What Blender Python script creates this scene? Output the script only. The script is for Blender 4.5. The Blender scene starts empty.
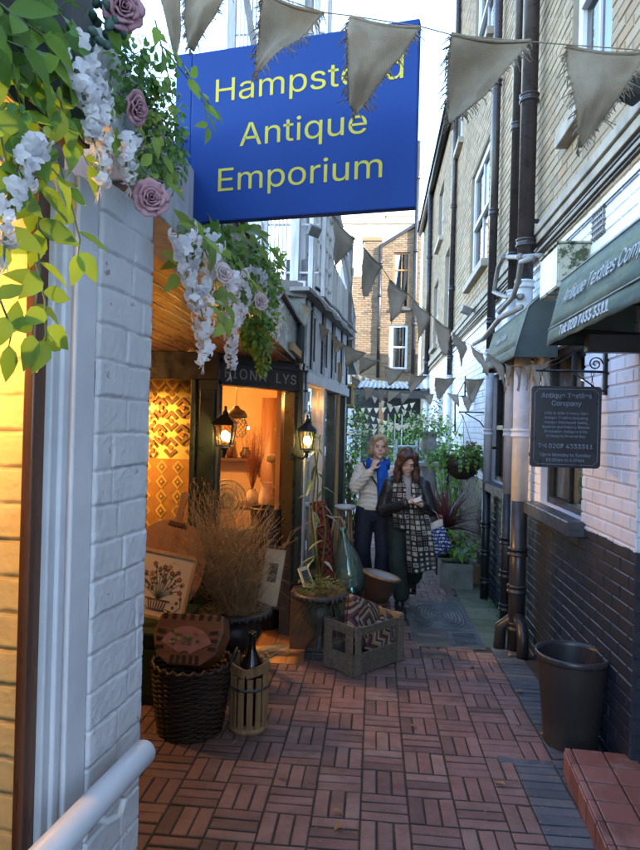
import bpy, bmesh, math, random
from mathutils import Vector, Matrix, Euler, noise
R = math.radians
S = bpy.context.scene
COL = S.collection
rng = random.Random(7)

# ---------------------------------------------------------------- camera
FPX = 630.0                       # focal length in pixels of a 640 x 850 frame
CAMZ = 1.68
YAW, ROLL, PITCH = R(5.0), 0.026, 0.0027
SLOPE = -0.022                    # the alley falls gently away from the camera
cf = Vector((-math.sin(YAW) * math.cos(PITCH), math.cos(YAW) * math.cos(PITCH), math.sin(PITCH)))
cr0 = Vector((math.cos(YAW), math.sin(YAW), 0))
cu0 = cr0.cross(cf)
cr = cr0 * math.cos(ROLL) + cu0 * math.sin(ROLL)
cu = cu0 * math.cos(ROLL) - cr0 * math.sin(ROLL)
C0 = Vector((0, 0, CAMZ))
cam_d = bpy.data.cameras.new('camera')
cam_d.sensor_fit = 'VERTICAL'
cam_d.sensor_height = 24
cam_d.lens = FPX / 850 * 24
cam_d.clip_start = 0.05
cam_d.clip_end = 600
cam = bpy.data.objects.new('camera', cam_d)
COL.objects.link(cam)
rot = Matrix((cr, cu, -cf)).transposed().to_4x4()
cam.matrix_world = Matrix.Translation(C0) @ rot
S.camera = cam

# ---------------------------------------------------------------- daylight
SUN_EL, SUN_AZ = R(27), R(118)    # azimuth measured clockwise from +Y, so the sun stands behind and to the right
w = bpy.data.worlds.new('World')
S.world = w
w.use_nodes = True
wn = w.node_tree.nodes
bg = wn['Background']
sky = wn.new('ShaderNodeTexSky')
sky.sky_type = 'NISHITA'
sky.sun_disc = False
sky.sun_elevation = SUN_EL
sky.sun_rotation = SUN_AZ
sky.air_density = 1.0
sky.dust_density = 0.5
sky.ozone_density = 1.6
w.node_tree.links.new(sky.outputs[0], bg.inputs[0])
bg.inputs[1].default_value = 0.14
sd = bpy.data.lights.new('sun', 'SUN')
sd.energy = 2.0
sd.angle = R(0.5)
sd.color = (1, .93, .82)
sun = bpy.data.objects.new('sun', sd)
COL.objects.link(sun)
sdir = Vector((math.sin(SUN_AZ) * math.cos(SUN_EL), math.cos(SUN_AZ) * math.cos(SUN_EL), math.sin(SUN_EL)))
sun.rotation_euler = (-sdir).to_track_quat('-Z', 'Y').to_euler()
sun.location = (4, -6, 12)
S.view_settings.view_transform = 'Standard'
S.view_settings.look = 'None'
S.view_settings.gamma = 1
S.view_settings.use_curve_mapping = False
S.view_settings.exposure = 3.6
S.render.engine = 'CYCLES'
S.cycles.max_bounces = 7
S.cycles.diffuse_bounces = 4
S.cycles.glossy_bounces = 3
S.cycles.transmission_bounces = 5
S.cycles.transparent_max_bounces = 10
S.cycles.sample_clamp_indirect = 4.0
S.cycles.use_denoising = True

# ---------------------------------------------------------------- measuring helpers
def gz(y):
    return SLOPE * y
def ray(x, y):
    return cf + cr * ((x - 320) / FPX) + cu * ((425 - y) / FPX)
def PY(x, y, Y):
    d = ray(x, y)
    return C0 + d * (Y / d.y)
def PX(x, y, X):
    d = ray(x, y)
    return C0 + d * (X / d.x)
def PF(x, y, h=0.0):
    d = ray(x, y)
    t = (h - CAMZ) / (d.z - SLOPE * d.y)
    return C0 + d * t
def YX(x, X):                     # Y where the vertical plane X meets the picture column x (at eye level)
    return PX(x, 428, X).y
def V(*a):
    return Vector(a)

# ---------------------------------------------------------------- mesh builder
def wmat(o):
    m = Matrix.Identity(4)
    while o is not None:
        m = o.matrix_basis @ m if o.parent is None else o.matrix_basis @ m
        o = o.parent
    return m
def chain(o):
    ms = []
    while o is not None:
        ms.append(o.matrix_basis.copy())
        o = o.parent
    m = Matrix.Identity(4)
    for k in reversed(ms):
        m = m @ k
    return m
class MB:
    def __init__(s, M=None):
        s.v = []; s.f = []; s.mi = []; s.sm = []; s.rn = []
        s.M = M or Matrix.Identity(4)
        s.cur = 0
        s.r = None
    def add(s, vs, fs, smooth=False, rn=None):
        n = len(s.v)
        s.v += [s.M @ Vector(p) for p in vs]
        r = rn if rn is not None else (s.r if s.r is not None else rng.random())
        for f in fs:
            s.f.append([n + i for i in f]); s.mi.append(s.cur); s.sm.append(smooth); s.rn.append(r)
        return s
    def box(s, c, d, rot=None, rn=None):
        x, y, z = d[0] / 2, d[1] / 2, d[2] / 2
        vs = [Vector(p) for p in ((-x,-y,-z),(x,-y,-z),(x,y,-z),(-x,y,-z),(-x,-y,z),(x,-y,z),(x,y,z),(-x,y,z))]
        if rot is not None:
            rm = rot if isinstance(rot, Matrix) else Euler(rot).to_matrix()
            vs = [rm @ p for p in vs]
        c = Vector(c)
        return s.add([c + p for p in vs], [(0,3,2,1),(4,5,6,7),(0,1,5,4),(1,2,6,5),(2,3,7,6),(3,0,4,7)], rn=rn)
    def span(s, a, b, rn=None):       # axis-aligned box between two corners
        a = Vector(a); b = Vector(b)
        return s.box((a + b) / 2, [abs(b[i] - a[i]) for i in range(3)], rn=rn)
    def bar(s, p0, p1, w, d, up=(0,0,1), rn=None):
        p0 = Vector(p0); p1 = Vector(p1); t = (p1 - p0)
        L = t.length; t.normalize()
        up = Vector(up)
        x = up.cross(t)
        if x.length < 1e-4: x = Vector((1,0,0)).cross(t)
        x.normalize(); y = t.cross(x)
        rm = Matrix((x, y, t)).transposed()
        return s.box((p0 + p1) / 2, (w, d, L), rm, rn=rn)
    def tube(s, pts, rad, seg=10, caps=True, closed=False, rn=None):
        pts = [Vector(p) for p in pts]
        n = len(pts)
        rs = rad if isinstance(rad, (list, tuple)) else [rad] * n
        vs = []; fs = []
        prev = None
        for i, p in enumerate(pts):
            if closed: t = pts[(i + 1) % n] - pts[i - 1]
            else: t = pts[min(i + 1, n - 1)] - pts[max(i - 1, 0)]
            if t.length < 1e-9: t = Vector((0,0,1))
            t.normalize()
            if prev is None:
                a = Vector((0,0,1)) if abs(t.z) < .9 else Vector((1,0,0))
                x = a.cross(t).normalized()
            else:
                x = (prev - t * prev.dot(t))
                if x.length < 1e-6: x = Vector((1,0,0)).cross(t)
                x.normalize()
            prev = x
            y = t.cross(x)
            for k in range(seg):
                a = 2 * math.pi * k / seg
                vs.append(p + (x * math.cos(a) + y * math.sin(a)) * rs[i])
        m = n if closed else n - 1
        for i in range(m):
            j = (i + 1) % n
            for k in range(seg):
                l = (k + 1) % seg
                fs.append((i*seg+k, i*seg+l, j*seg+l, j*seg+k))
        if caps and not closed:
            fs.append(tuple(reversed(range(seg)))); fs.append(tuple((n-1)*seg+k for k in range(seg)))
        return s.add(vs, fs, True, rn=rn)
    def lathe(s, prof, c=(0,0,0), seg=24, sq=(1,1), smooth=True, cap=True, rn=None, wob=None):
        c = Vector(c); vs = []; fs = []
        for r, z in prof:
            for k in range(seg):
                a = 2 * math.pi * k / seg
                rr = r * (wob(a, z) if wob else 1)
                vs.append(c + Vector((rr * math.cos(a) * sq[0], rr * math.sin(a) * sq[1], z)))
        for i in range(len(prof) - 1):
            for k in range(seg):
                l = (k + 1) % seg
                fs.append((i*seg+k, i*seg+l, (i+1)*seg+l, (i+1)*seg+k))
        if cap:
            fs.append(tuple(reversed(range(seg)))); fs.append(tuple((len(prof)-1)*seg+k for k in range(seg)))
        return s.add(vs, fs, smooth, rn=rn)
    def ell(s, c, r, rot=None, u=14, v=8, rn=None):
        rm = Euler(rot).to_matrix() if rot is not None and not isinstance(rot, Matrix) else (rot or Matrix.Identity(3))
        c = Vector(c); r = (r, r, r) if isinstance(r, (int, float)) else r
        vs = [c + rm @ Vector((0,0,-r[2]))]; fs = []
        for i in range(1, v):
            b = -math.pi/2 + math.pi*i/v
            for k in range(u):
                a = 2*math.pi*k/u
                vs.append(c + rm @ Vector((r[0]*math.cos(b)*math.cos(a), r[1]*math.cos(b)*math.sin(a), r[2]*math.sin(b))))
        vs.append(c + rm @ Vector((0,0,r[2])))
        for k in range(u):
            l = (k+1) % u
            fs.append((0, 1+l, 1+k))
            for i in range(v-2):
                fs.append((1+i*u+k, 1+i*u+l, 1+(i+1)*u+l, 1+(i+1)*u+k))
            fs.append((1+(v-2)*u+k, 1+(v-2)*u+l, len(vs)-1))
        return s.add(vs, fs, True, rn=rn)
    def prism(s, poly, o, u, v, n, th, rn=None):   # polygon (2-D) in plane o,u,v ; thickness along n
        o, u, v, n = Vector(o), Vector(u), Vector(v), Vector(n)
        k = len(poly)
        a = [o + u*p[0] + v*p[1] for p in poly]
        b = [p + n*th for p in a]
        fs = [tuple(range(k, 2*k)), tuple(reversed(range(k)))]
        for i in range(k):
            j = (i+1) % k
            fs.append((i, j, k+j, k+i))
        return s.add(a + b, fs, rn=rn)
    def grid(s, fn, nu, nv, smooth=True, rn=None):
        vs = [fn(i / nu, j / nv) for j in range(nv+1) for i in range(nu+1)]
        fs = [(j*(nu+1)+i, j*(nu+1)+i+1, (j+1)*(nu+1)+i+1, (j+1)*(nu+1)+i) for j in range(nv) for i in range(nu)]
        return s.add(vs, fs, smooth, rn=rn)
    def leaf(s, p, d, up, L, W, bend=.25, fold=.18, rn=None, shape=0):
        p = Vector(p); d = Vector(d).normalized(); up = Vector(up)
        x = d.cross(up)
        if x.length < 1e-4: x = d.cross(Vector((1,.2,.1)))
        x.normalize(); n = x.cross(d).normalized()
        ts = (0, .18, .42, .7, 1)
        ws = ((.06,.75,1,.66,.0), (.1,.85,1,.85,.0), (.3,.75,1,.9,.25), (.12,.62,1,.95,.42))[shape]
        vs = []
        for t, wd in zip(ts, ws):
            q = p + d*(L*t*(1 - .12*bend*t)) - n*(bend*L*t*t)
            hw = W/2*wd
            vs += [q - x*hw + n*(fold*hw), q, q + x*hw + n*(fold*hw)]
        fs = []
        for i in range(4):
            a = i*3; b = a+3
            fs += [(a,a+1,b+1,b), (a+1,a+2,b+2,b+1)]
        return s.add(vs, fs, True, rn=rn)
    def build(s, name, m, parent=None, bev=0, sub=0, thick=0, label=None, local=False, segs=2):
        me = bpy.data.meshes.new(name)
        vs = s.v
        if parent is not None and not local:
            inv = chain(parent).inverted()
            vs = [inv @ p for p in vs]
        me.from_pydata([tuple(p) for p in vs], [], s.f)
        ms = m if isinstance(m, (list, tuple)) else [m]
        for q in ms: me.materials.append(q)
        me.polygons.foreach_set('material_index', [min(i, len(ms)-1) for i in s.mi])
        me.polygons.foreach_set('use_smooth', s.sm)
        at = me.attributes.new('rnd', 'FLOAT', 'FACE')
        at.data.foreach_set('value', s.rn)
        me.update()
        o = bpy.data.objects.new(name, me)
        COL.objects.link(o)
        if parent is not None: o.parent = parent
        if thick:
            md = o.modifiers.new('thickness', 'SOLIDIFY'); md.thickness = thick; md.offset = 0
        if bev:
            md = o.modifiers.new('bevel', 'BEVEL'); md.width = bev; md.segments = segs; md.limit_method = 'ANGLE'; md.angle_limit = R(40)
        if sub:
            md = o.modifiers.new('subsurf', 'SUBSURF'); md.levels = sub; md.render_levels = sub
        if label: o['label'] = label
        return o

def tag(o, label=None, cat=None, group=None, kind=None):
    if label: o['label'] = label
    if cat: o['category'] = cat
    if group: o['group'] = group
    if kind: o['kind'] = kind
    return o
def thing(name, loc, label, cat, group=None, rz=0.0):
    o = bpy.data.objects.new(name, None)
    o.empty_display_size = .1
    COL.objects.link(o)
    o.location = loc
    o.rotation_euler = (0, 0, rz)
    return tag(o, label, cat, group)
def setting(o):
    o['kind'] = 'structure'; return o
def copy_tree(o, loc=None, rz=None, label=None, parent=None):
    c = o.copy(); COL.objects.link(c)
    if parent is not None: c.parent = parent
    for ch in [x for x in COL.objects if x.parent == o]:
        copy_tree(ch, parent=c)
    if loc is not None: c.location = loc
    if rz is not None: c.rotation_euler = (0, 0, rz)
    if label: c['label'] = label
    return c
def bake(o):                        # apply the modifiers of an object
    bpy.context.view_layer.update()
    dg = bpy.context.evaluated_depsgraph_get()
    me = bpy.data.meshes.new_from_object(o.evaluated_get(dg))
    o.modifiers.clear()
    o.data = me
    return o
import os
FONT = None
try:
    FONT = bpy.data.fonts.load(os.path.join(bpy.utils.system_resource('DATAFILES'), 'fonts', 'Inter.woff2'))
except Exception:
    FONT = None                     # falls back to the built-in face
def text(name, body, m, parent, M, size, ext=.002, align='CENTER', sx=1.0, bold=0.0, spacing=1.0, shear=0.0):
    cu_ = bpy.data.curves.new(name, 'FONT')
    cu_.body = body
    if FONT: cu_.font = FONT
    cu_.size = size; cu_.extrude = ext; cu_.align_x = align; cu_.align_y = 'CENTER'; cu_.offset = bold
    cu_.space_character = spacing; cu_.shear = shear
    t = bpy.data.objects.new(name, cu_)
    COL.objects.link(t)
    bpy.context.view_layer.update()
    dg = bpy.context.evaluated_depsgraph_get()
    me = bpy.data.meshes.new_from_object(t.evaluated_get(dg))
    COL.objects.unlink(t); bpy.data.objects.remove(t)
    W = M @ Matrix.Diagonal((sx, 1, 1, 1))
    if parent is not None: W = chain(parent).inverted() @ W
    me.transform(W)
    me.materials.clear(); me.materials.append(m)
    o = bpy.data.objects.new(name, me)
    COL.objects.link(o)
    if parent is not None: o.parent = parent
    return o
def frame_M(o, u, v):               # matrix with x along u, y along v at o
    u = Vector(u).normalized(); v = Vector(v); v = (v - u*v.dot(u)).normalized(); n = u.cross(v)
    m = Matrix((u, v, n)).transposed().to_4x4()
    return Matrix.Translation(Vector(o)) @ m

# ---------------------------------------------------------------- materials
class NT:
    def __init__(s, name):
        s.m = bpy.data.materials.new(name); s.m.use_nodes = True
        s.n = s.m.node_tree.nodes; s.l = s.m.node_tree.links
        s.b = s.n['Principled BSDF']; s.out = s.n['Material Output']
        s.tc = s.n.new('ShaderNodeTexCoord')
    def obj(s): return s.tc.outputs['Object']
    def pos(s): return s.n.new('ShaderNodeNewGeometry').outputs['Position']
    def val(s, sock, v):
        if hasattr(v, 'is_linked') or hasattr(v, 'links'): s.l.new(v, sock)
        elif isinstance(v, (tuple, list)) and len(v) == 3 and sock.type == 'RGBA': sock.default_value = (*v, 1)
        else: sock.default_value = v
    def noise(s, scale, detail=3, rough=.55, vec=None, dist=0):
        t = s.n.new('ShaderNodeTexNoise')
        t.inputs['Scale'].default_value = scale; t.inputs['Detail'].default_value = detail
        t.inputs['Roughness'].default_value = rough; t.inputs['Distortion'].default_value = dist
        s.l.new(vec if vec is not None else s.obj(), t.inputs['Vector'])
        return t.outputs['Fac']
    def voro(s, scale, vec=None, out='Distance', feature='F1'):
        t = s.n.new('ShaderNodeTexVoronoi'); t.feature = feature
        t.inputs['Scale'].default_value = scale
        s.l.new(vec if vec is not None else s.obj(), t.inputs['Vector'])
        return t.outputs[out]
    def ramp(s, fac, stops, interp='LINEAR'):
        t = s.n.new('ShaderNodeValToRGB'); t.color_ramp.interpolation = interp
        e = t.color_ramp.elements
        while len(e) > 1: e.remove(e[-1])
        for i, (p, c) in enumerate(stops):
            q = e[0] if i == 0 else e.new(p)
            q.position = p
            q.color = (*c, 1) if isinstance(c, (tuple, list)) else (c, c, c, 1)
        s.l.new(fac, t.inputs[0]); return t.outputs[0]
    def mix(s, fac, a, b, mode='MIX'):
        t = s.n.new('ShaderNodeMix'); t.data_type = 'RGBA'; t.blend_type = mode
        s.val(t.inputs[0], fac); s.val(t.inputs[6], a); s.val(t.inputs[7], b)
        return t.outputs[2]
    def math(s, op, a, b=None, c=None):
        t = s.n.new('ShaderNodeMath'); t.operation = op
        s.val(t.inputs[0], a)
        if b is not None: s.val(t.inputs[1], b)
        if c is not None: s.val(t.inputs[2], c)
        return t.outputs[0]
    def sep(s, v):
        t = s.n.new('ShaderNodeSeparateXYZ'); s.l.new(v, t.inputs[0]); return t.outputs
    def mapping(s, v, scale=(1,1,1), rot=(0,0,0), loc=(0,0,0)):
        t = s.n.new('ShaderNodeMapping'); s.l.new(v, t.inputs[0])
        t.inputs['Scale'].default_value = scale; t.inputs['Rotation'].default_value = rot; t.inputs['Location'].default_value = loc
        return t.outputs[0]
    def rnd(s):
        t = s.n.new('ShaderNodeAttribute'); t.attribute_name = 'rnd'; return t.outputs['Fac']
    def bump(s, h, strength=.3, dist=.01, prev=None):
        t = s.n.new('ShaderNodeBump'); t.inputs['Strength'].default_value = strength; t.inputs['Distance'].default_value = dist
        s.l.new(h, t.inputs['Height'])
        if prev is not None: s.l.new(prev, t.inputs['Normal'])
        s.l.new(t.outputs[0], s.b.inputs['Normal']); return t.outputs[0]
    def col(s, c): s.val(s.b.inputs['Base Color'], c)
    def set(s, rough=None, metal=None, spec=None, **k):
        if rough is not None: s.val(s.b.inputs['Roughness'], rough)
        if metal is not None: s.b.inputs['Metallic'].default_value = metal
        if spec is not None: s.b.inputs['Specular IOR Level'].default_value = spec
        return s
def sc3(c, k): return tuple(min(1, x*k) for x in c)
def mat(name, c, c2=None, rough=.65, scale=12, bump=.15, bscale=60, metal=0, spec=.4, rv=.35, stretch=(1,1,1), bdist=.004):
    t = NT(name)
    c2 = c2 or sc3(c, .6)
    vec = t.mapping(t.obj(), stretch) if stretch != (1,1,1) else t.obj()
    f = t.noise(scale, 5, .6, vec)
    base = t.mix(t.ramp(f, [(.32, 0), (.68, 1)]), c2, c)
    k = t.ramp(t.rnd(), [(0, 1 - rv), (1, 1.0)])
    base = t.mix(1.0, base, k, 'MULTIPLY')
    t.col(base)
    r = t.ramp(t.noise(scale*2.3, 3, .5, vec), [(.3, max(.05, rough-.12)), (.7, min(1, rough+.12))])
    t.set(rough=r, metal=metal, spec=spec)
    if bump: t.bump(t.noise(bscale, 4, .6, vec), bump, bdist)
    return t.m
def wood(name, c, c2, rough=.5, axis=2, scale=6, bump=.25, rv=.3):
    st = [14, 14, 14]; st[axis] = 1.2
    return mat(name, c, c2, rough, scale*.35, bump, scale*1.6, stretch=tuple(st), rv=rv, bdist=.002)
def leafmat(name, c, c2, rough=.45, trans=.35, tint=(1.3, 1.4, .7)):
    t = NT(name)
    f = t.noise(9, 3)
    base = t.mix(t.rnd(), c, c2)
    base = t.mix(t.ramp(f, [(.35, 0), (.7, .35)]), base, sc3(c2, 1.3))
    t.col(base); t.set(rough=rough, spec=.4)
    tr = t.n.new('ShaderNodeBsdfTranslucent'); t.l.new(t.mix(1.0, base, tint, 'MULTIPLY'), tr.inputs[0])
    mx = t.n.new('ShaderNodeMixShader'); mx.inputs[0].default_value = trans
    t.l.new(t.b.outputs[0], mx.inputs[1]); t.l.new(tr.outputs[0], mx.inputs[2]); t.l.new(mx.outputs[0], t.out.inputs[0])
    return t.m
def glass(name, tint=(1,1,1), refl=.5, rough=.02, dirt=0.0):
    t = NT(name)
    tp = t.n.new('ShaderNodeBsdfTransparent'); tp.inputs[0].default_value = (*tint, 1)
    gl = t.n.new('ShaderNodeBsdfGlossy'); gl.inputs['Roughness'].default_value = rough
    lw = t.n.new('ShaderNodeLayerWeight'); lw.inputs[0].default_value = refl*.5
    mx = t.n.new('ShaderNodeMixShader')
    t.l.new(t.math('ADD', t.math('MULTIPLY', lw.outputs['Fresnel'], .85), .02), mx.inputs[0])
    t.l.new(tp.outputs[0], mx.inputs[1]); t.l.new(gl.outputs[0], mx.inputs[2]); t.l.new(mx.outputs[0], t.out.inputs[0])
    return t.m
def emit(name, c, s):
    t = NT(name); t.col(c); t.val(t.b.inputs['Emission Color'], c); t.b.inputs['Emission Strength'].default_value = s
    return t.m
def cloth(name, c, c2, wscale=260, rough=.9, bump=.4, scale=10, rv=.2):
    t = NT(name)
    wv = t.n.new('ShaderNodeTexWave'); wv.inputs['Scale'].default_value = wscale; wv.inputs['Distortion'].default_value = 1.5
    wv.bands_direction = 'X'; t.l.new(t.obj(), wv.inputs[0])
    wz = t.n.new('ShaderNodeTexWave'); wz.inputs['Scale'].default_value = wscale; wz.inputs['Distortion'].default_value = 1.5
    wz.bands_direction = 'Z'; t.l.new(t.obj(), wz.inputs[0])
    h = t.math('ADD', wv.outputs['Fac'], wz.outputs['Fac'])
    f = t.noise(scale, 5, .65)
    base = t.mix(t.ramp(f, [(.3, 0), (.7, 1)]), c2, c)
    base = t.mix(1.0, base, t.ramp(h, [(.2, .62), (1.4, 1.0)]), 'MULTIPLY')
    base = t.mix(1.0, base, t.ramp(t.rnd(), [(0, 1-rv), (1, 1.0)]), 'MULTIPLY')
    t.col(base); t.set(rough=rough, spec=.15)
    t.bump(h, bump, .002)
    return t.m
# ================================================================ shared materials
def brickmat(name, stock, dark, zones, mortar=None, bump=.5, grime=.35):
    """zones: list of (z_from, colour, roughness) paint bands by height; None = bare brick"""
    t = NT(name)
    p = t.pos(); z = t.sep(p)['Z']
    zn = t.math('ADD', z, t.math('MULTIPLY', t.math('SUBTRACT', t.noise(7, 4, .65, p), .5), .04))
    big = t.noise(.55, 4, .6, p); fine = t.noise(38, 5, .65, p); mid = t.noise(5, 4, .6, p)
    r = t.rnd()
    bare = t.ramp(r, [(0, sc3(dark, 1.6)), (.06, sc3(stock, .7)), (.2, stock), (.6, sc3(stock, 1.2)), (.8, sc3(stock, .85)), (1, (stock[0]*1.15, stock[1]*.95, stock[2]*.8))])
    if mortar: bare = mortar
    bare = t.mix(t.ramp(mid, [(.42, 0), (.75, .35)]), bare, sc3(stock, .72))
    bare = t.mix(t.ramp(fine, [(.45, 0), (.75, .35)]), bare, sc3(stock, 1.5))
    c = bare; rg = .85
    for z0, pc, rr in zones:
        pcv = t.mix(t.ramp(mid, [(.35, 0), (.75, .6)]), pc, sc3(pc, .8))
        pcv = t.mix(t.ramp(t.noise(14, 5, .7, p), [(.57, 0), (.7, .42)]), pcv, sc3(pc, .55) if pc[0] > .3 else (.05, .06, .078))
        pcv = t.mix(t.math('MULTIPLY', t.ramp(r, [(.9, 0), (1, .2)]), 1), pcv, sc3(pc, .75))
        k = t.math('GREATER_THAN', zn, z0)
        c = t.mix(k, c, pcv if pc is not BARE else bare)
        rg = t.math('ADD', t.math('MULTIPLY', k, rr), t.math('MULTIPLY', t.math('SUBTRACT', 1.0, k), rg))
    c = t.mix(t.ramp(big, [(.4, 0), (.8, grime)]), c, sc3(stock, .35))
    t.col(c); t.set(rough=rg, spec=.35)
    b1 = t.bump(fine, bump, .003)
    t.bump(mid, bump*.6, .008, b1)
    return t.m
BARE = (.36, .30, .22)
STOCK = (.275, .215, .145); SDARK = (.15, .12, .09)
WHITE_P = (.70, .73, .79); BLACK_P = (.015, .023, .038)
ZB, ZW = 1.10, 3.06
M_rbrick = brickmat('stock_brick_painted', STOCK, SDARK, [(-9, BLACK_P, .42), (ZB, WHITE_P, .6), (ZW, BARE, .9)])
M_rmort = brickmat('mortar_painted', STOCK, SDARK, [(-9, sc3(BLACK_P, .7), .5), (ZB, sc3(WHITE_P, .8), .65), (ZW, (.255, .22, .17), .95)], mortar=(.255, .22, .17))
M_ebrick = brickmat('old_brown_brick', (.19, .135, .085), (.06, .045, .035), [])
M_emort = brickmat('old_mortar', (.30, .25, .18), (.12, .1, .08), [], mortar=(.17, .15, .115))
M_white = mat('white_gloss_paint', (.72, .74, .78), (.58, .6, .64), .38, 5, .08, 30)
M_whitew = mat('weathered_white_timber', (.70, .72, .76), (.46, .47, .49), .55, 6, .25, 40, stretch=(6, 6, .6))
M_black = mat('black_paint', (.014, .015, .018), (.03, .03, .032), .38, 7, .15, 50)
M_dgreen = mat('dark_green_paint', (.016, .024, .02), (.028, .036, .03), .35, 5, .12, 30)
M_pipeb = mat('brown_pipe_paint', (.028, .022, .025), (.046, .036, .036), .32, 6, .06, 30)
M_pipew = mat('white_pipe_paint', (.66, .69, .74), (.48, .5, .53), .4, 7, .08, 30)
M_stone = mat('pale_stone', (.42, .37, .30), (.26, .23, .19), .85, 6, .3, 40)
M_slate = mat('painted_sill', (.075, .085, .1), (.05, .055, .066), .38, 9, .15, 40)
M_iron = mat('black_iron', (.012, .013, .016), (.03, .032, .036), .42, 14, .3, 50, metal=.5)
M_grey = mat('grey_conduit', (.24, .23, .22), (.15, .145, .14), .55, 10, .2, 40)
M_steel = mat('cast_steel', (.16, .165, .17), (.08, .085, .09), .5, 14, .3, 60, metal=.6)
M_pane = glass('window_glass', (.86, .9, .9), .75)
M_paned = glass('far_window_glass', (.5, .55, .6), 1.5)
M_dark = mat('dark_interior', (.02, .019, .018), (.035, .032, .03), .9, 3, 0)
M_curtain = mat('pale_curtain', (.34, .33, .3), (.2, .19, .17), .9, 4, .2, 20, stretch=(8, 8, .4))

# ================================================================ brick walls
def cut_spans(a, b, holes, z):
    out = [(a, b)]
    for h in holes:
        if h[2] <= z <= h[3]:
            nx = []
            for (p, q) in out:
                if h[1] <= p or h[0] >= q: nx.append((p, q)); continue
                if h[0] > p: nx.append((p, h[0]))
                if h[1] < q: nx.append((h[1], q))
            out = nx
    return out
def bricks(mb, o, u, n, W, H, holes=(), bl=.215, bh=.065, j=.010, proud=.007, cham=.0045, top=None, jit=.0018, off=0.0):
    o, u, n = Vector(o), Vector(u), Vector(n)
    up = Vector((0, 0, 1))
    row = 0
    z = 0.0
    while z < H:
        h = min(bh, H - z)
        L = W
        x0 = -((row % 2) * (bl + j) / 2 + off)
        x = x0; k = 0
        while x < W:
            w_ = bl
            a, b = max(0, x), min(W, x + w_)
            x += w_ + j; k += 1
            if b - a < .02: continue
            zc = z + h/2
            if top is not None and zc > top((a+b)/2): continue
            for (p, q) in cut_spans(a, b, holes, zc):
                if q - p < .02: continue
                d = proud + rng.uniform(-jit, jit)
                c = cham
                base = [o + u*p + up*z, o + u*q + up*z, o + u*q + up*(z+h), o + u*p + up*(z+h)]
                t1, t2 = rng.uniform(-jit, jit)*.6, rng.uniform(-jit, jit)*.6
                tp = [o + u*(p+c) + up*(z+c) + n*(d+t1), o + u*(q-c) + up*(z+c) + n*(d+t2), o + u*(q-c) + up*(z+h-c) + n*(d+t2), o + u*(p+c) + up*(z+h-c) + n*(d+t1)]
                flip = u.cross(up).dot(n) < 0
                fs = [(4,5,6,7), (0,1,5,4), (1,2,6,5), (2,3,7,6), (3,0,4,7)]
                if flip: fs = [tuple(reversed(f)) for f in fs]
                mb.add(base + tp, fs, rn=rng.random())
        z += bh + j; row += 1
def backing(mb, o, u, n, W, H, holes=(), th=.14):
    o, u, n = Vector(o), Vector(u), Vector(n)
    xs = sorted(set([0, W] + [min(W, max(0, h[i])) for h in holes for i in (0, 1)]))
    zs = sorted(set([0, H] + [min(H, max(0, h[i])) for h in holes for i in (2, 3)]))
    for i in range(len(xs)-1):
        for k in range(len(zs)-1):
            xc, zc = (xs[i]+xs[i+1])/2, (zs[k]+zs[k+1])/2
            if any(h[0] < xc < h[1] and h[2] < zc < h[3] for h in holes): continue
            a, b = o + u*xs[i] + Vector((0,0,zs[k])), o + u*xs[i+1] + Vector((0,0,zs[k+1]))
            p = [a, o+u*xs[i+1]+Vector((0,0,zs[k])), b, o+u*xs[i]+Vector((0,0,zs[k+1]))]
            q = [v - n*th for v in p]
            mb.add(p + q, [(0,1,2,3), (7,6,5,4), (0,4,5,1), (1,5,6,2), (2,6,7,3), (3,7,4,0)], rn=.5)
def sash(parent, o, u, n, W, H, fr, rec=.1, bars=(1, 1), fw=.06, gl=None, curtain=True, name='window', sash_h=None):
    """a window: frame mesh with sill-less glazing; o = lower corner on the wall face"""
    o, u, n = Vector(o), Vector(u), Vector(n); up = Vector((0,0,1))
    d = o - n*rec
    f = MB()
    def bx(x0, x1, z0, z1, t0=0, t1=.05):
        ps = [d + u*x + up*z + n*t for t in (t0, t1) for (x, z) in ((x0,z0),(x1,z0),(x1,z1),(x0,z1))]
        f.add(ps, [(0,3,2,1),(4,5,6,7),(0,1,5,4),(1,2,6,5),(2,3,7,6),(3,0,4,7)])
    bx(0, fw, 0, H); bx(W-fw, W, 0, H); bx(fw, W-fw, 0, fw); bx(fw, W-fw, H-fw, H)
    mh = sash_h or H*.5
    bx(fw, W-fw, mh-.025, mh+.025, .003, .062)
    for k in range(1, bars[0]):
        x = fw + (W-2*fw)*k/bars[0]
        bx(x-.012, x+.012, fw, H-fw, .005, .035)
    fo = f.build(name, fr, parent, bev=.004)
    g = MB(); g.box(d + u*(W/2) + up*(H/2) + n*.012, (1,1,1), None)
    g = MB()
    ps = [d + u*x + up*z + n*.014 for (x, z) in ((fw*.8,fw*.8),(W-fw*.8,fw*.8),(W-fw*.8,H-fw*.8),(fw*.8,H-fw*.8))]
    g.add(ps + [q + n*.004 for q in ps], [(3,2,1,0),(4,5,6,7),(0,1,5,4),(1,2,6,5),(2,3,7,6),(3,0,4,7)])
    g.build('pane', gl or M_paned, fo)
    if curtain:
        c = MB()
        def cf_(s, t, x0, x1):
            x = x0 + (x1-x0)*s
            return d + u*x + up*(fw + (H-2*fw)*t) - n*(.09 + .02*math.sin(s*30))
        c.grid(lambda s, t: cf_(s, t, fw, W*.36), 24, 1)
        c.grid(lambda s, t: cf_(s, t, W*.66, W-fw), 24, 1)
        c.build('curtain', M_curtain, fo)
    return fo

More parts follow.
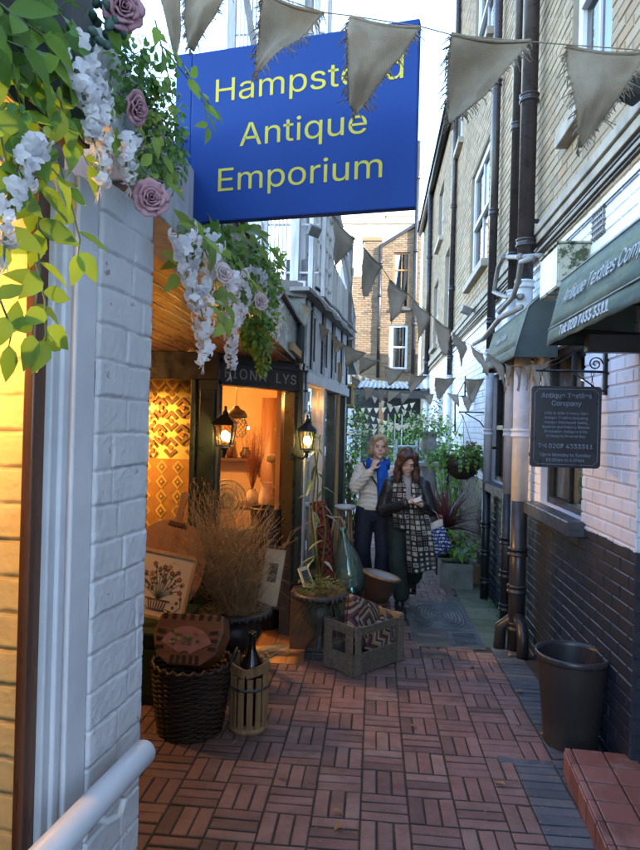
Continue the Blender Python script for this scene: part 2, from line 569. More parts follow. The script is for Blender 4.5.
# ---------------------------------------------------------------- right-hand buildings
WX = 1.30
Y0, Y1, Y2 = 3.24, 11.4, 19.0
def right_building(nm, ya, yb, H, holes, label, z0):
    b = thing(nm, (WX, (ya+yb)/2, gz((ya+yb)/2)), label, 'building')
    o = V(WX, yb, z0); u = V(0, -1, 0); n = V(-1, 0, 0); W = yb - ya
    hs = [(yb - h[1], yb - h[0], h[2] - z0, h[3] - z0) for h in holes]
    bk = MB(); backing(bk, o, u, n, W, H - z0, hs); bk.build('wall', M_rmort, b)
    br = MB(); bricks(br, o, u, n, W, H - z0, hs)
    for h in hs:                          # brick reveals
        pass
    br.build('brickwork', M_rbrick, b)
    core = MB()
    if ya < 0:
        core.span((WX + .55, Y0 + .15, z0), (WX + 6, yb - .02, H - .02)); core.span((WX + .55, ya + .02, 3.0), (WX + 6, Y0 + .14, H - .02)); core.span((WX + 1.1, ya + .02, z0), (WX + 6, Y0 + .14, 2.98))
    else: core.span((WX + .55, ya + .02, z0), (WX + 6, yb - .02, H - .02))
    core.build('interior', M_dark, b)
    return b, o, u, n, yb
YN = -8.0
holesA = [(1.45, Y0, -.45, 2.74), (4.06, 5.06, 1.14, 2.3), (5.95, 7.2, 1.14, 2.3), (3.74, 4.5, 3.78, 5.4), (7.75, 9.2, 3.76, 5.3), (7.75, 9.2, 6.55, 8.1), (3.74, 4.5, 6.6, 8.1), (10.3, 11.0, 6.4, 7.6)]
rb, ro, ru, rn_, ryb = right_building('brick_building', YN, Y1, 11.2, holesA, 'tall pale brick building on the right with white painted lower wall and black base', -.45)
for i, h in enumerate(holesA):
    i -= 1
    if i < 0: continue
    o = V(WX, h[1], h[2])
    if i == 0:
        sash(rb, o, ru, rn_, h[1]-h[0], h[3]-h[2], M_black, .10, (2, 1), .05, M_pane, True)
        f = MB(); f.span((WX + .06, 4.062, 1.142), (WX + .1, 4.11, 2.298)); f.build('window_stile', M_pipew, rb, bev=.004)
    elif i == 1: sash(rb, o, ru, rn_, h[1]-h[0], h[3]-h[2], M_black, .10, (2, 1), .05, M_pane, True)
    else:
        sash(rb, o, ru, rn_, h[1]-h[0], h[3]-h[2], M_white, .085, (2, 1), .085)
    s = MB(); s.span((WX - (.11 if i < 2 else .09), h[0]-.07, h[2]-.1), (WX + .1, h[1]+.07, h[2]-.004))
    s.build('window_sill', M_slate if i < 2 else M_stone, rb, bev=.008)
# return wall at the shop entrance
bk = MB(); bk.span((WX + .145, 1.3, 2.745), (WX + 1.1, Y0, 2.9)); bk.build('recess_ceiling', M_dark, rb)
bk = MB(); bk.span((WX + .145, 1.3, -.45), (WX + 1.1, 1.44, 2.74)); bk.build('recess_side', M_rmort, rb)
bk = MB(); backing(bk, V(WX + .002, Y0 - .001, -.4), V(1, 0, 0), V(0, -1, 0), 1.2, 3.13, (), .1); bk.build('return_wall', M_rmort, rb)
br = MB(); bricks(br, V(WX - .005, Y0 - .001, -.4), V(1, 0, 0), V(0, -1, 0), 1.2, 3.13, off=.1); br.build('return_brickwork', M_rbrick, rb)
# string course with its drip and the iron cable clipped under it
s = MB()
s.span((WX - .06, YN, 3.27), (WX + .02, Y1, 3.335)); s.span((WX - .04, YN, 3.205), (WX + .02, Y1, 3.268))
s.build('string_course', M_stone, rb, bev=.006)
s = MB(); s.span((WX - .035, YN, 3.125), (WX + .02, Y1, 3.15)); s.build('lower_course', M_stone, rb, bev=.004)
s = MB()
for zz, rr in ((3.18, .011), (3.105, .008), (3.0, .006)):
    s.tube([(WX - .02 + rng.uniform(-.004, .004), -.5 + k*.6, zz + rng.uniform(-.008, .008)) for k in range(20)], rr, 6)
s.build('wall_cable', M_black, rb)
# eaves/parapet of the tall block
s = MB(); s.span((WX - .16, YN, 11.2), (WX + .6, Y1 + .1, 11.36)); s.build('cornice', M_stone, rb, bev=.02)

holesB = [(11.75, 12.55, 3.6, 5.1), (13.9, 14.9, 3.55, 5.0), (15.9, 16.8, 3.6, 5.0), (13.2, 14.2, 5.7, 6.9), (12.3, 13.2, 1.2, 2.45)]
fb, fo_, fu, fn_, fyb = right_building('far_brick_building', Y1 + .002, Y2, 7.55, holesB, 'lower brick building further along on the right with gutter under the eaves', -.6)
for i, h in enumerate(holesB):
    sash(fb, V(WX, h[1], h[2]), fu, fn_, h[1]-h[0], h[3]-h[2], M_white, .12, (1, 1), .07)
    if i < 4:
        s = MB(); s.span((WX - .09, h[0]-.06, h[2]-.1), (WX + .1, h[1]+.06, h[2]-.004)); s.build('window_sill', M_stone, fb, bev=.008)
s = MB(); s.span((WX - .05, Y1, 3.22), (WX + .02, Y2, 3.33)); s.span((WX - .035, Y1, 3.12), (WX + .02, Y2, 3.15)); s.build('string_course', M_stone, fb, bev=.006)
s = MB(); s.tube([(WX - .1, Y1 + .12, 7.5), (WX - .1, Y2, 7.5)], .06, 10); s.build('gutter', M_black, fb)
s = MB(); s.prism([(-.2, 7.56), (3, 9.6), (3, 7.56)], (WX, Y1 + .01, 0), (1,0,0), (0,0,1), (0,1,0), Y2 - Y1); s.build('roof', mat('slate_roof', (.08,.085,.09), (.05,.05,.055), .6, 20), fb)

# ---------------------------------------------------------------- downpipes
def downpipe(X, Y, r, zt, zw, label, zblack=1.12, upper=None, shoe=True, jy=0):
    p = thing('downpipe', (X, Y, gz(Y)), label, 'pipe', 'downpipes on the right wall')
    g = gz(Y)
    def seg(nm, z0, z1, m, cols):
        b = MB(); b.tube([(X, Y, z0), (X, Y, z1)], r, 16)
        b.build(nm, m, p)
        for c in cols:
            k = MB(); k.lathe([(r*1.02, -.035), (r*1.22, -.03), (r*1.22, -.016), (r*1.12, -.014), (r*1.12, .014), (r*1.22, .016), (r*1.22, .03), (r*1.02, .035)], (X, Y, c), 18)
            k.build('collar', m, p)
    seg('lower_pipe', g + .02, zblack, M_black, [g + .22, g + .52, g + .82])
    seg('painted_pipe', zblack, zw, M_pipew, [zw - .02, zblack + .55])
    if zt > zw: seg('upper_pipe', zw, zt, upper or M_pipeb, [zw + .32, zw + 1.5, zw + 2.9])
    if shoe:
        b = MB(); b.tube([(X - .0, Y, g + .30), (X - .05, Y + .02, g + .25), (X - .115, Y + .03, g + .2), (X - .125, Y + .03, g + .015)], r*.72, 12)
        b.tube([(X, Y - .05, g + .3), (X + .01, Y - .15, g + .25), (X + .01, Y - .2, g + .18), (X + .01, Y - .2, g + .012)], r*.7, 12)
        b.build('shoe', M_black, p)
    b = MB(); b.box((X + .055, Y, 1.5), (.09, .03, .03)); b.box((X + .055, Y, 3.4), (.09, .03, .03)); b.build('bracket', M_iron, p)
    return p
downpipe(1.185, YX(521, 1.185), .066, 11, 2.9, 'thick downpipe nearest the hanging shop sign, brown above white and black')
downpipe(1.215, YX(509.5, 1.215), .048, 11, 2.95, 'thinner downpipe standing just behind the thick one, brown above white', shoe=False)
downpipe(1.22, 6.95, .045, 7.8, 2.55, 'slim downpipe beyond the second window sill, brown above and white below', shoe=False)
downpipe(1.22, 15.6, .06, 7.5, 3.0, 'far dark downpipe rising to the eaves gutter of the lower building', shoe=False)
downpipe(1.24, 10.9, .045, 11, 2.6, 'slim downpipe near the corner of the tall building above the hanging basket', shoe=False)

# grey waste pipes above the awnings
wp = thing('waste_pipe', (1.25, 5.5, 2.6), 'crooked grey waste pipes running from the downpipes above the green awnings', 'pipe')
def pxt(pts, X): return [PX(a, b, X) for a, b in pts]
b = MB(); b.tube(pxt([(541, 256), (520, 257), (503, 257), (498, 268), (494, 292), (506, 297), (522, 296)], 1.13), .021, 10); b.build('upper_bend', M_grey, wp)
b = MB(); b.tube(pxt([(533, 258), (521, 262), (518, 282), (513, 297), (499, 312)], 1.08), .021, 10); b.build('diagonal_pipe', M_grey, wp)
b = MB(); b.tube(pxt([(521, 307), (500, 318), (484, 338), (474, 344)], 1.07), .024, 10); b.build('branch', M_grey, wp)
b = MB()
for (x, y) in ((503, 257), (520, 257), (518, 282)): b.ell(PX(x, y, 1.1), .03)
b.build('joint', M_grey, wp)

# extractor box above the awnings
eb = thing('vent_box', (1.2, 4.2, 2.6), 'mossy box with bright white side fixed to the wall above the green awnings', 'box')
t = NT('mossy_board')
f = t.noise(16, 5, .7)
t.col(t.mix(t.ramp(f, [(.47, 0), (.56, 1)]), (.30, .29, .22), (.035, .045, .018))); t.set(rough=.85); t.bump(f, .4, .004)
M_moss = t.m
b = MB(); b.span((1.1, 4.0, 2.58), (1.3, 4.42, 2.85)); b.build('casing', M_moss, eb, bev=.006)
b = MB(); b.span((1.096, 4.015, 2.595), (1.0985, 4.405, 2.835)); b.build('side_panel', M_white, eb)
b = MB(); b.span((1.09, 3.99, 2.852), (1.31, 4.43, 2.866)); b.build('lid', M_moss, eb, bev=.003)
# air brick and floodlights high on the wall
ab = MB()
for k in range(5): ab.box((WX - .012, 3.86, 2.86 + k*.035), (.024, .2, .012))
for k in range(6): ab.box((WX - .01, 3.775 + k*.034, 2.93), (.02, .01, .17))
tag(ab.build('air_vent', M_grey), 'small grey air vent grille set in the white painted bricks', 'vent')
for i, (x, y, lb) in enumerate(((640, 92, 'black security camera at the upper right edge beside the sash window'), (470, 312, 'small grey floodlight on the far white painted wall'))):
    X, = (1.2,)
    c = PX(x, y, X)
    l = thing('wall_light', (WX, c.y, c.z), lb, 'light')
    b = MB(); b.box((WX - .02, c.y, c.z), (.04, .07, .07)); b.bar((WX - .03, c.y, c.z), (WX - .1, c.y, c.z + .02), .02, .02); b.build('mount', M_grey, l, bev=.004)
    b = MB(); b.box((WX - .15, c.y, c.z + .02), (.14, .1, .09), (0, .35, .2)); b.build('lamp_head', M_black if i == 0 else M_grey, l, bev=.01)

# ---------------------------------------------------------------- awnings
def awnmat():
    t = NT('mossy_green_canvas')
    v = t.mapping(t.pos(), (2, 1.4, 9))
    f = t.noise(2.2, 5, .7, v); z = t.noise(30, 4, .6, t.pos())
    c = t.mix(t.ramp(f, [(.36, 0), (.64, 1)]), (.055, .075, .066), (.12, .145, .085))
    c = t.mix(t.ramp(z, [(.5, 0), (.75, .4)]), c, (.16, .19, .12))
    t.col(c); t.set(rough=.7, spec=.25); t.bump(z, .15, .002)
    return t.m
M_awn = awnmat()
M_awnd = mat('dark_green_canvas', (.04, .053, .053), (.055, .072, .064), .7, 6, .12, 60)
M_pipg = mat('awning_piping', (.30, .34, .33), (.2, .22, .21), .6)
M_let = mat('faded_lettering', (.60, .63, .63), (.34, .37, .34), .7, 30)
M_let2 = mat('white_lettering', (.74, .77, .78), (.55, .6, .6), .7, 40)
def awning(prof, ya, yb, label, ends, sag=.012):
    root = thing('awning', (WX, (ya+yb)/2, prof[0][1]), label, 'awning', 'green canvas awnings')
    # prof: (X, z) from back top, over the front, to the valance hem
    n = len(prof)
    cv = MB()
    segs = 26
    for i in range(n-1):
        (xa, za), (xb, zb) = prof[i], prof[i+1]
        def fn(s, t_, xa=xa, za=za, xb=xb, zb=zb, i=i):
            y = ya + (yb-ya)*s
            wv = (.0022*math.sin(y*9 + t_*2) + .0012*math.sin(y*23)) * (1 if i > 0 else .4)
            dz = -.006*abs(math.sin(y*14))*(1 if (i == n-2 and t_ > .99) else 0)
            return V(xa + (xb-xa)*t_ + wv*math.sin(math.pi*t_)*1.4 + (wv*.5 if i == n-2 else 0), y, za + (zb-za)*t_ + dz - sag*math.sin(math.pi*t_)*(.3))
        if i < n-2: cv.grid(fn, segs, 5)
        else:
            va = MB(); va.grid(fn, segs, 3); va.build('valance', M_awn, root, thick=.004)
    cv.build('canopy', M_awn, root, thick=.004)
    for e in ends:
        y = ya if e == 0 else yb
        pl = [(p[0], p[1]) for p in prof] + [(prof[0][0], prof[-1][1])]
        m = MB(); m.prism(pl, (0, y, 0), (1,0,0), (0,0,1), (0,1,0), .006); m.build('end_panel', M_awnd, root)
    pp = MB()
    for k in ((1, n-2) if n > 3 else (n-2,)):
        pp.tube([(prof[k][0] - .004, ya + (yb-ya)*q/12, prof[k][1]) for q in range(13)], .0042, 6)
    if 0 in ends:
        pp.tube([(prof[k][0] - .002, ya - .006, prof[k][1]) for k in range(n)], .004, 6)
    pp.build('piping', M_pipg, root)
    fr = MB()
    for q in (ya + .08, (ya+yb)/2, yb - .08):
        fr.tube([(WX + .03, q, prof[-1][1] + .05), (prof[-2][0] + .02, q, prof[-2][1] - .015)], .009, 8)
    fr.tube([(prof[-2][0] + .015, ya + .02, prof[-2][1] - .012), (prof[-2][0] + .015, yb - .02, prof[-2][1] - .012)], .012, 8)
    fr.build('frame_bar', M_iron, root)
    return root
prA = [(1.36, 2.66), (.93, 2.455), (.872, 2.205), (.862, 2.125)]
aw1 = awning(prA, 1.75, 3.30, 'large mossy green awning with telephone number over the right shop entrance', (1,))
ux = V(0, -1, 0); vv = V(.058, 0, .25).normalized()
ctr = V((.93+.872)/2 - .006, 2.50, 2.333)
text('lettering', 'Antique Textiles Company', M_let, aw1, frame_M(ctr + V(-.004, .09, 0), ux, vv), .13, .002, sx=.96, shear=.2)
text('telephone_number', 'Tel: 020 7433 3311', M_let2, aw1, frame_M(V(.860, 2.76, 2.166), ux, V(.01, 0, .08)), .09, .002, sx=1.04, bold=.0012)
b = MB(); b.span((1.0, 3.1, 2.07), (1.29, 3.16, 2.16)); b.build('cassette', M_black, aw1, bev=.006)
prB = [(1.3, 2.80), (1.085, 2.59), (1.01, 2.32), (.99, 2.225)]
aw2 = awning(prB, 4.68, 6.02, 'smaller dark green awning behind the large one, over the side window', (0, 1))
text('lettering', 'Antique Textiles', M_let, aw2, frame_M(V(1.034, 5.4, 2.45), ux, V(.075, 0, .27)), .10, .001, sx=.85)

# ---------------------------------------------------------------- hanging sign and bracket
hs = thing('hanging_sign', PY(565, 427, 3.66), 'black hanging sign with pale lettering and opening hours beside the window', 'sign')
M_sblack = mat('sign_black', (.012, .014, .022), (.018, .02, .03), .35, 4, .03)
M_slet = mat('sign_lettering', (.24, .28, .37), (.19, .22, .30), .6, 20, 0)
def rrect(w, h, r, k=6):
    out = []
    for cx, cy, a0 in ((w-r, h-r, 0), (-w+r, h-r, 90), (-w+r, -h+r, 180), (w-r, -h+r, 270)):
        for i in range(k+1):
            a = R(a0 + 90*i/k); out.append((cx + r*math.cos(a), cy + r*math.sin(a)))
    return out
sc = PY(565.3, 427, 3.66); SW = .204; SH = .238
sv = (PY(565, 400, 3.66) - PY(565, 440, 3.66)).normalized()
tl = PY(530.5, 387, 3.66); trr = PY(600, 386.5, 3.66); bl_ = PY(531, 468, 3.66)
SW = (trr - tl).length/2; SH = (tl - bl_).length/2
su = V(1, -.03, 0).normalized(); sv = V(0, 0, 1); sn = su.cross(sv)
b = MB(); b.prism(rrect(SW, SH, .022), sc - sn*.012, su, sv, sn, .024); b.build('board', M_sblack, hs, bev=.003)
b = MB()
iw, ih, q = SW - .018, SH - .018, .022
ol = [(iw, ih-q), (iw-q, ih-q), (iw-q, ih), (-iw+q, ih), (-iw+q, ih-q), (-iw, ih-q), (-iw, -ih+q), (-iw+q, -ih+q), (-iw+q, -ih), (iw-q, -ih), (iw-q, -ih+q), (iw, -ih+q)]
ol = [(iw, ih-q), (iw-q, ih), (-iw+q, ih), (-iw, ih-q), (-iw, -ih+q), (-iw+q, -ih), (iw-q, -ih), (iw, -ih+q)]
b.tube([sc + su*x + sv*y + sn*.0125 for x, y in ol], .0012, 5, closed=True); b.build('border_line', M_slet, hs)
def sl(y, body, size, sx=1.0, bold=0.0, x=0, sp=1.0):
    text('lettering', body, M_slet, hs, frame_M(sc + sn*.0125 + sv*(y*SH) + su*x, su, sv), size, .0006, sx=sx, bold=bold, spacing=sp)
sl(.77, 'Antique Textiles', .052, 1.0, .0006); sl(.58, 'Company', .052, 1.0, .0006)
for i, ln in enumerate(('18th to 20th Century Rare', 'Antique Textiles including', 'Antique Patchwork Quilts,', 'Kashmir and Paisley Shawls', 'Decorative Antiques 18th', 'Century to Present Day')):
    sl(.335 - i*.112, ln, .0275, 1.02, .0003)
sl(-.47, 'Tel 0207 4333311', .047, 1.0, .0006); sl(-.685, 'Open Monday to Sunday', .034, 1.0, .0003); sl(-.81, '10.00am to 6.00pm', .032, 1.0, .0003)
br_ = thing('sign_bracket', PY(603, 365, 3.66), 'black iron scroll bracket with chain carrying the hanging sign', 'bracket')
b = MB()
b.box((WX - .012, 3.68, PY(603, 368, 3.66).z), (.024, .035, .30))
b.build('wall_plate', M_iron, br_, bev=.003)
b = MB()
pz = PY(600, 372, 3.66).z
b.tube([(WX - .01, 3.66, pz), (.9, 3.66, pz + .004)], .007, 8)
b.tube([(WX - .01, 3.66, pz - .11), (WX - .06, 3.66, pz - .1), (WX - .12, 3.66, pz - .055), (WX - .2, 3.66, pz - .005)], .005, 8)
b.build('arm', M_iron, br_)
b = MB()
for k in range(28):
    a = k/27*math.pi*3.2
    pass
b.tube([(WX - .075 + .04*(1 - k/40)*math.cos(k*.33), 3.66, pz + .045 + .04*(1 - k/40)*math.sin(k*.33)) for k in range(34)], .004, 6)
b.build('scroll', M_iron, br_)
b = MB()
for xx in (sc.x - SW + .05, sc.x + SW - .05):
    z0, z1 = sc.z + SH, pz
    nlk = max(2, int((z1 - z0)/.022))
    for k in range(nlk):
        zc = z0 + (z1-z0)*(k+.5)/nlk
        pts = [V(.007*math.cos(a), 0, .014*math.sin(a)) for a in [i*math.pi/4 for i in range(8)]]
        if k % 2: pts = [V(0, p.x, p.z) for p in pts]
        b.tube([V(xx, 3.66, zc) + p for p in pts], .002, 5, closed=True)
b.build('chain', M_iron, br_)
stay = MB(); stay.tube([PY(601, 336, 3.6), PY(560, 362, 3.62), PY(540, 371, 3.66)], .003, 6); stay.build('stay_wire', M_iron, br_)

# ---------------------------------------------------------------- tapered bin
bp = PF(580, 747); bp.x -= .055
t = NT('dark_bin_plastic')
f1 = t.noise(4, 5, .65); f2 = t.noise(90, 3, .7, t.mapping(t.obj(), (1, 1, .12))); f3 = t.noise(30, 4, .7)
c = t.mix(f1, (.022, .018, .018), (.034, .029, .029))
c = t.mix(t.ramp(f2, [(.62, 0), (.7, .35)]), c, (.09, .085, .082))
zz = t.sep(t.pos())['Z']
c = t.mix(t.math('MULTIPLY', t.ramp(t.math('ADD', zz, t.math('MULTIPLY', f3, .12)), [(.03, 1), (.16, 0)]), .6), c, (.10, .085, .07))
t.col(c); t.set(rough=t.ramp(f1, [(.3, .34), (.7, .6)]), spec=.4); t.bump(f2, .08, .001)
M_bin = t.m
bn = thing('waste_bin', (bp.x, bp.y, gz(bp.y)), 'dark round tapered plastic bin standing beside the red tiled step', 'bin')
bb = MB(Matrix.Translation((bp.x, bp.y, gz(bp.y) + .012)))
HB = .52
bb.lathe([(.0, 0), (.135, 0), (.142, .006), (.188, HB - .035)], seg=48, cap=False)
bb.lathe([(.176, HB - .02), (.128, .02), (.0, .018)], seg=48, cap=False)
bb.build('body', M_bin, bn)
bb = MB(Matrix.Translation((bp.x, bp.y, gz(bp.y) + .012)))
bb.lathe([(.187, HB - .036), (.198, HB - .034), (.203, HB - .024), (.2035, HB - .006), (.199, HB), (.188, HB), (.181, HB - .006), (.176, HB - .022)], seg=48, cap=False)
bb.build('rim', mat('bin_rim_plastic', (.03, .027, .028), (.045, .04, .042), .3, 5, .05), bn)
# ================================================================ ground
t = NT('mortar_bed')
f = t.noise(5, 5, .65, t.pos()); g = t.noise(70, 4, .6, t.pos())
c = t.mix(t.ramp(f, [(.45, 0), (.66, 1)]), (.024, .020, .018), (.028, .036, .015))
t.col(t.mix(t.ramp(g, [(.5, 0), (.8, .5)]), c, (.04, .034, .03))); t.set(rough=.95); t.bump(g, .5, .004)
M_bed = t.m
gr = MB(); gr.add([(-200, -60, gz(-60)), (200, -60, gz(-60)), (200, 300, gz(300)), (-200, 300, gz(300))], [(0,1,2,3)])
gr.M = Matrix.Identity(4)
go = gr.build('ground', M_bed); setting(go)
bed = MB(); bed.grid(lambda s, t_: V(-2.6 + 4.4*s, 1.2 + 19*t_, gz(1.2 + 19*t_) + .0172 + .0016*noise.noise(V(s*20, t_*80, 0))), 40, 160)
setting(bed.build('paving_bed', M_bed))
def pavermat(name, stops, moss=.35, rough=.72):
    t = NT(name)
    p = t.pos(); r = t.rnd()
    c = t.ramp(r, stops)
    sp = t.noise(120, 3, .7, p); md = t.noise(7, 5, .65, p); bg_ = t.noise(1.1, 4, .6, p)
    c = t.mix(t.ramp(sp, [(.56, 0), (.75, .6)]), c, sc3(stops[0][1], .45))
    c = t.mix(t.ramp(md, [(.4, 0), (.75, .45)]), c, sc3(stops[0][1], .6))
    mm = t.math('MULTIPLY', t.ramp(bg_, [(.5, 0), (.68, 1)]), t.ramp(md, [(.42, 0), (.6, moss)]))
    c = t.mix(mm, c, (.05, .06, .02))
    t.col(c)
    t.set(rough=t.ramp(md, [(.3, rough - .22), (.7, rough + .1)]), spec=.45)
    b1 = t.bump(sp, .35, .0018); t.bump(md, .25, .004, b1)
    return t.m
M_red = pavermat('red_pavers', [(0, (.095, .054, .046)), (.12, (.15, .082, .069)), (.4, (.185, .10, .084)), (.7, (.21, .12, .101)), (.9, (.16, .098, .083)), (1, (.245, .16, .137))])
M_blue = pavermat('blue_grey_pavers', [(0, (.05, .056, .066)), (.5, (.078, .085, .096)), (1, (.105, .108, .115))], .35)
M_moss_p = pavermat('mossy_slabs', [(0, (.09, .105, .05)), (.5, (.125, .135, .075)), (1, (.16, .16, .10))], .9, .85)
M_conc = mat('old_concrete', (.13, .125, .115), (.075, .078, .06), .9, 5, .4, 70)
def paver(mb, x0, x1, y0, y1, h=.03, c=.004):
    d = rng.uniform(-.0022, .0022)
    tx, ty = rng.uniform(-.0016, .0016), rng.uniform(-.0016, .0016)
    vs = []
    for (x, y, a, b, zz) in ((x0,y0,0,0,-.02),(x1,y0,0,0,-.02),(x1,y1,0,0,-.02),(x0,y1,0,0,-.02), (x0,y0,0,0,-c*.8),(x1,y0,0,0,-c*.8),(x1,y1,0,0,-c*.8),(x0,y1,0,0,-c*.8), (x0,y0,1,1,0),(x1,y0,-1,1,0),(x1,y1,-1,-1,0),(x0,y1,1,-1,0)):
        px, py = x + a*c, y + b*c
        z = gz(py) + .022 + d + zz + (tx*(1 if x == x1 else -1) + ty*(1 if y == y1 else -1) if zz > -.019 else 0)
        vs.append((px, py, z))
    fs = [(8,9,10,11)]
    for i in range(4):
        j = (i+1) % 4
        fs += [(i, j, 4+j, 4+i), (4+i, 4+j, 8+j, 8+i)]
    mb.add(vs, fs, rn=rng.random())
# covers
cv1 = (.42, .90, 5.72, 6.58); cv2 = (.69, .92, 5.28, 5.62)
def inside(x, y, r, m=0): return r[0]-m < x < r[1]+m and r[2]-m < y < r[3]+m
def concrete_zone(x, y):
    return inside(x, y, cv1, .055) or inside(x, y, cv2, .05)
red = MB(); U = .215; OX = -.02; OY = 1.06; g2 = .0048
def red_limit(y):           # right edge of the red weave
    if y < 3.45: return .765
    if y > 5.3: return .94
    return .985
def left_limit(y):
    if y < 4.9: return -1.95
    if y < 5.6: return -.66
    return -1.2
for i in range(-9, 8):
    for j in range(0, 86):
        x0, y0 = OX + i*U, OY + j*U
        xc, yc = x0 + U/2, y0 + U/2
        if x0 > red_limit(yc) - .04 or xc < left_limit(yc): continue
        if y0 > 8.2 and (i + j) % 1 == 0:
            pass
        for k in range(3):
            if (i + j) % 2 == 0: a = (x0, x0 + U, y0 + k*U/3, y0 + (k+1)*U/3)
            else: a = (x0 + k*U/3, x0 + (k+1)*U/3, y0, y0 + U)
            cx, cy = (a[0]+a[1])/2, (a[2]+a[3])/2
            if concrete_zone(cx, cy): continue
            xe = min(a[1], red_limit(cy))
            if xe - a[0] < .03: continue
            jx = lambda: rng.uniform(-.0016, .0016)
            paver(red, a[0]+.0042+jx(), xe-.0042+jx(), a[2]+.0056+jx(), a[3]-.0056+jx())
setting(red.build('brick_paving', M_red))
blue = MB()
y = 2.2
while y < 3.36:
    for k in range(3):
        xl = .763 + k*.213
        if xl > 1.28: continue
        if y + .07 > 3.28 and k < 2:
            pass
        paver(blue, xl + .005, xl + .208, y + .004, y + .068)
    y += .0725
for k in range(5): paver(blue, .766 + k*.0715, .632 + k*.0715 + .064, 3.382, 3.445)
y = 3.46
while y < 5.28:
    paver(blue, .992, 1.2, y + .003, y + .064)
    y += .069
setting(blue.build('gutter_paving', M_blue))
ms = MB(); y = 5.29
while y < 9.2:
    paver(ms, .948, 1.285, y + .004, y + .2); y += .206
setting(ms.build('mossy_edging', M_moss_p))
th_ = MB()                                   # grey bricks at the shop threshold
for r_ in range(5):
    for k in range(10):
        p = V(-1.2, 4.42, 0) + V(.56, .83, 0).normalized()*(k*.105 - .1) + V(.83, -.56, 0).normalized()*(r_*.05 - .1)
th2 = MB()
dv = V(.49, .75, 0).normalized(); nv = V(dv.y, -dv.x, 0)
for r_ in range(3):
    for k in range(9):
        a = V(-1.13, 4.55, 0) + dv*(k*.108) + nv*(.03 + r_*.07)
        q = [a + nv*.003 + dv*.003, a + nv*.067 + dv*.003, a + nv*.067 + dv*.105, a + nv*.003 + dv*.105]
        z = .034 + rng.uniform(-.002, .002)
        vs = [V(p.x, p.y, gz(p.y) + z - .03) for p in q] + [V(p.x, p.y, gz(p.y) + z) for p in q]
        th2.add(vs, [(4,5,6,7), (0,1,5,4), (1,2,6,5), (2,3,7,6), (3,0,4,7)], rn=rng.random())
setting(th2.build('threshold_paving', M_blue, bev=.003))
cz = MB()
cz.grid(lambda s, t_: V(.36 + .585*s, 5.2 + 1.55*t_, gz(5.2 + 1.55*t_) + .0235 + .0025*noise.noise(V(s*6, t_*12, 1))), 24, 40)
cz.grid(lambda s, t_: V(.80 + .14*s, 6.66 + .3*t_, gz(6.66 + .3*t_) + .0235 + .0025*noise.noise(V(s*6, t_*12, 5))), 8, 40)
setting(cz.build('concrete_patch', M_conc))
def cover(r, label, rings):
    b = thing('manhole_cover', ((r[0]+r[1])/2, (r[2]+r[3])/2, gz((r[2]+r[3])/2) + .02), label, 'manhole cover')
    zc = lambda y_: gz(y_) + .026
    m = MB()
    m.add([(r[0], r[2], zc(r[2])), (r[1], r[2], zc(r[2])), (r[1], r[3], zc(r[3])), (r[0], r[3], zc(r[3])), (r[0], r[2], zc(r[2])-.03), (r[1], r[2], zc(r[2])-.03), (r[1], r[3], zc(r[3])-.03), (r[0], r[3], zc(r[3])-.03)], [(0,1,2,3), (0,4,5,1), (1,5,6,2), (2,6,7,3), (3,7,4,0)])
    m.build('plate', M_steel, b)
    m = MB(); cx, cy = (r[0]+r[1])/2, (r[2]+r[3])/2
    if rings:
        for q in range(1, 8):
            pts = []
            for a in range(40):
                an = 2*math.pi*a/40
                sx = abs(math.cos(an))**.6*math.copysign(1, math.cos(an)); sy = abs(math.sin(an))**.6*math.copysign(1, math.sin(an))
                px, py = cx + sx*(r[1]-r[0])/2*.95*q/7.3, cy + sy*(r[3]-r[2])/2*.95*q/7.3
                pts.append((px, py, zc(py) + .001))
            m.tube(pts, .006, 5, closed=True)
    else:
        for q in range(9):
            yy = r[2] + .02 + (r[3]-r[2]-.04)*q/8
            m.bar((r[0]+.02, yy, zc(yy)+.001), (r[1]-.02, yy+.02, zc(yy)+.001), .012, .006)
    m.build('tread', M_steel, b)
    m = MB()
    for (p, q) in (((r[0]-.012, r[2]-.012), (r[1]+.012, r[2]-.012)), ((r[1]+.012, r[2]-.012), (r[1]+.012, r[3]+.012)), ((r[1]+.012, r[3]+.012), (r[0]-.012, r[3]+.012)), ((r[0]-.012, r[3]+.012), (r[0]-.012, r[2]-.012))):
        m.bar((p[0], p[1], zc(p[1])-.006), (q[0], q[1], zc(q[1])-.006), .022, .016)
    m.build('rim', M_steel, b)
cover(cv1, 'large rectangular manhole cover with ringed tread in the concrete patch', True)
cover(cv2, 'small manhole cover nearer the wall with straight ribs', False)
# fallen leaves
M_dead = leafmat('fallen_leaf_brown', (.28, .17, .07), (.17, .09, .045), .7, .1)
for i, (x, y) in enumerate(((523, 692), (518, 726), (411, 727), (287, 779), (333, 812), (512, 655), (470, 668), (540, 735), (238, 742), (342, 826), (496, 664), (505, 786))):
    p = PF(x, y, .03); a = rng.uniform(0, 6.28)
    m = MB(); m.leaf(p + V(0, 0, .006), (math.cos(a), math.sin(a), .15), (0, 0, 1), rng.uniform(.035, .065), rng.uniform(.018, .04), .5, .5)
    o = m.build('fallen_leaf', M_dead)
    tag(o, 'dry curled brown leaf lying on the paving', 'leaf', 'fallen leaves on the paving')

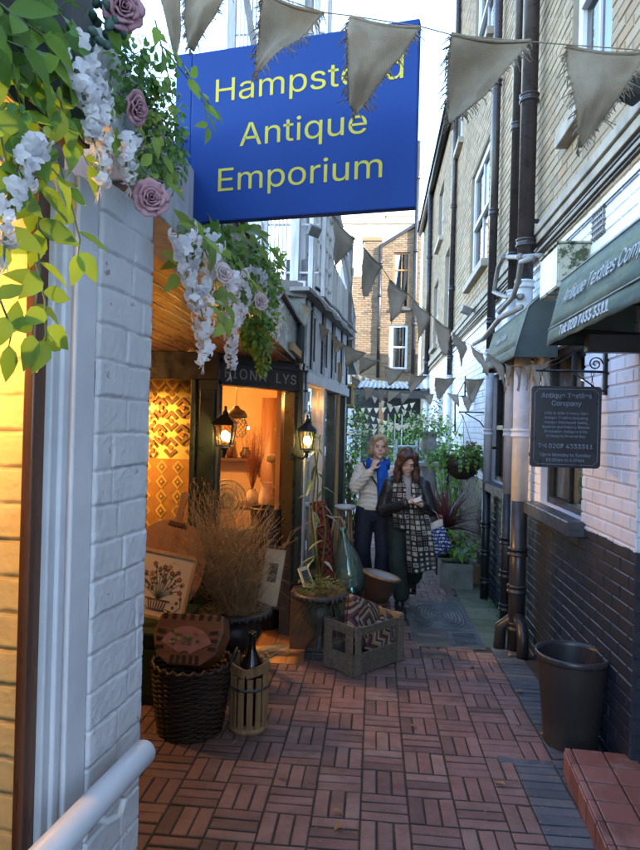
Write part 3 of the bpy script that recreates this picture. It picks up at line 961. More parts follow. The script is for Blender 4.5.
lit = MB()
for i in range(520):
    y = 2.6 + 5*rng.random()**1.6; x = rng.uniform(-1.1, 1.25) if rng.random() < .5 else rng.choice((rng.gauss(1.0, .06), rng.gauss(.77, .05)))
    if y < 3.2 and x > .95: continue
    a = rng.uniform(0, 6.28); lit.leaf(V(x, y, gz(y) + .027), (math.cos(a), math.sin(a), .1), (0, 0, 1), rng.uniform(.006, .02), rng.uniform(.003, .008), .4, .3)
tag(lit.build('leaf_litter', M_dead), 'scattered crumbs of dry leaf and grit on the brick paving', 'litter', kind='stuff')

# ---------------------------------------------------------------- red tiled step
A = PF(563.5, 747, .15); B = PF(611, 850, .15)
ed = (B - A); ed.z = 0; ed.normalize(); en = V(-ed.y, ed.x, 0)
if en.x < 0: en = -en
ed2 = -ed
st = thing('tiled_step', (A.x, A.y, gz(A.y)), 'red quarry tiled entrance step at the lower right beside the dark bin', 'step')
def tilemat():
    t = NT('red_quarry_tile')
    p = t.pos(); r = t.rnd()
    c = t.ramp(r, [(0, (.15, .058, .043)), (.5, (.205, .08, .06)), (1, (.26, .115, .092))])
    md = t.noise(9, 5, .7, p)
    c = t.mix(t.ramp(md, [(.5, 0), (.7, .5)]), c, (.30, .2, .17))
    c = t.mix(t.ramp(t.noise(4, 4, .6, p), [(.56, 0), (.64, .6)]), c, (.10, .04, .028))
    t.col(c); t.set(rough=t.ramp(md, [(.3, .28), (.7, .6)]), spec=.5); t.bump(md, .2, .003)
    return t.m
M_tile = tilemat()
zt = CAMZ*0 + A.z
TS = .152
m = MB(); g_ = MB()
def tile(p, a, b, n_, w_, h_, th=.02):
    q = [p + a*.004 + b*.004, p + a*(w_-.004) + b*.004, p + a*(w_-.004) + b*(h_-.004), p + a*.004 + b*(h_-.004)]
    m.add([x - n_*th for x in q] + q, [(4,5,6,7), (0,1,5,4), (1,2,6,5), (2,3,7,6), (3,0,4,7), (3,2,1,0)], rn=rng.random())
for i in range(12):
    for k in range(9):
        p = V(A.x, A.y, zt) + ed*(i*TS) + en*(k*TS + .035)
        if p.x > 2.2: continue
        tile(p, ed, en, V(0,0,1), TS, TS)
    tile(V(A.x, A.y, zt) + ed*(i*TS), ed, en, V(0,0,1), TS, .037)
    p = V(A.x, A.y, zt - .018) + ed*(i*TS)
    tile(p + V(0,0,-.125), ed, V(0,0,1), -en, TS, .13)
for k in range(9):
    tile(V(A.x, A.y, zt - .143) + en*(k*TS), en, V(0,0,1), ed2, TS, .13)
m.build('tile_surface', M_tile, st, bev=.004)
g_.prism([(0.012, .012), (12*TS, .012), (12*TS, 9*TS), (.012, 9*TS)], V(A.x, A.y, zt - .25), ed, en, V(0,0,1), .238)
g_.build('grout_core', mat('dark_grout', (.05, .04, .035), (.03, .025, .02), .9), st)
up_ = MB()
m = MB(); z2 = zt + .12
for k in range(4):
    for i in range(2):
        tile(V(1.36 + k*TS, 3.22 - (i+1)*TS, z2), V(1,0,0), V(0,1,0), V(0,0,1), TS, TS)
    tile(V(1.36 + k*TS, 3.22 - 2*TS, z2 - .125), V(1,0,0), V(0,0,1), V(0,-1,0), TS, .12)
m.build('upper_tread', M_tile, st, bev=.004)
m = MB(); m.span((1.37, 3.22 - 2*TS + .01, zt - .02), (1.36 + 4*TS - .01, 3.215, z2 - .012)); m.build('upper_core', M_bed, st)
# shop entrance front in the recess beside the step
sf = thing('shop_entrance', (2.25, 2.3, gz(2.3)), 'dark timber shop entrance in the recess under the large awning', 'doorway')
m = MB(); m.span((2.25, 1.2, -.05), (2.3, 3.22, .5)); m.span((2.25, 1.2, 2.3), (2.3, 3.22, 2.9))
for yy in (1.2, 2.1, 3.1): m.span((2.24, yy, .5), (2.31, yy + .09, 2.3))
m.build('frame', M_dgreen, sf, bev=.005)
m = MB(); m.span((2.27, 1.25, .5), (2.276, 3.15, 2.3)); m.build('pane', M_paned, sf)
# ================================================================ end of the alley
eb_ = thing('end_building', (.3, 22, gz(22)), 'narrow brown brick building closing the far end of the alley with two windows', 'building')
xa, xb, YE = PY(352, 300, 22).x, PY(420, 300, 22).x, 22.0
zL, zMid, zR = PY(365, 241, YE).z, PY(381, 247, YE).z, PY(408, 229, YE).z
xm = PY(380.5, 300, YE).x
zstep = PY(352, 290, YE).z; xst = PY(362, 300, YE).x
def etop(s):
    x = xa + s
    if x < xst: return zstep + .5 + .6
    if x < xm: return zL + .6
    return zMid + (zR - zMid)*(x - xm)/(PY(408, 300, YE).x - xm) + .6
def erect(x0, y0, x1, y1):
    a, b2 = PY(x0, y1, YE), PY(x1, y0, YE); return (a.x - xa, b2.x - xa, a.z + .6, b2.z + .6)
eh = [erect(392.5, 252, 410.5, 308), erect(388.5, 325, 408, 369)]
W_ = xb - xa
bk = MB(); backing(bk, (xa, YE, -.6), V(1,0,0), V(0,-1,0), W_, zstep + .5 + .6, eh, .2)
bk.prism([(xst, zstep+.45), (xb, zstep+.45), (xb, zR + .35), (xm, zMid), (xm, zL), (xst, zL)], (0, YE + .001, 0), V(1,0,0), V(0,0,1), V(0,1,0), .2) if False else None
hi = [(h[0]-(xst-xa), h[1]-(xst-xa), h[2]-zstep-.5-.6, h[3]-zstep-.5-.6) for h in eh]
backing(bk, (xst, YE, zstep + .5), V(1,0,0), V(0,-1,0), xm - xst, zL - zstep - .5, (), .2)
hi2 = [(h[0]-(xm-xa), h[1]-(xm-xa), h[2]-zstep-.5-.6, h[3]-zstep-.5-.6) for h in eh]
backing(bk, (xm, YE, zstep + .5), V(1,0,0), V(0,-1,0), xb - xm, zMid - zstep - .5, hi2, .2)
bk.add([(xm, YE, zMid), (xb, YE, zMid), (xb, YE, zR + .25), (xm, YE + .2, zMid), (xb, YE + .2, zMid), (xb, YE + .2, zR + .25)], [(0,1,2), (5,4,3), (0,2,5,3), (1,4,5,2)], rn=.5)
bk.build('wall', M_emort, eb_)
br = MB(); bricks(br, (xa, YE, -.6), V(1,0,0), V(0,-1,0), W_, zR + 1, eh, top=etop, proud=.012, cham=.004, jit=.004); br.build('brickwork', M_ebrick, eb_)
M_owood = wood('varnished_window_wood', (.42, .21, .08), (.28, .13, .05), .35)
M_blind = mat('cream_blind', (.6, .52, .38), (.5, .43, .3), .8, 5)
h = eh[0]; sash(eb_, V(xa + h[0], YE, h[2] - .6), V(1,0,0), V(0,-1,0), h[1]-h[0], h[3]-h[2], M_owood, .1, (2, 1), .07, sash_h=(h[3]-h[2])*.68)
h = eh[1]; sash(eb_, V(xa + h[0], YE, h[2] - .6), V(1,0,0), V(0,-1,0), h[1]-h[0], h[3]-h[2], M_white, .1, (1, 1), .075)
m = MB(); m.span((xa + h[0] + .06, YE + .16, h[2]-.6 + (h[3]-h[2])*.66), (xa + h[1] - .06, YE + .18, h[3]-.65)); m.build('blind', M_blind, eb_)
m = MB()
for q in eh: m.span((xa + q[0] - .07, YE - .1, q[2]-.6 - .1), (xa + q[1] + .07, YE + .05, q[2]-.604))
m.build('window_sill', M_slate, eb_, bev=.01)
m = MB(); m.span((xa, YE + .3, -.6), (xb, YE + 6, zstep)); m.span((xm - .3, YE + .32, zstep), (xb, YE + 6, zMid)); m.build('interior', M_dark, eb_)
M_redb = brickmat('red_capping_brick', (.36, .14, .08), (.18, .08, .05), [])
m = MB(); m.span((xst - .04, YE - .05, zL), (xm + .02, YE + .5, zL + .13)); m.build('parapet_capping', M_redb, eb_, bev=.01)
m = MB(); m.bar((xm - .06, YE - .06, zMid + .0), (xb + .1, YE - .06, zR + .33), .1, .12, (0, 1, 0)); m.build('verge_board', M_black, eb_)
for i, (x, z0, z1, r, lb) in enumerate(((379.5, PY(379, 378, YE).z, zMid, .055, 'black downpipe on the brown end wall left of its windows'), (414.5, 1.5, zR + 3, .075, 'black downpipe in the corner where the brown end wall meets the right wall'))):
    p = thing('downpipe', (PY(x, 300, YE).x, YE - .09, z0), lb, 'pipe', 'downpipes on the end wall')
    m = MB(); m.tube([(PY(x, 300, YE).x, YE - .09, z0), (PY(x, 300, YE).x, YE - .09, z1)], r, 10); m.build('shaft', M_black, p)
    m = MB()
    for k in range(4):
        zz = z0 + (z1 - z0)*(k + .5)/4; m.tube([(PY(x, 300, YE).x, YE - .09, zz - .05), (PY(x, 300, YE).x, YE - .09, zz + .05)], r*1.25, 10)
    m.build('collar', M_black, p)
M_render = mat('cream_render', (.66, .60, .50), (.58, .52, .43), .85, 2, .1)
wb = thing('rendered_building', (-1.6, 27, gz(27)), 'bright sunlit white rendered building beyond the brown brick end building', 'building')
m = MB(); m.span((-4.5, 27, -.8), (PY(415, 300, 27).x, 30, PY(385, 224, 27).z)); m.build('wall', mat('white_render', (.8, .77, .7), (.74, .7, .62), .85, 2, .1), wb)
m = MB(); m.span((PY(349, 300, 27).x - .1, 26.96, PY(355, 285, 27).z), (PY(349, 300, 27).x + .18, 26.99, PY(355, 268, 27).z)); m.build('window', M_dark, wb)
m = MB(); m.span((-4.6, 26.9, PY(385, 224, 27).z), (PY(415, 300, 27).x + .1, 30, PY(385, 224, 27).z + .2)); m.build('parapet', M_render, wb)
cb = thing('chimney', (PY(402, 215, 33).x, 33, 0), 'pale chimney stack rising above the roof at the far end', 'chimney')
m = MB(); cx = PY(402, 215, 33).x; m.span((cx - .8, 33, 6), (cx + .7, 34, PY(402, 212, 33).z)); m.build('stack', M_render, cb)
m = MB(); m.span((cx - .9, 32.9, PY(402, 216, 33).z), (cx + .8, 34.1, PY(402, 212, 33).z + .1)); m.build('capping', M_render, cb)
# lean-to roof and shop front at the far end
lt = thing('lean_to', (.2, 16, gz(16)), 'dark lean-to shop at the far end with pale corrugated roof edge', 'lean-to')
xl, xr = PY(347, 390, 15.5).x, 1.28
zf = PY(380, 389, 15.5).z
t = NT('corrugated_sheet')
t.col(t.mix(t.ramp(t.noise(9, 4), [(.4, 0), (.7, 1)]), (.34, .38, .42), (.2, .22, .24))); t.set(rough=.6)
M_corr = t.m
m = MB(); m.grid(lambda s, q: V(xl + (xr - xl)*s, 15.3 + 4*q, zf + .02 + .45*q + .014*math.sin(s*110)), 220, 2); m.build('roof', M_corr, lt, thick=.01)
m = MB(); m.span((xl, 15.38, zf - .22), (xr, 15.44, zf - .03)); m.build('fascia', M_black, lt)
m = MB(); m.span((xl - .5, 18.2, -.5), (xr, 18.3, zf + .3)); m.build('back_wall', mat('navy_panel', (.016, .019, .028), (.025, .028, .036), .6), lt)
for px_ in (350, 381): 
    x = PY(px_, 430, 15.6).x
    m = MB(); m.span((x - .06, 15.55, gz(15.6)), (x + .06, 15.67, zf)); m.build('post', M_owood if px_ > 370 else M_whitew, lt, bev=.005)
m = MB()
for k in range(3): m.span((PY(388 + k*7, 430, 18).x - .015, 18.14, .0), (PY(388 + k*7, 430, 18).x + .015, 18.19, 2.1))
m.span((PY(386, 430, 18).x, 18.14, 1.15), (PY(404, 430, 18).x, 18.19, 1.19))
m.build('glazing_bar', M_white, lt)
wd = thing('white_door', (PY(354, 440, 14.3).x, 14.3, gz(14.3)), 'white panelled door with dark panes standing behind the potted plants at far left', 'door')
x0, x1 = PY(347, 440, 14.3).x, PY(361, 440, 14.3).x
m = MB(); m.span((x0, 14.3, gz(14.3)), (x1, 14.35, 1.72)); m.build('leaf', M_white, wd, bev=.005)
m = MB()
for k in range(3): m.span((x1 - .14, 14.285, .98 + k*.22), (x1 - .05, 14.298, 1.16 + k*.22))
m.build('pane', M_dark, wd)

# ================================================================ pier, window and handrail close by on the left
def RP(x, y, P, n):
    d = ray(x, y); n = Vector(n)
    return C0 + d*((Vector(P) - C0).dot(n)/d.dot(n))
K1 = PY(150, 425, 1.45); K0 = PY(97, 425, 1.225)
K0.z = K1.z = 0
pu = (K1 - K0).normalized(); pn = V(pu.y, -pu.x, 0)
PW = (K1 - K0).length
t = NT('white_painted_brick_close')
p_ = t.pos()
f1 = t.noise(6, 5, .65, p_); f2 = t.noise(60, 4, .6, p_); f3 = t.noise(22, 5, .75, p_)
c = t.mix(t.ramp(f1, [(.35, 0), (.7, 1)]), (.60, .61, .63), (.52, .53, .55))
c = t.mix(t.ramp(f3, [(.635, 0), (.68, .8)]), c, (.20, .15, .12))
zz = t.sep(p_)['Z']
c = t.mix(t.ramp(t.math('ADD', zz, t.math('MULTIPLY', f3, .5)), [(.0, 0), (1, 0)]), c, c)
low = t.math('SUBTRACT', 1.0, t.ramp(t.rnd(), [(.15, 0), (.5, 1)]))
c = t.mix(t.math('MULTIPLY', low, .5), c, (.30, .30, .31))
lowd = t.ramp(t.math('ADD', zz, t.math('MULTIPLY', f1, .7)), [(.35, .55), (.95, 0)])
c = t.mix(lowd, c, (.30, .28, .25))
t.col(c); t.set(rough=t.ramp(f1, [(.3, .42), (.7, .62)]), spec=.4)
b1 = t.bump(f2, .3, .002); t.bump(f3, .25, .003, b1)
M_pier = t.m
def painted_panel(mb, o, u, n, W, z0, z1, res=.0033, seed=0, ch=.0752, round_r=.009):
    u, n, o = Vector(u), Vector(n), Vector(o)
    nu, nv = max(4, int(W/res)), int((z1 - z0)/res)
    rr = random.Random(seed)
    offs = [rr.uniform(.06, .19) for _ in range(60)]
    tilt = [rr.uniform(-.5, .5) for _ in range(60)]
    prj = [rr.uniform(-.0018, .0022) for _ in range(200)]
    def hgt(x, z):
        zz = z + .004*noise.noise(V(x*9, z*7, seed)) + .0022*noise.noise(V(x*40, z*40, seed + 3))
        row = math.floor(zz/ch); fz = zz/ch - row
        dz = min(fz, 1 - fz)*ch
        j0 = offs[row % 60]
        xx = x + .004*noise.noise(V(x*10, z*12, seed + 8))
        seg = (xx - j0)/.225
        fx = seg - math.floor(seg); dx = min(fx, 1 - fx)*.225
        nd = noise.noise(V(x*28, z*28, seed + 4)); d = min(dz, dx*1.25)
        k = min(1, max(0, (d - .0012 + .0028*nd)/.0042)); k = k*k*(3 - 2*k)
        sp = prj[(row*7 + int(math.floor(seg))*3) % 200]
        h = -.0040*(1 - k) + sp*k + tilt[row % 60]*.0022*(fz - .5)*k
        h += .0013*noise.noise(V(x*18, z*18, seed + 1)) + .0011*noise.noise(V(x*55, z*55, seed + 2)) + .0008*noise.noise(V(x*140, z*140, seed + 6))
        return h, k
    vs = []; hv = []
    for j in range(nv + 1):
        z = z0 + (z1 - z0)*j/nv
        for i in range(nu + 1):
            x = W*i/nu
            h, k = hgt(x, z)
            e = min(x, W - x)
            cv = 0
            if e < round_r: cv = round_r - math.sqrt(max(0, round_r**2 - (round_r - e)**2))
            vs.append(o + u*x + V(0, 0, z) + n*(h - cv)); hv.append(k)
    n0 = len(mb.v)
    mb.v += vs
    for j in range(nv):
        for i in range(nu):
            a = j*(nu+1) + i
            mb.f.append([n0+a, n0+a+1, n0+a+nu+2, n0+a+nu+1]); mb.mi.append(0); mb.sm.append(True)
            mb.rn.append((hv[a] + hv[a+1] + hv[a+nu+1] + hv[a+nu+2])/4)
pr = thing('brick_pier', (K1.x, K1.y, gz(K1.y)), 'white painted brick pier close by at the left of the alley', 'pier')
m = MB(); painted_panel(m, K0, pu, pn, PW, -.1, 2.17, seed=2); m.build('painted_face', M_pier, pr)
m = MB(); painted_panel(m, K1 + V(0, 0, 0), -pn, pu, .42, -.1, 2.17, res=.008, seed=5); m.build('far_face', M_pier, pr)
M_ybr = mat('lamplight_tinted_brick', (.60, .46, .22), (.52, .39, .18), .6, 8, .3, 60, rv=.7)  # white painted brick; the warm lamplight on it is put into this yellow
m = MB(); painted_panel(m, K0 - pn*.42, pn, -pu, .405, -.1, 2.17, res=.0042, seed=9); m.build('inner_face', M_ybr, pr, label='painted brick inner return of the pier behind the window, warm lamplight put into its colour')
m = MB()
q = [K0 + pu*.02 - pn*.018, K1 - pu*.02 - pn*.018, K1 - pu*.02 - pn*.4, K0 + pu*.02 - pn*.4]
m.add([a + V(0,0,-.1) for a in q] + [a + V(0,0,2.18) for a in q], [(0,3,2,1),(4,5,6,7),(0,1,5,4),(1,2,6,5),(2,3,7,6),(3,0,4,7)]); m.build('core', M_emort, pr)
# shop window beside the pier
def LT(x, rec):
    d = ray(x, 425); P = K0 - pn*rec
    k = d.x/d.y
    return (k*P.y - P.x)/(pu.x - k*pu.y)
sw = thing('shop_window', (K0.x, K0.y - .3, gz(1)), 'white framed shop window glowing warm at the far left edge', 'window')
def fbox(mb, xa_, xb_, rec, dep, z0, z1):
    ta, tb = LT(xa_, rec), LT(xb_, rec)
    P = K0 - pn*rec
    q = [P + pu*ta, P + pu*tb, P + pu*tb - pn*dep, P + pu*ta - pn*dep]
    mb.add([a + V(0,0,z0) for a in q] + [a + V(0,0,z1) for a in q], [(0,1,2,3),(7,6,5,4),(4,5,1,0),(5,6,2,1),(6,7,3,2),(7,4,0,3)])
m = MB()
for (xa_, xb_, rec) in ((74, 94, .006), (67, 75, .018), (62, 68, .012), (51, 63, .02)): fbox(m, xa_, xb_, rec, .036 - rec, -.1, 2.15)
fr_ = m.build('frame', M_white, sw, bev=.004, segs=3)
M_bwood = wood('dark_brown_post', (.13, .055, .03), (.08, .034, .019), .35)
m = MB(); fbox(m, 33, 50.6, .034, .022, -.1, 2.15); m.build('inner_post', M_bwood, sw, bev=.003)
m = MB(); fbox(m, -260, 34, .04, .004, .35, 2.12); m.build('pane', glass('close_window_glass', (1, .99, .97), .06), sw)
m = MB(); fbox(m, -260, 51.2, .03, .07, 2.1, 2.2); fbox(m, -260, 51.2, .02, .08, .2, .36); m.build('rail', M_white, sw, bev=.004)
m = MB(); fbox(m, -260, 51.2, .02, .08, -.1, .2); m.build('stall_riser', M_dgreen, sw)
ib = thing('window_room', (-1.2, .1, gz(0)), 'warm lamplit room behind the shop window at the far left edge', 'room')
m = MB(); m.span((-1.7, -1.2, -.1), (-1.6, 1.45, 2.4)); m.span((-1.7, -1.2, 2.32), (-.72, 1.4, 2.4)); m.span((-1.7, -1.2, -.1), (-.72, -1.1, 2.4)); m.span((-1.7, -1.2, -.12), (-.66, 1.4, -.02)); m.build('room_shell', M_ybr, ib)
def warm(name, loc, watt, col=(1, .50, .16), r=.04, lbl=None):
    l = bpy.data.lights.new(name, 'POINT'); l.energy = watt; l.color = col; l.shadow_soft_size = r
    o = bpy.data.objects.new(name, l); COL.objects.link(o); o.location = loc
    return o
warm('shop_lamp', (-1.0, 1.02, 1.85), 2.4, (1, .50, .12), .03)
# handrail
hr = thing('handrail', RP(146, 750, K0 + pn*.07, pn), 'white tubular handrail fixed to the painted pier at lower left', 'handrail')
ra = RP(145, 751, K0 + pn*.075, pn); rb_ = RP(-30, 935, K0 + pn*.075, pn)
dirr = (rb_ - ra).normalized()
m = MB(); m.tube([ra, ra + dirr*.002, ra + dirr*.004, ra + dirr*.5, rb_], [.022, .0255, .0265, .0265, .0265], 28); m.build('tube', M_white, hr)
bp_ = RP(124, 788, K0 + pn*.075, pn)
m = MB(); m.tube([bp_ + V(0,0,-.02), bp_ + V(0,0,-.05) - pn*.005, bp_ + V(0,0,-.07) - pn*.03, bp_ + V(0,0,-.07) - pn*.072], .008, 10)
m.tube([bp_ + V(0,0,-.07) - pn*.07, bp_ + V(0,0,-.07) - pn*.078], .028, 16); m.build('bracket', M_white, hr)

# ================================================================ alcove: fascia, soffit, shop front
fa = thing('fascia_beam', (-.62, 3.2, 2.25), 'timber fascia beam running from the pier over the shop alcove', 'beam')
F0 = V(K1.x - .03, 1.3, 0); F1 = V(-.66, 5.22, 0)
fu_ = (F1 - F0).normalized(); fnn = V(fu_.y, -fu_.x, 0)
def along(mb, o, u, n, a, b, z0, z1, t0, t1):
    q = [o + u*a + n*t0, o + u*b + n*t0, o + u*b + n*t1, o + u*a + n*t1]
    mb.add([p + V(0,0,z0) for p in q] + [p + V(0,0,z1) for p in q], [(0,3,2,1),(4,5,6,7),(0,1,5,4),(1,2,6,5),(2,3,7,6),(3,0,4,7)])
m = MB(); along(m, F0, fu_, fnn, 0, 1.0, 2.195, 2.28, -.12, .02); m.build('white_end', M_whitew, fa, bev=.004)
m = MB(); along(m, F0, fu_, fnn, 1.0, 3.95, 2.21, 2.52, -.06, 0); m.build('board', M_dgreen, fa, bev=.004)
m = MB(); along(m, F0, fu_, fnn, -.12, .98, 2.285, 2.46, -.06, 0); m.build('upper_board', M_whitew, fa, bev=.004)
m = MB(); along(m, F0, fu_, fnn, -.9, -.125, 2.205, 2.62, -.06, -.005); m.build('dark_board', M_dgreen, fa, bev=.004)
m = MB(); along(m, F0, fu_, fnn, 1.0, 3.95, 2.525, 2.55, -.14, .03); m.build('capping', M_grey, fa, bev=.004)
sof = thing('timber_soffit', (-1.4, 3.2, 2.2), 'varnished board ceiling over the shop alcove', 'ceiling')
M_soff = wood('soffit_boards', (.34, .19, .095), (.24, .125, .06), .32, axis=1, scale=5)
m = MB()
x = -.70
k = 0
while x > -3.0:
    m.span((x - .068, 1.35, 2.205 + (k % 2)*.0015), (x - .002, 5.4, 2.222 + (k % 2)*.0015)); x -= .0705; k += 1
m.build('boards', M_soff, sof, bev=.003)
m = MB(); m.span((-3, 1.3, 2.232), (-.72, 5.4, 2.6)); m.build('roof_deck', M_grey, sof)
aw_ = thing('alcove_wall', (-2.6, 3, gz(3)), 'dark side wall at the back of the shop alcove', 'wall')
m = MB(); m.span((-2.7, 1.4, -.2), (-2.6, 4.5, 2.2)); m.span((-2.6, 1.5, -.2), (-.95, 1.6, 2.2)); m.build('panel', M_dgreen, aw_)
S0, S1 = V(-1.13, 4.55, 0), V(-.635, 5.30, 0)
su_ = (S1 - S0).normalized(); sn_ = V(su_.y, -su_.x, 0); SL = (S1 - S0).length
sh = thing('shop_facade', (-1.13, 4.55, gz(4.5)), 'black and dark green shop front with open doorway glowing orange', 'shop front')
m = MB()
m.span((-1.335, 4.46, -.15), (-1.30, 4.60, 2.0)); m.span((-1.29, 4.478, -.15), (-1.14, 4.60, 2.0)); m.span((-1.27, 4.466, .2), (-1.16, 4.476, 1.93))
m.build('post', M_dgreen, sh, bev=.006)
m = MB(); along(m, S0, su_, sn_, -.045, .012, -.15, 1.965, -.1, .0); m.build('door_post', M_black, sh, bev=.005)
m = MB(); along(m, S0, su_, sn_, SL - .085, SL + .045, -.15, 1.965, -.11, .012); along(m, S0, su_, sn_, SL + .05, SL + .12, -.15, 2.2, -.2, -.02); m.build('door_post', M_dgreen, sh, bev=.006)
fc = MB(); along(fc, S0, su_, sn_, -.03, SL + .06, 1.97, 2.2, -.1, .015)
fo2 = fc.build('fascia', M_black, sh, bev=.004)
m = MB(); m.span((-2.6, 4.455, 2.0), (-1.135, 4.6, 2.2)); m.build('lintel', M_black, sh, bev=.004)
m = MB(); along(m, S0, su_, sn_, -.03, SL + .06, 2.135, 2.16, .016, .03); along(m, S0, su_, sn_, -.03, SL + .06, 1.972, 1.99, .016, .028); m.build('moulding', M_black, sh, bev=.003)
M_flet = mat('silver_lettering', (.42, .45, .47), (.34, .37, .38), .4, 30, 0)
tm = frame_M(S0 + su_*(SL*.46) + sn_*.0155 + V(0,0,2.063), su_, V(0,0,1))
text('lettering', 'FIONA  LYS', M_flet, sh, tm, .15, .001, sx=1.2, spacing=1.14)
m = MB(); m.span((-2.6, 4.46, -.2), (-1.34, 4.6, .42)); m.build('stall_riser', M_dgreen, sh, bev=.004)
m = MB(); m.span((-2.6, 4.44, .42), (-1.34, 4.62, .47)); m.build('sill', M_dgreen, sh, bev=.006)
m = MB(); m.span((-2.6, 4.53, .47), (-1.335, 4.535, 2.0)); m.build('pane', M_pane, sh)
m = MB(); m.span((-1.72, 4.49, .47), (-1.68, 4.57, 2.0)); m.build('mullion', M_black, sh, bev=.004)
# room behind
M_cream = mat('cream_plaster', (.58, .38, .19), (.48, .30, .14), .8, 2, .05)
rm = thing('shop_interior', (-1.7, 6, gz(6)), 'cream walls and plank floor of the lamplit shop seen through the doorway', 'room')
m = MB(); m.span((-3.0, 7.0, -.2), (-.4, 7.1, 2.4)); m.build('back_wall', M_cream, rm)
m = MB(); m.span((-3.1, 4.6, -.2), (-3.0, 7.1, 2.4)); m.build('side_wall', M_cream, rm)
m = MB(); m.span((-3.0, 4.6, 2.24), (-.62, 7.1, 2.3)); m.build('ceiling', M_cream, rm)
M_fl = wood('plank_floor', (.30, .16, .07), (.2, .10, .045), .4, axis=1)
m = MB()
for k in range(18): m.span((-3 + k*.14, 4.62, -.3), (-3 + k*.14 + .136, 7.0, gz(5.5) + .045))
m.build('floor', M_fl, rm)
# projecting screen wall inside, right of doorway
D0, D1 = V(-.62, 5.25, 0), V(-.36, 7.6, 0)
du = (D1 - D0).normalized(); dn = V(du.y, -du.x, 0); DL = (D1 - D0).length
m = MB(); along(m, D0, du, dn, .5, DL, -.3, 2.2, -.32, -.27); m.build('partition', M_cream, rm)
warm('shop_lamp', (-1.75, 5.75, 2.0), 12, (1, .48, .13), .06)
sl_ = bpy.data.lights.new('window_spot', 'SPOT'); sl_.energy = 36; sl_.color = (1, .55, .16); sl_.spot_size = R(85); sl_.spot_blend = .6; sl_.shadow_soft_size = .04
so_ = bpy.data.objects.new('window_spot', sl_); COL.objects.link(so_); so_.location = (-2.25, 4.6, 1.9)
so_.rotation_euler = (V(-1.45, 4.86, 1.25) - V(-2.25, 4.6, 1.9)).to_track_quat('-Z', 'Y').to_euler()
warm('shop_lamp', (-2.35, 3.6, 1.9), 6.5, (1, .47, .14), .05)

# ================================================================ timber building beyond the shop front
tb = thing('timber_building', (D0.x, D0.y, gz(5.3)), 'white boarded timber building beyond the doorway with dark green shop windows below', 'building')
def dbox(mb, a, b, z0, z1, t0, t1): along(mb, D0, du, dn, a, b, z0, z1, t0, t1)
m = MB()
dbox(m, .0, .10, -.2, 2.14, -.1, .01); dbox(m, DL - .10, DL, -.3, 2.14, -.12, .01); dbox(m, .98, 1.10, -.2, 2.04, -.12, .0); dbox(m, 1.62, 1.74, -.2, 2.04, -.12, 0)
m.build('post', M_dgreen, tb, bev=.005)
m = MB(); dbox(m, .1, DL - .1, -.3, .35, -.1, -.01); m.build('stall_riser', M_dgreen, tb)
m = MB(); dbox(m, .10, DL + .02, 2.05, 2.145, -.06, .035); dbox(m, .10, .17, .35, 2.05, -.06, .02); dbox(m, .90, .97, .35, 2.05, -.06, .02); m.build('window_frame', M_whitew, tb, bev=.005)
m = MB(); dbox(m, .17, .90, .36, 2.05, -.05, -.045); dbox(m, 1.10, 1.62, .36, 2.05, -.05, -.045); dbox(m, 1.74, DL - .1, .36, 2.05, -.05, -.045); m.build('pane', M_pane, tb)
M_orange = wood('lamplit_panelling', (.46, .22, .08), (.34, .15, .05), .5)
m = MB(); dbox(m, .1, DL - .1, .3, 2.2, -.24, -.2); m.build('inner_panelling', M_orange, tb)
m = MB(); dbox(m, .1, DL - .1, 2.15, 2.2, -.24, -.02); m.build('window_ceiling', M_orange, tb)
p_l = D0 + du*.8 - dn*.13; warm('window_lamp', (p_l.x, p_l.y, 1.9), 1.4, (1, .45, .12), .03)
p_l = D0 + du*1.8 - dn*.13; warm('window_lamp', (p_l.x, p_l.y, 1.9), 1.4, (1, .45, .12), .03)
# white boards and black battens between shop windows and ledge
m = MB(); dbox(m, .0, DL, 2.15, 2.77, -.06, 0); m.build('board_band', M_whitew, tb)
m = MB()
for a in (.02, .28, .78, .86, 1.32, 1.4, 1.9, DL - .05): dbox(m, a, a + .055, 2.15, 2.77, 0, .018)
dbox(m, 0, DL, 2.148, 2.18, 0, .02); m.build('batten', M_black, tb)
for a in (.40, 1.0, 1.55, 2.0):
    m = MB(); dbox(m, a, a + .07, 2.27, 2.66, .001, .006); m.build('slot_window', M_dark, tb)
m = MB(); dbox(m, -.2, DL + .05, 2.775, 2.81, -.08, .09); m.build('ledge', M_grey, tb, bev=.005)
m = MB(); m.tube([D0 + du*(a*.1*DL) + dn*(.10 + .006*math.sin(a*2)) + V(0,0,2.84 + .012*math.sin(a*1.7)) for a in range(11)], .014, 6); m.tube([D0 + du*(a*.1*DL) + dn*(.10 + .01*math.sin(a*3)) + V(0,0,2.76 + .015*math.sin(a*2.7)) for a in range(11)], .008, 6); m.build('cable', M_black, tb)
m = MB(); m.span((-.80, 5.18, 2.205), (-.60, 5.24, 2.76)); m.build('front_panel', M_dgreen, tb)
m = MB()
for k in range(4): m.span((-.98 + k*.043, 5.17, 2.25), (-.98 + k*.043 + .038, 5.2, 2.72))
m.build('weathered_board', M_whitew, tb)
m = MB(); m.bar((-1.05, 4.95, 2.83), (-.6, 5.2, 2.80), .05, .12); m.build('gutter_board', M_grey, tb)
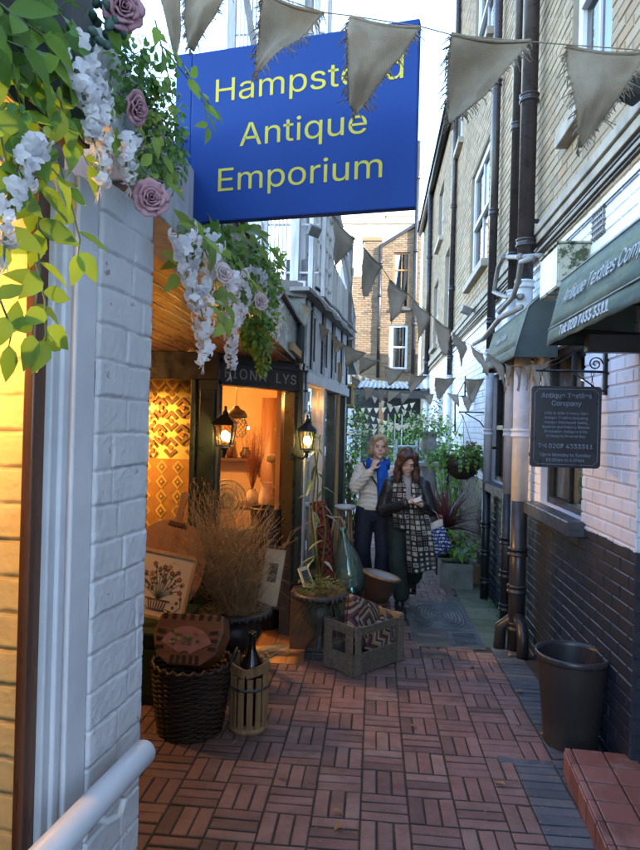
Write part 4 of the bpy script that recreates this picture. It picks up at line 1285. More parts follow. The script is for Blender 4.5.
# upper storey: glazed white timber
m = MB()
for a, wd_, zt_ in ((0, .09, 6.3), (.42, .06, 4.6), (.85, .05, 4.25), (1.28, .06, 3.95), (DL - .12, .09, 3.6)): dbox(m, a, a + wd_, 2.81, zt_, -.09, 0)
dbox(m, .09, DL - .1, 2.82, 2.9, -.06, -.005)
m.build('upper_post', M_whitew, tb, bev=.004)
m = MB()
for (a0, a1, zt_) in ((.09, .42, 4.7), (.48, .85, 4.5), (.9, 1.28, 4.0)):
    for k in range(1, 7):
        z = 2.9 + (zt_ - 2.9)*k/6; dbox(m, a0, a1, z - .018, z + .018, -.05, -.015)
    am = (a0 + a1)/2; dbox(m, am - .012, am + .012, 2.9, zt_, -.052, -.013)
m.build('glazing_bar', M_white, tb)
m = MB(); dbox(m, .09, 1.28, 2.9, 3.9, -.04, -.036); m.build('upper_pane', M_pane, tb)
m = MB()
for k in range(9): dbox(m, 1.36 + k*.1, 1.36 + k*.1 + .094, 2.9, 3.42 - k*.012, -.04, -.015 + (k % 2)*.004)
m.build('boarding', M_whitew, tb)
m = MB(); a, b2 = D0 + du*.85 + V(0,0,4.28), D0 + du*DL + V(0,0,3.42); m.bar(a, b2, .06, .12, (0, 0, 1)); m.bar(a + V(0,0,-.12), b2 + V(0,0,-.1), .03, .03); m.build('sloping_rail', M_whitew, tb)
m = MB(); m.tube([D0 + du*(DL+.05) + V(0,0,2.8), D0 + du*(DL+.05) + V(0,0,3.9)], .035, 10); m.build('drainpipe', M_grey, tb)
m = MB()
for k in range(6): m.tube([D1 + V(.02, .15 + .35*k, 2.75), D1 + V(.02, .15 + .35*k, 3.35)], .01, 6)
for zz in (3.05, 3.34): m.tube([D1 + V(.02, .1, zz), D1 + V(.02, 2.1, zz)], .01, 6)
m.build('iron_railing', M_grey, tb)
m = MB(); m.span((-1.2, 7.62, 2.5), (-.3, 9.8, 2.74)); m.build('flat_roof', M_grey, tb)
m = MB(); m.span((-1.6, 7.62, -.4), (-.75, 9.8, 2.5)); m.build('rear_wall', M_whitew, tb)
# trellis screen facing the camera above the alcove
tr = thing('trellis_screen', (-1.1, 5.2, 2.8), 'tall white trellis screen of thin bars above the alcove behind the blue sign', 'trellis')
m = MB()
m.span((-.735, 5.16, 2.78), (-.665, 5.23, 6.4)); m.span((-.97, 5.17, 2.78), (-.93, 5.22, 6.4)); m.span((-1.32, 5.17, 2.78), (-1.25, 5.22, 6.4)); m.span((-.585, 5.17, 2.78), (-.545, 5.22, 6.2)); m.span((-.49, 5.3, 2.78), (-.455, 5.34, 6.2))
m.build('post', M_whitew, tr, bev=.004)
m = MB()
x = -.915
while x < -.75: m.span((x, 5.185, 2.78), (x + .011, 5.2, 6.2)); x += .034
x = -1.22
while x < -.99: m.span((x, 5.185, 2.78), (x + .011, 5.2, 6.2)); x += .034
m.build('bar', M_whitew, tr)
m = MB()
for z in (2.95, 3.35, 3.75, 4.15, 4.55, 4.95, 5.4): m.span((-1.25, 5.2, z), (-.50, 5.21, z + .014))
m.span((-1.3, 5.16, 2.80), (-.6, 5.21, 2.88))
m.build('cross_rail', M_whitew, tr)
m = MB(); m.bar((-1.28, 5.1, 5.9), (-.98, 5.1, 4.3), .05, .05); m.build('brace', M_grey, tr)
m = MB(); m.span((-1.9, 5.16, 2.78), (-1.33, 5.22, 3.6)); m.build('white_panel', M_whitew, tr)
m = MB(); m.span((-.79, 5.25, 2.8), (-.745, 5.27, 3.08)); m.span((-.65, 5.25, 2.8), (-.6, 5.27, 3.08)); m.build('dark_louvre', M_slate, tr)
vb = thing('vent_cowl', PY(256, 235, 4.9), 'small white box with round vent fixed beside the trellis', 'vent box')
c_ = PY(256, 234, 4.9)
m = MB(); m.box(c_, (.11, .12, .2)); m.build('box', M_whitew, vb, bev=.006)
m = MB(); m.tube([c_ + V(.03, -.06, .03), c_ + V(.03, -.08, .03)], .022, 12); m.build('outlet', M_black, vb)
c_ = PY(314, 231, 5.0)
fl = thing('floodlight', c_, 'square floodlight fixed to the white upper storey posts', 'floodlight')
m = MB(); m.box(c_, (.10, .06, .085), (.5, .2, .5)); m.build('housing', M_grey, fl, bev=.006)
m = MB(); m.box(c_ + V(.012, -.034, -.016), (.085, .008, .07), (.5, .2, .5)); m.build('lens', M_steel, fl)
m = MB(); m.tube([c_ + V(-.03, .03, .03), c_ + V(-.06, .12, .06)], .012, 6); m.build('bracket', M_grey, fl)

# ---------------------------------------------------------------- projecting blue sign
bs = thing('projecting_sign', PY(180, 222, 1.9), 'blue projecting sign with yellow lettering above the alley entrance', 'sign')
t = NT('blue_sign_paint'); f = t.noise(3, 4)
t.col(t.mix(f, (.006, .036, .17), (.008, .042, .195))); t.set(rough=.6, spec=.2); t.bump(t.noise(40, 3), .03, .001); M_blue_s = t.m
M_yel = mat('yellow_lettering', (.80, .66, .03), (.74, .6, .03), .5, 20, 0)
tl = PY(188, 49, 1.9); bl_ = PY(188, 221, 1.9)
YR = 1.9*173/186.5
trr = PY(421, 23, YR); brr = PY(415, 210, YR)
o_ = V(bl_.x, 1.9, (PY(188, 221, 1.9).z)); su2 = V(brr.x - bl_.x, YR - 1.9, 0)
SWd = su2.length; su2.normalize(); sn2 = V(su2.y, -su2.x, 0)
zb0 = (bl_.z + brr.z)/2; zt0 = (tl.z + trr.z)/2
o_.z = 0
m = MB(); along(m, o_, su2, sn2, 0, SWd, zb0, zt0, -.03, 0); m.build('panel', M_blue_s, bs, bev=.004)
m = MB(); along(m, o_, su2, sn2, -.06, -.004, zb0, zt0 + .01, -.04, -.008); m.build('mounting_flange', M_blue_s, bs, bev=.004)
m = MB()
for k in range(3): m.ell(o_ + su2*-.02 + sn2*-.006 + V(0,0,zb0 + (zt0-zb0)*(.1 + .4*k)), .006, u=8, v=5)
m.build('bolt', M_steel, bs)
def ssl(px_, py_, body, size, sx):
    c = RP(px_, py_, o_, sn2)
    text('lettering', body, M_yel, bs, frame_M(c + sn2*.001, su2, V(0,0,1)), size, .0003, sx=sx, bold=0, spacing=1.0)
ssl(305.5, 79, 'Hampstead', .135, 1.17)
ssl(302, 128, 'Antique', .135, 1.17)
ssl(297, 173, 'Emporium', .135, 1.17)

# ---------------------------------------------------------------- lit box sign of the far shop
bx_ = thing('box_sign', PY(348, 396, 8.2), 'black box sign with yellow edges projecting from the left beyond the timber building', 'sign')
ca = PY(346.5, 394, 8.0)
M_ye = mat('yellow_trim', (.55, .33, .05), (.5, .3, .04), .5)
m = MB(); m.span((ca.x - .16, 8.0, ca.z - .14), (ca.x + .075, 8.9, ca.z + .115)); bdy = m.build('body', M_black, bx_)
m = MB()
for (xx, zz) in ((ca.x + .075, ca.z + .115), (ca.x + .075, ca.z - .14), (ca.x - .16, ca.z + .115), (ca.x - .16, ca.z - .14)): m.bar((xx, 7.995, zz), (xx, 8.9, zz), .025, .025)
for zz in (ca.z + .115, ca.z - .14): m.bar((ca.x - .16, 7.995, zz), (ca.x + .075, 7.995, zz), .025, .025); m.bar((ca.x - .16, 8.9, zz), (ca.x + .075, 8.9, zz), .025, .025)
for yy in (7.995, 8.9): m.bar((ca.x + .075, yy, ca.z - .14), (ca.x + .075, yy, ca.z + .115), .025, .025)
m.build('edge_trim', M_ye, bx_)
# ================================================================ goods for sale along the left
M_wick = mat('dark_wicker', (.06, .038, .027), (.034, .022, .016), .45, 30, .3, 120)
M_wickl = mat('straw_wicker', (.34, .24, .13), (.22, .15, .08), .75, 30, .3, 120)
M_oldw = wood('weathered_crate_wood', (.17, .135, .10), (.09, .073, .057), .75, axis=0, scale=8, bump=.4)
M_slat = wood('oak_slats', (.33, .20, .10), (.2, .12, .055), .5, axis=2)
M_walnut = wood('dark_walnut', (.10, .042, .022), (.055, .024, .014), .4, axis=0)
M_peel = wood('bread_peel_wood', (.30, .155, .072), (.2, .10, .045), .55, axis=2, scale=4)
M_gold = wood('pale_frame_wood', (.42, .28, .14), (.32, .20, .09), .45, axis=2)
M_linen = cloth('cream_linen', (.62, .53, .38), (.55, .46, .32), 400, .9, .15)
M_iron2 = mat('cast_iron_urn', (.026, .028, .033), (.06, .057, .055), .45, 18, .45, 45, metal=.4)
def ground_pt(x, y): p = PF(x, y); return V(p.x, p.y, gz(p.y) + .022)
def wickerwork(mb, c, prof, rows, stakes=26, amp=.006, th=.0075, seg=None):
    """rows of strands woven in and out of stakes; prof(t) -> (radius, z)"""
    seg = stakes*4
    for i in range(rows):
        t = (i + .5)/rows; r, z = prof(t)
        pts = []
        for k in range(seg):
            a = 2*math.pi*k/seg
            rr = r + amp*math.cos(a*stakes/2 + (math.pi if i % 2 else 0)) + rng.uniform(-.001, .001)
            pts.append(V(c[0] + rr*math.cos(a), c[1] + rr*math.sin(a), c[2] + z + rng.uniform(-.0012, .0012)))
        mb.tube(pts, th, 5, closed=True)
    for k in range(stakes):
        a = 2*math.pi*(k + .5)/stakes
        mb.tube([V(c[0] + prof(t)[0]*math.cos(a), c[1] + prof(t)[0]*math.sin(a), c[2] + prof(t)[1]) for t in (0, .25, .5, .75, 1)], .005, 5)
# wicker basket
g = ground_pt(190, 733)
wb_ = thing('wicker_basket', g, 'dark round wicker basket with a painted wooden box resting in its top', 'basket')
pf = lambda t: (.172 + .042*t + .006*math.sin(t*3), .006 + .375*t)
m = MB(); wickerwork(m, g, pf, 27); m.lathe([(0, .004), (.17, .004), (.172, .012)], g, 24, cap=False)
m.build('weave', M_wick, wb_)
m = MB()
pts = []
for k in range(96):
    a = 2*math.pi*k/96; pts.append(g + V(.217*math.cos(a) + .006*math.cos(a*24)*math.cos(a), .217*math.sin(a) + .006*math.cos(a*24)*math.sin(a), .388 + .006*math.sin(a*24)))
m.tube(pts, .011, 6, closed=True); m.tube([p + V(0, 0, .010*math.sin(i*1.57)) for i, p in enumerate(pts)], .009, 6, closed=True)
m.build('rim', M_wick, wb_)
m = MB()
for s_ in (0.15,):
    c = g + V(.222*math.cos(s_), .222*math.sin(s_), .39)
    m.tube([c + V(-.01, -.06, -.03), c + V(.02, -.05, .04), c + V(.03, 0, .07), c + V(.02, .05, .04), c + V(-.01, .06, -.03)], .010, 7)
m.build('handle', M_wick, wb_)
# octagonal painted box on the basket
M_pink = mat('pink_fan_paint', (.42, .20, .16), (.34, .15, .12), .45, 20, .05)
M_pleaf = mat('painted_leaf_green', (.10, .15, .05), (.06, .09, .03), .5)
M_pyel = mat('painted_ochre', (.48, .32, .09), (.4, .24, .06), .5)
M_pred = mat('painted_rose_red', (.36, .07, .06), (.25, .04, .04), .5)
M_boxw = wood('reddish_box_wood', (.21, .095, .045), (.12, .05, .026), .4, axis=0)
M_pdark = mat('dark_inlay', (.03, .018, .013), (.045, .025, .018), .4)
bt = thing('painted_box', g + V(0, 0, .39), 'faceted brown wooden box with a pink floral fan panel sitting in the wicker basket', 'box')
bc = g + V(.0, -.035, .50)
tilt = Matrix.Rotation(R(-26), 3, 'X')
bu, bv, bn_ = V(1, 0, 0), tilt @ V(0, 0, 1), tilt @ V(0, -1, 0)
outl = [(-.165, .145), (.185, .145), (.20, .05), (.165, -.07), (.09, -.125), (-.09, -.125), (-.165, -.07), (-.195, .03)]
m = MB(); m.prism(outl, bc - bn_*.1, bu, bv, bn_, .19, rn=.9); m.build('carcass', M_boxw, bt, bev=.008)
m = MB()
for k in range(7): m.prism([(-.15 + k*.05, .112), (-.128 + k*.05, .112), (-.126 + k*.051, .143), (-.15 + k*.051, .143)], bc + bn_*.0905, bu, bv, bn_, .0015)
for k in range(5): m.prism([(-.08 + k*.036, -.118), (-.062 + k*.036, -.118), (-.056 + k*.034, -.075), (-.078 + k*.034, -.075)], bc + bn_*.0905, bu, bv, bn_, .0015)
for sx in (-1, 1):
    for k in range(3): m.prism([(sx*.125, .055 - k*.04), (sx*.172, .062 - k*.045), (sx*.17, .04 - k*.045), (sx*.122, .036 - k*.04)], bc + bn_*.0905, bu, bv, bn_, .0015)
m.build('inlay_pattern', M_pdark, bt)
m = MB()
fan = [(.16*math.sin(a), -.085 + .165*math.cos(a)) for a in [R(-62 + 124*k/16) for k in range(17)]] + [(.03*math.sin(a), -.08 + .03*math.cos(a)) for a in [R(62 - 124*k/6) for k in range(7)]]
m.prism(fan, bc + bn_*.091, bu, bv, bn_, .0015)
m.cur = 1
for k in range(24):
    x, y = rng.uniform(-.085, .085), rng.uniform(-.02, .05)
    a = rng.uniform(0, 6.28)
    m.cur = rng.choice((1, 1, 2, 3))
    m.prism([(x + .016*math.cos(a + q)*(1 if i % 2 else .55), y + .012*math.sin(a + q)*(1 if i % 2 else .55)) for i, q in enumerate([j*.785 for j in range(8)])], bc + bn_*(.0926 + k*.0001), bu, bv, bn_, .0006)
m.build('fan_panel', [M_pink, M_pleaf, M_pyel, M_pred], bt)

# slatted bottle carrier with a bottle
g = ground_pt(248, 731)
bc_ = thing('bottle_carrier', g, 'round slatted wooden bottle carrier with metal hoop beside the wicker basket', 'carrier')
m = MB()
N = 13
for k in range(N):
    a = 2*math.pi*k/N + .12
    h = .30 if math.sin(a) < -.2 else .365
    if abs(math.cos(a)) > .75: h = .40
    x, y = .103*math.cos(a), .103*math.sin(a)
    m.box(g + V(x, y, .012 + h/2), (.012, .034, h), (0, 0, a), rn=rng.random())
m.build('slats', M_slat, bc_, bev=.002)
m = MB(); m.lathe([(0, .0), (.108, .0), (.112, .008), (.112, .028), (.1, .034), (0, .034)], g, 28, cap=False); m.build('base', M_slat, bc_)
m = MB()
def hoop(z, r=.1125, w_=.011): m.lathe([(r, z - w_), (r + .0025, z - w_), (r + .0025, z + w_), (r, z + w_)], g, 32, cap=False)
hoop(.25, .1105, .008); m.build('hoop', M_steel, bc_)
m = MB()
for s_ in (1,):
    pts = [g + V(.115*math.cos(a), .115*math.sin(a), .345 + .03*abs(math.cos(a))) for a in [R(190 + 160*k/12) for k in range(13)]]
    for i in range(12): m.bar(pts[i], pts[i+1], .012, .05, (0, 0, 1))
m.build('front_hoop', M_slat, bc_)
bo = thing('dark_bottle', g + V(.01, .0, .036), 'dark brown glass bottle with long neck standing in the wooden carrier', 'bottle')
M_bott = mat('dark_bottle_glass', (.010, .008, .006), (.014, .011, .009), .08, 4, 0, spec=.8)
m = MB(); m.lathe([(0, 0), (.066, 0), (.072, .01), (.073, .26), (.068, .31), (.05, .355), (.028, .395), (.02, .42), (.0185, .49)], g + V(.012, 0, .036), 26, cap=False); m.build('body', M_bott, bo)
m = MB(); m.lathe([(.0185, .488), (.023, .49), (.024, .512), (.02, .516), (.012, .512)], g + V(.012, 0, .036), 20); m.build('lip', M_bott, bo)

# green bench / display box at the alcove
gb = thing('green_chest', (-1.62, 4.05, gz(4)), 'dark green painted chest under the embroidery in the alcove', 'chest')
M_gpaint = mat('green_chest_paint', (.022, .05, .025), (.035, .065, .03), .5, 6, .15)
m = MB(); m.span((-2.1, 3.78, gz(4)), (-1.22, 4.40, .36)); m.build('body', M_gpaint, gb, bev=.008)
m = MB(); m.span((-2.12, 3.76, .363), (-1.20, 4.42, .39)); m.build('lid', M_gpaint, gb, bev=.006)
m = MB()
for x in (-1.95, -1.66, -1.37): m.span((x - .09, 3.768, .0), (x + .09, 3.778, .28))
m.build('panel', M_gpaint, gb, bev=.004)
# bread peel
pc = PY(166, 566, 4.12); lean = Matrix.Rotation(R(-12), 3, 'X') @ Matrix.Rotation(R(11), 3, 'Y')
bp_ = thing('bread_peel', V(pc.x, 4.1, .4), 'large round wooden bread peel with short handle leaning behind the embroidery', 'bread peel')
pu_, pv_, pn_ = lean @ V(1, 0, 0), lean @ V(0, 0, 1), lean @ V(0, -1, 0)
circ = [(.272*math.sin(a), .315*math.cos(a)) for a in [R(8 + 344*k/48) for k in range(49)]]
poly = circ + [(-.025, .325), (-.022, .43), (-.03, .49), (-.01, .51), (.012, .51), (.03, .49), (.022, .43), (.025, .325)]
m = MB(); m.prism(poly, pc, pu_, pv_, pn_, .022, rn=.9); m.build('board', M_peel, bp_, bev=.004)
m = MB(); m.prism([(-.06, .27), (.06, .27), (.05, .30), (-.05, .30)], pc + pn_*.0225, pu_, pv_, pn_, .012); m.build('batten', M_walnut, bp_, bev=.003)
# framed embroidery
ec = PY(161, 585, 3.90); er = Matrix.Rotation(R(-14), 3, 'X') @ Matrix.Rotation(R(9), 3, 'Y')
eu, ev, en_ = er @ V(1, 0, 0), er @ V(0, 0, 1), er @ V(0, -1, 0)
fe = thing('framed_embroidery', V(ec.x, 3.88, .39), 'framed cream embroidery of red and brown flowers leaning in the alcove', 'embroidery')
W_, H_ = .185, .198
m = MB()
for (a, b2) in (((-W_, -H_), (W_, -H_)), ((W_, -H_), (W_, H_)), ((W_, H_), (-W_, H_)), ((-W_, H_), (-W_, -H_))):
    m.bar(ec + eu*a[0] + ev*a[1], ec + eu*b2[0] + ev*b2[1], .022, .024, en_)
m.build('frame', M_gold, fe, bev=.003)
m = MB(); m.prism([(-W_, -H_), (W_, -H_), (W_, H_), (-W_, H_)], ec - en_*.004, eu, ev, en_, .006); lin = m.build('linen', M_linen, fe)
m = MB()
def blossom(x, y, r, ci, k):
    m.cur = ci
    pts = []
    for i in range(10):
        a = 2*math.pi*i/10; q = r*(1 if i % 2 else .55); pts.append((x + q*math.cos(a + k), y + q*math.sin(a + k)))
    m.prism(pts, ec + en_*(.0022 + .00012*(k % 9)), eu, ev, en_, .0012)
def stem_(pts, r=.0018, ci=1):
    m.cur = ci; m.tube([ec + en_*.003 + eu*a + ev*b2 for a, b2 in pts], r, 5)
k = 0
er2 = random.Random(5)
for i in range(13):
    a = R(-78 + 156*i/12); L = .12 + .045*er2.random()
    tx, ty = math.sin(a)*L*.95, -.06 + math.cos(a)*L*1.25
    stem_([(0, -.09), (tx*.35, -.05 + ty*.3), (tx*.8, ty*.8), (tx, ty)])
    blossom(tx, ty, .020, (2, 3, 2, 4)[i % 4], k); k += 1
    blossom(tx, ty, .008, 4, k); k += 1
    for q in range(3): blossom(tx*(.45 + .2*q) + er2.uniform(-.02, .02), -.05 + (ty + .05)*(.5 + .2*q), .012, (1, 1, 3, 2)[er2.randrange(4)], k); k += 1
for i in range(7): stem_([(-.06 + i*.02, -.09), (-.045 + i*.015, -.15)], .003, 3 if i % 2 else 2)
stem_([(-.08, -.09), (.08, -.09)], .004, 3); stem_([(-.06, -.152), (.06, -.152)], .004, 3)
for s_ in (-1, 1):
    stem_([(s_*.06, -.14), (s_*.12, -.15), (s_*.155, -.11), (s_*.14, -.04)])
    for q in range(4): blossom(s_*(.09 + q*.018), -.15 + q*.03, .013, (1, 2, 3, 1)[q], k); k += 1
m.build('stitched_flowers', [M_linen, mat('thread_green', (.09, .10, .055), (.06, .07, .04), .8), mat('thread_red', (.26, .04, .04), (.18, .03, .03), .8), mat('thread_brown', (.14, .07, .04), (.09, .045, .03), .8), mat('thread_gold', (.42, .24, .07), (.33, .18, .05), .8)], lin)

# cast iron urns
def urn(g, k, label, name='iron_urn'):
    u = thing(name, g, label, 'urn', 'black cast iron urns by the doorway')
    m = MB(); m.box(g + V(0, 0, .03), (.25*k, .25*k, .06)); m.box(g + V(0, 0, .075), (.21*k, .21*k, .03)); m.build('plinth', M_iron2, u, bev=.006)
    m = MB(); H = .56*k
    lob = lambda a, z: 1 + .035*abs(math.sin(a*9))*(1 if .2*k < z < .36*k else 0)
    m.lathe([(.10*k, .09), (.085*k, .11), (.055*k, .135), (.045*k, .17), (.06*k, .195), (.062*k, .205)], g, 36, cap=False)
    m.lathe([(.062*k, .2), (.09*k, .22), (.145*k, .27), (.172*k, .32), (.178*k, .36), (.165*k, .385), (.162*k, .41), (.175*k, .44), (.205*k, .465)], g, 54, wob=lambda a, z: 1 + .03*abs(math.sin(a*9))*(1 if .22 < z < .37 else 0), cap=False)
    m.build('bowl', M_iron2, u)
    m = MB(); m.lathe([(.2*k, .455), (.235*k, .462), (.25*k, .475), (.235*k, .495), (.2*k, .5), (.17*k, .49)], g, 48, cap=False)
    for i in range(30):
        a = 2*math.pi*i/30; m.ell(g + V(.24*k*math.cos(a), .24*k*math.sin(a), .472), (.017*k, .017*k, .02), u=8, v=5)
    m.build('rim', M_iron2, u)
    m = MB(); m.lathe([(0, .478), (.2*k, .472)], g, 24, cap=False); m.build('soil', M_bed, u)
    return u
g1 = V(-.945, 4.2, gz(4.2) + .022)
g1 = V(PY(236, 600, 4.25).x, 4.25, gz(4.25) + .022)
urn(g1, 1.0, 'black cast iron urn holding tall dried grass beside the doorway')
g2_ = ground_pt(319, 659)
urn(g2_, .86, 'black cast iron urn with a drooping tuft of grass behind the wooden crate')
def stalks(mb, c, n, r0, h, spread, th=.0016, droop=.2, heads=True, seed=1, bias=(0, 0), hmin=.5, wob=.0):
    q = random.Random(seed)
    for i in range(n):
        a = q.uniform(0, 6.28); rr = r0*math.sqrt(q.random())
        p = Vector(c) + V(rr*math.cos(a), rr*math.sin(a), 0)
        L = h*q.uniform(hmin, 1.0)
        aa = a + q.uniform(-.7, .7); sp = spread*q.uniform(.1, 1.0)
        d = V(math.cos(aa)*sp + bias[0]*q.random(), math.sin(aa)*sp + bias[1]*q.random(), 1).normalized()
        side = V(q.uniform(-1, 1), q.uniform(-1, 1), 0)*droop*L*.4
        pts = []
        for s in range(6):
            t = s/5
            pts.append(p + d*(L*t) + side*t*t + V(0, 0, -droop*L*t*t*sp*1.6) + V(q.uniform(-1, 1), q.uniform(-1, 1), 0)*wob*L*t)
        mb.tube(pts, [th, th, th*.9, th*.8, th*.7, th*.4], 3, caps=False, rn=q.random())
        if heads and q.random() < .75:
            e = pts[-1]; dd = (pts[-1] - pts[-2]).normalized()
            for s in range(9):
                t = s/9; o = pts[-1] - dd*(.11*t)
                v = V(q.uniform(-1, 1), q.uniform(-1, 1), q.uniform(-.2, 1)).normalized()
                mb.leaf(o, (dd*.8 + v*.7), v.cross(dd), q.uniform(.012, .028), .0035, .3, .1, rn=q.random())
M_straw = leafmat('dried_straw', (.56, .41, .23), (.28, .185, .09), .8, .2, (1, 1, .9))
dg = thing('dried_grass', g1 + V(0, 0, .5), 'tall bunch of dried brown grass standing in the iron urn', 'dried grass')
m = MB(); stalks(m, g1 + V(-.02, 0, .46), 540, .085, 1.0, .34, .0017, .62, seed=3, bias=(-.26, 0), wob=.075); stalks(m, g1 + V(0, 0, .46), 170, .10, .72, .42, .0016, .6, seed=31, bias=(-.1, -.1), wob=.07); m.build('stalks', M_straw, dg)
m = MB(); stalks(m, g1 + V(.02, 0, .46), 240, .11, .44, .5, .0016, .5, heads=False, seed=9, wob=.05)
for i in range(120):
    q = random.Random(i + 700); p = g1 + V(q.uniform(-.16, .16), q.uniform(-.12, .05), q.uniform(.5, .95)); d = V(q.uniform(-1, 1), q.uniform(-.5, .3), q.uniform(-.4, .9)).normalized(); e = V(q.uniform(-1, 1), q.uniform(-1, 1), q.uniform(-1, 1))*.05
    L = q.uniform(.15, .42); m.tube([p, p + d*L*.35 + e, p + d*L*.7 + e*.3, p + d*L - e], [.0016, .0015, .0012, .0007], 3, caps=False, rn=q.random())
m.build('tangled_blades', M_straw, dg)
m = MB()
for i in range(260):
    a = rng.uniform(0, 6.28); r_ = .2*math.sqrt(rng.random()); p = g1 + V(r_*math.cos(a), r_*math.sin(a), .475 + rng.uniform(0, .03))
    b2 = rng.uniform(0, 6.28); m.tube([p, p + V(.05*math.cos(b2), .05*math.sin(b2), rng.uniform(-.005, .03))], .0014, 3, caps=False)
m.build('chaff', M_straw, dg)
M_tuft = leafmat('grass_tuft_blades', (.15, .15, .085), (.10, .095, .055), .75, .25)
M_tuftg = leafmat('urn_green_leaves', (.08, .14, .03), (.05, .085, .02), .5, .3)
gt = thing('grass_tuft', g2_ + V(0, 0, .45), 'drooping grey green grass tuft planted in the second iron urn', 'plant')
m = MB(); stalks(m, g2_ + V(.06, -.02, .43), 380, .07, .34, 1.5, .0016, .9, heads=False, seed=21, hmin=.6)
m.build('blades', M_tuft, gt)
m = MB()
for i in range(170):
    a = rng.uniform(0, 6.28); r_ = .17*math.sqrt(rng.random()); p = g2_ + V(r_*math.cos(a), r_*math.sin(a), .45 + rng.uniform(0, .15))
    m.leaf(p, (math.cos(a), math.sin(a), rng.uniform(-.2, .9)), (0, 0, 1), rng.uniform(.025, .05), rng.uniform(.012, .022), .4)
m.build('leaves', M_tuftg, gt)
# straw fan and pale basket behind the dried grass
sfn = thing('straw_fan', PY(226, 505, 4.72), 'round woven straw fan propped behind the dried grass', 'fan')
c = PY(226, 500, 4.66)
m = MB()
for k in range(48):
    a = 2*math.pi*k/48; m.bar(c, c + V(.15*math.cos(a), .02*math.sin(a), .15*math.sin(a)), .004, .008, (0, 1, 0))
for r_ in (.05, .09, .12, .15): m.tube([c + V(r_*math.cos(a), .02*math.sin(a)*r_/.15, r_*math.sin(a)) for a in [i*.131 for i in range(48)]], .006, 5, closed=True)
m.build('weave', M_wickl, sfn)
bk_ = thing('pale_basket', PY(232, 545, 4.7), 'pale boat shaped wicker basket hidden behind the dried grass', 'basket')
c = PY(230, 540, 4.62)
m = MB()
for i in range(12):
    t = i/11; r_ = .10 + .05*t
    m.tube([c + V(r_*1.2*math.cos(a), r_*.6*math.sin(a), -.06 + .13*t + .03*math.cos(a)**2*t) for a in [q*.1309 for q in range(48)]], .0075, 5, closed=True)
m.build('weave', M_wickl, bk_)
# stool the fan and basket stand on
stl = thing('display_stand', PY(230, 560, 4.68), 'dark wooden stand behind the urn carrying the pale basket', 'stand')
cx, cy = PY(230, 540, 4.68).x, 4.66
m = MB(); zt_ = c.z - .072; m.span((cx - .17, cy - .13, zt_ - .03), (cx + .17, cy + .13, zt_)); m.build('top', M_walnut, stl, bev=.004)
for sx in (-1, 1):
    for sy in (-1, 1):
        m = MB(); m.span((cx + sx*.14 - .02, cy + sy*.1 - .02, gz(4.7) + .02), (cx + sx*.14 + .02, cy + sy*.1 + .02, zt_ - .031)); m.build('leg', M_walnut, stl)

# lanterns
M_bulb = emit('lantern_bulb', (1, .72, .32), 26)
M_lglass = glass('lantern_glass', (1, .93, .78), .35, .08)
def lantern(c, n_, label, sc=1.0):
    """c = centre of the glass body, n_ = direction from wall to lantern"""
    l = thing('wall_lantern', c, label, 'lantern', 'lit lanterns beside the doorway')
    n_ = Vector(n_).normalized()
    hw, hb, H = .066*sc, .045*sc, .15*sc
    m = MB()
    for sx in (-1, 1):
        for sy in (-1, 1):
            m.bar(c + V(sx*hb, sy*hb, -H/2), c + V(sx*hw, sy*hw, H/2), .008, .008)
    for z, h_ in ((H/2, hw), (-H/2, hb)):
        for (a, b2) in (((-1, -1), (1, -1)), ((1, -1), (1, 1)), ((1, 1), (-1, 1)), ((-1, 1), (-1, -1))):
            m.bar(c + V(a[0]*h_, a[1]*h_, z), c + V(b2[0]*h_, b2[1]*h_, z), .012, .012)
    m.build('cage', M_iron, l)
    m = MB()
    hr_ = hw + .018
    m.add([c + V(sx*hr_, sy*hr_, H/2 + .006) for sx, sy in ((-1,-1),(1,-1),(1,1),(-1,1))] + [c + V(sx*.022, sy*.022, H/2 + .065*sc) for sx, sy in ((-1,-1),(1,-1),(1,1),(-1,1))], [(0,3,2,1),(4,5,6,7),(0,1,5,4),(1,2,6,5),(2,3,7,6),(3,0,4,7)])
    m.lathe([(.024, .065*sc), (.022, .085*sc), (.012, .095*sc), (.008, .112*sc), (.013, .122*sc), (.0, .132*sc)], c + V(0, 0, H/2), 12)
    m.build('roof', M_iron, l)
    m = MB()
    for (a, b2) in (((-1, -1), (1, -1)), ((1, -1), (1, 1)), ((1, 1), (-1, 1)), ((-1, 1), (-1, -1))):
        m.add([c + V(a[0]*hb*.97, a[1]*hb*.97, -H/2), c + V(b2[0]*hb*.97, b2[1]*hb*.97, -H/2), c + V(b2[0]*hw*.97, b2[1]*hw*.97, H/2), c + V(a[0]*hw*.97, a[1]*hw*.97, H/2)], [(0,1,2,3)])
    m.build('pane', M_lglass, l, thick=.002)
    m = MB(); m.ell(c + V(0, 0, -.005), (.027*sc, .027*sc, .035*sc)); m.build('bulb', M_bulb, l)
    m = MB()
    m.lathe([(.03, 0), (.026, -.02), (.012, -.03), (.016, -.045), (.01, -.06), (.0, -.075)], c + V(0, 0, -H/2 - .006), 12)
    b0 = c + V(0, 0, -H/2 - .05)
    m.tube([b0, b0 - n_*.04 + V(0,0,-.03), b0 - n_*.10 + V(0,0,-.02), b0 - n_*.155 + V(0,0,.01)], .009, 8)
    m.box(b0 - n_*.16 + V(0,0,.01), (.03, .03, .11)); m.build('bracket', M_iron, l)
    warm('lantern_light', c + V(0, -.001, -.005) + n_*.0, 1.4, (1, .60, .2), .03)
    return l
lantern(PY(225, 435, 4.36), V(.3, -1, 0), 'lit black lantern on the left door post before the doorway')
lantern(PY(307, 440, 5.12), V(1, -.5, 0), 'lit black lantern on the right door post by the long leaved plant')

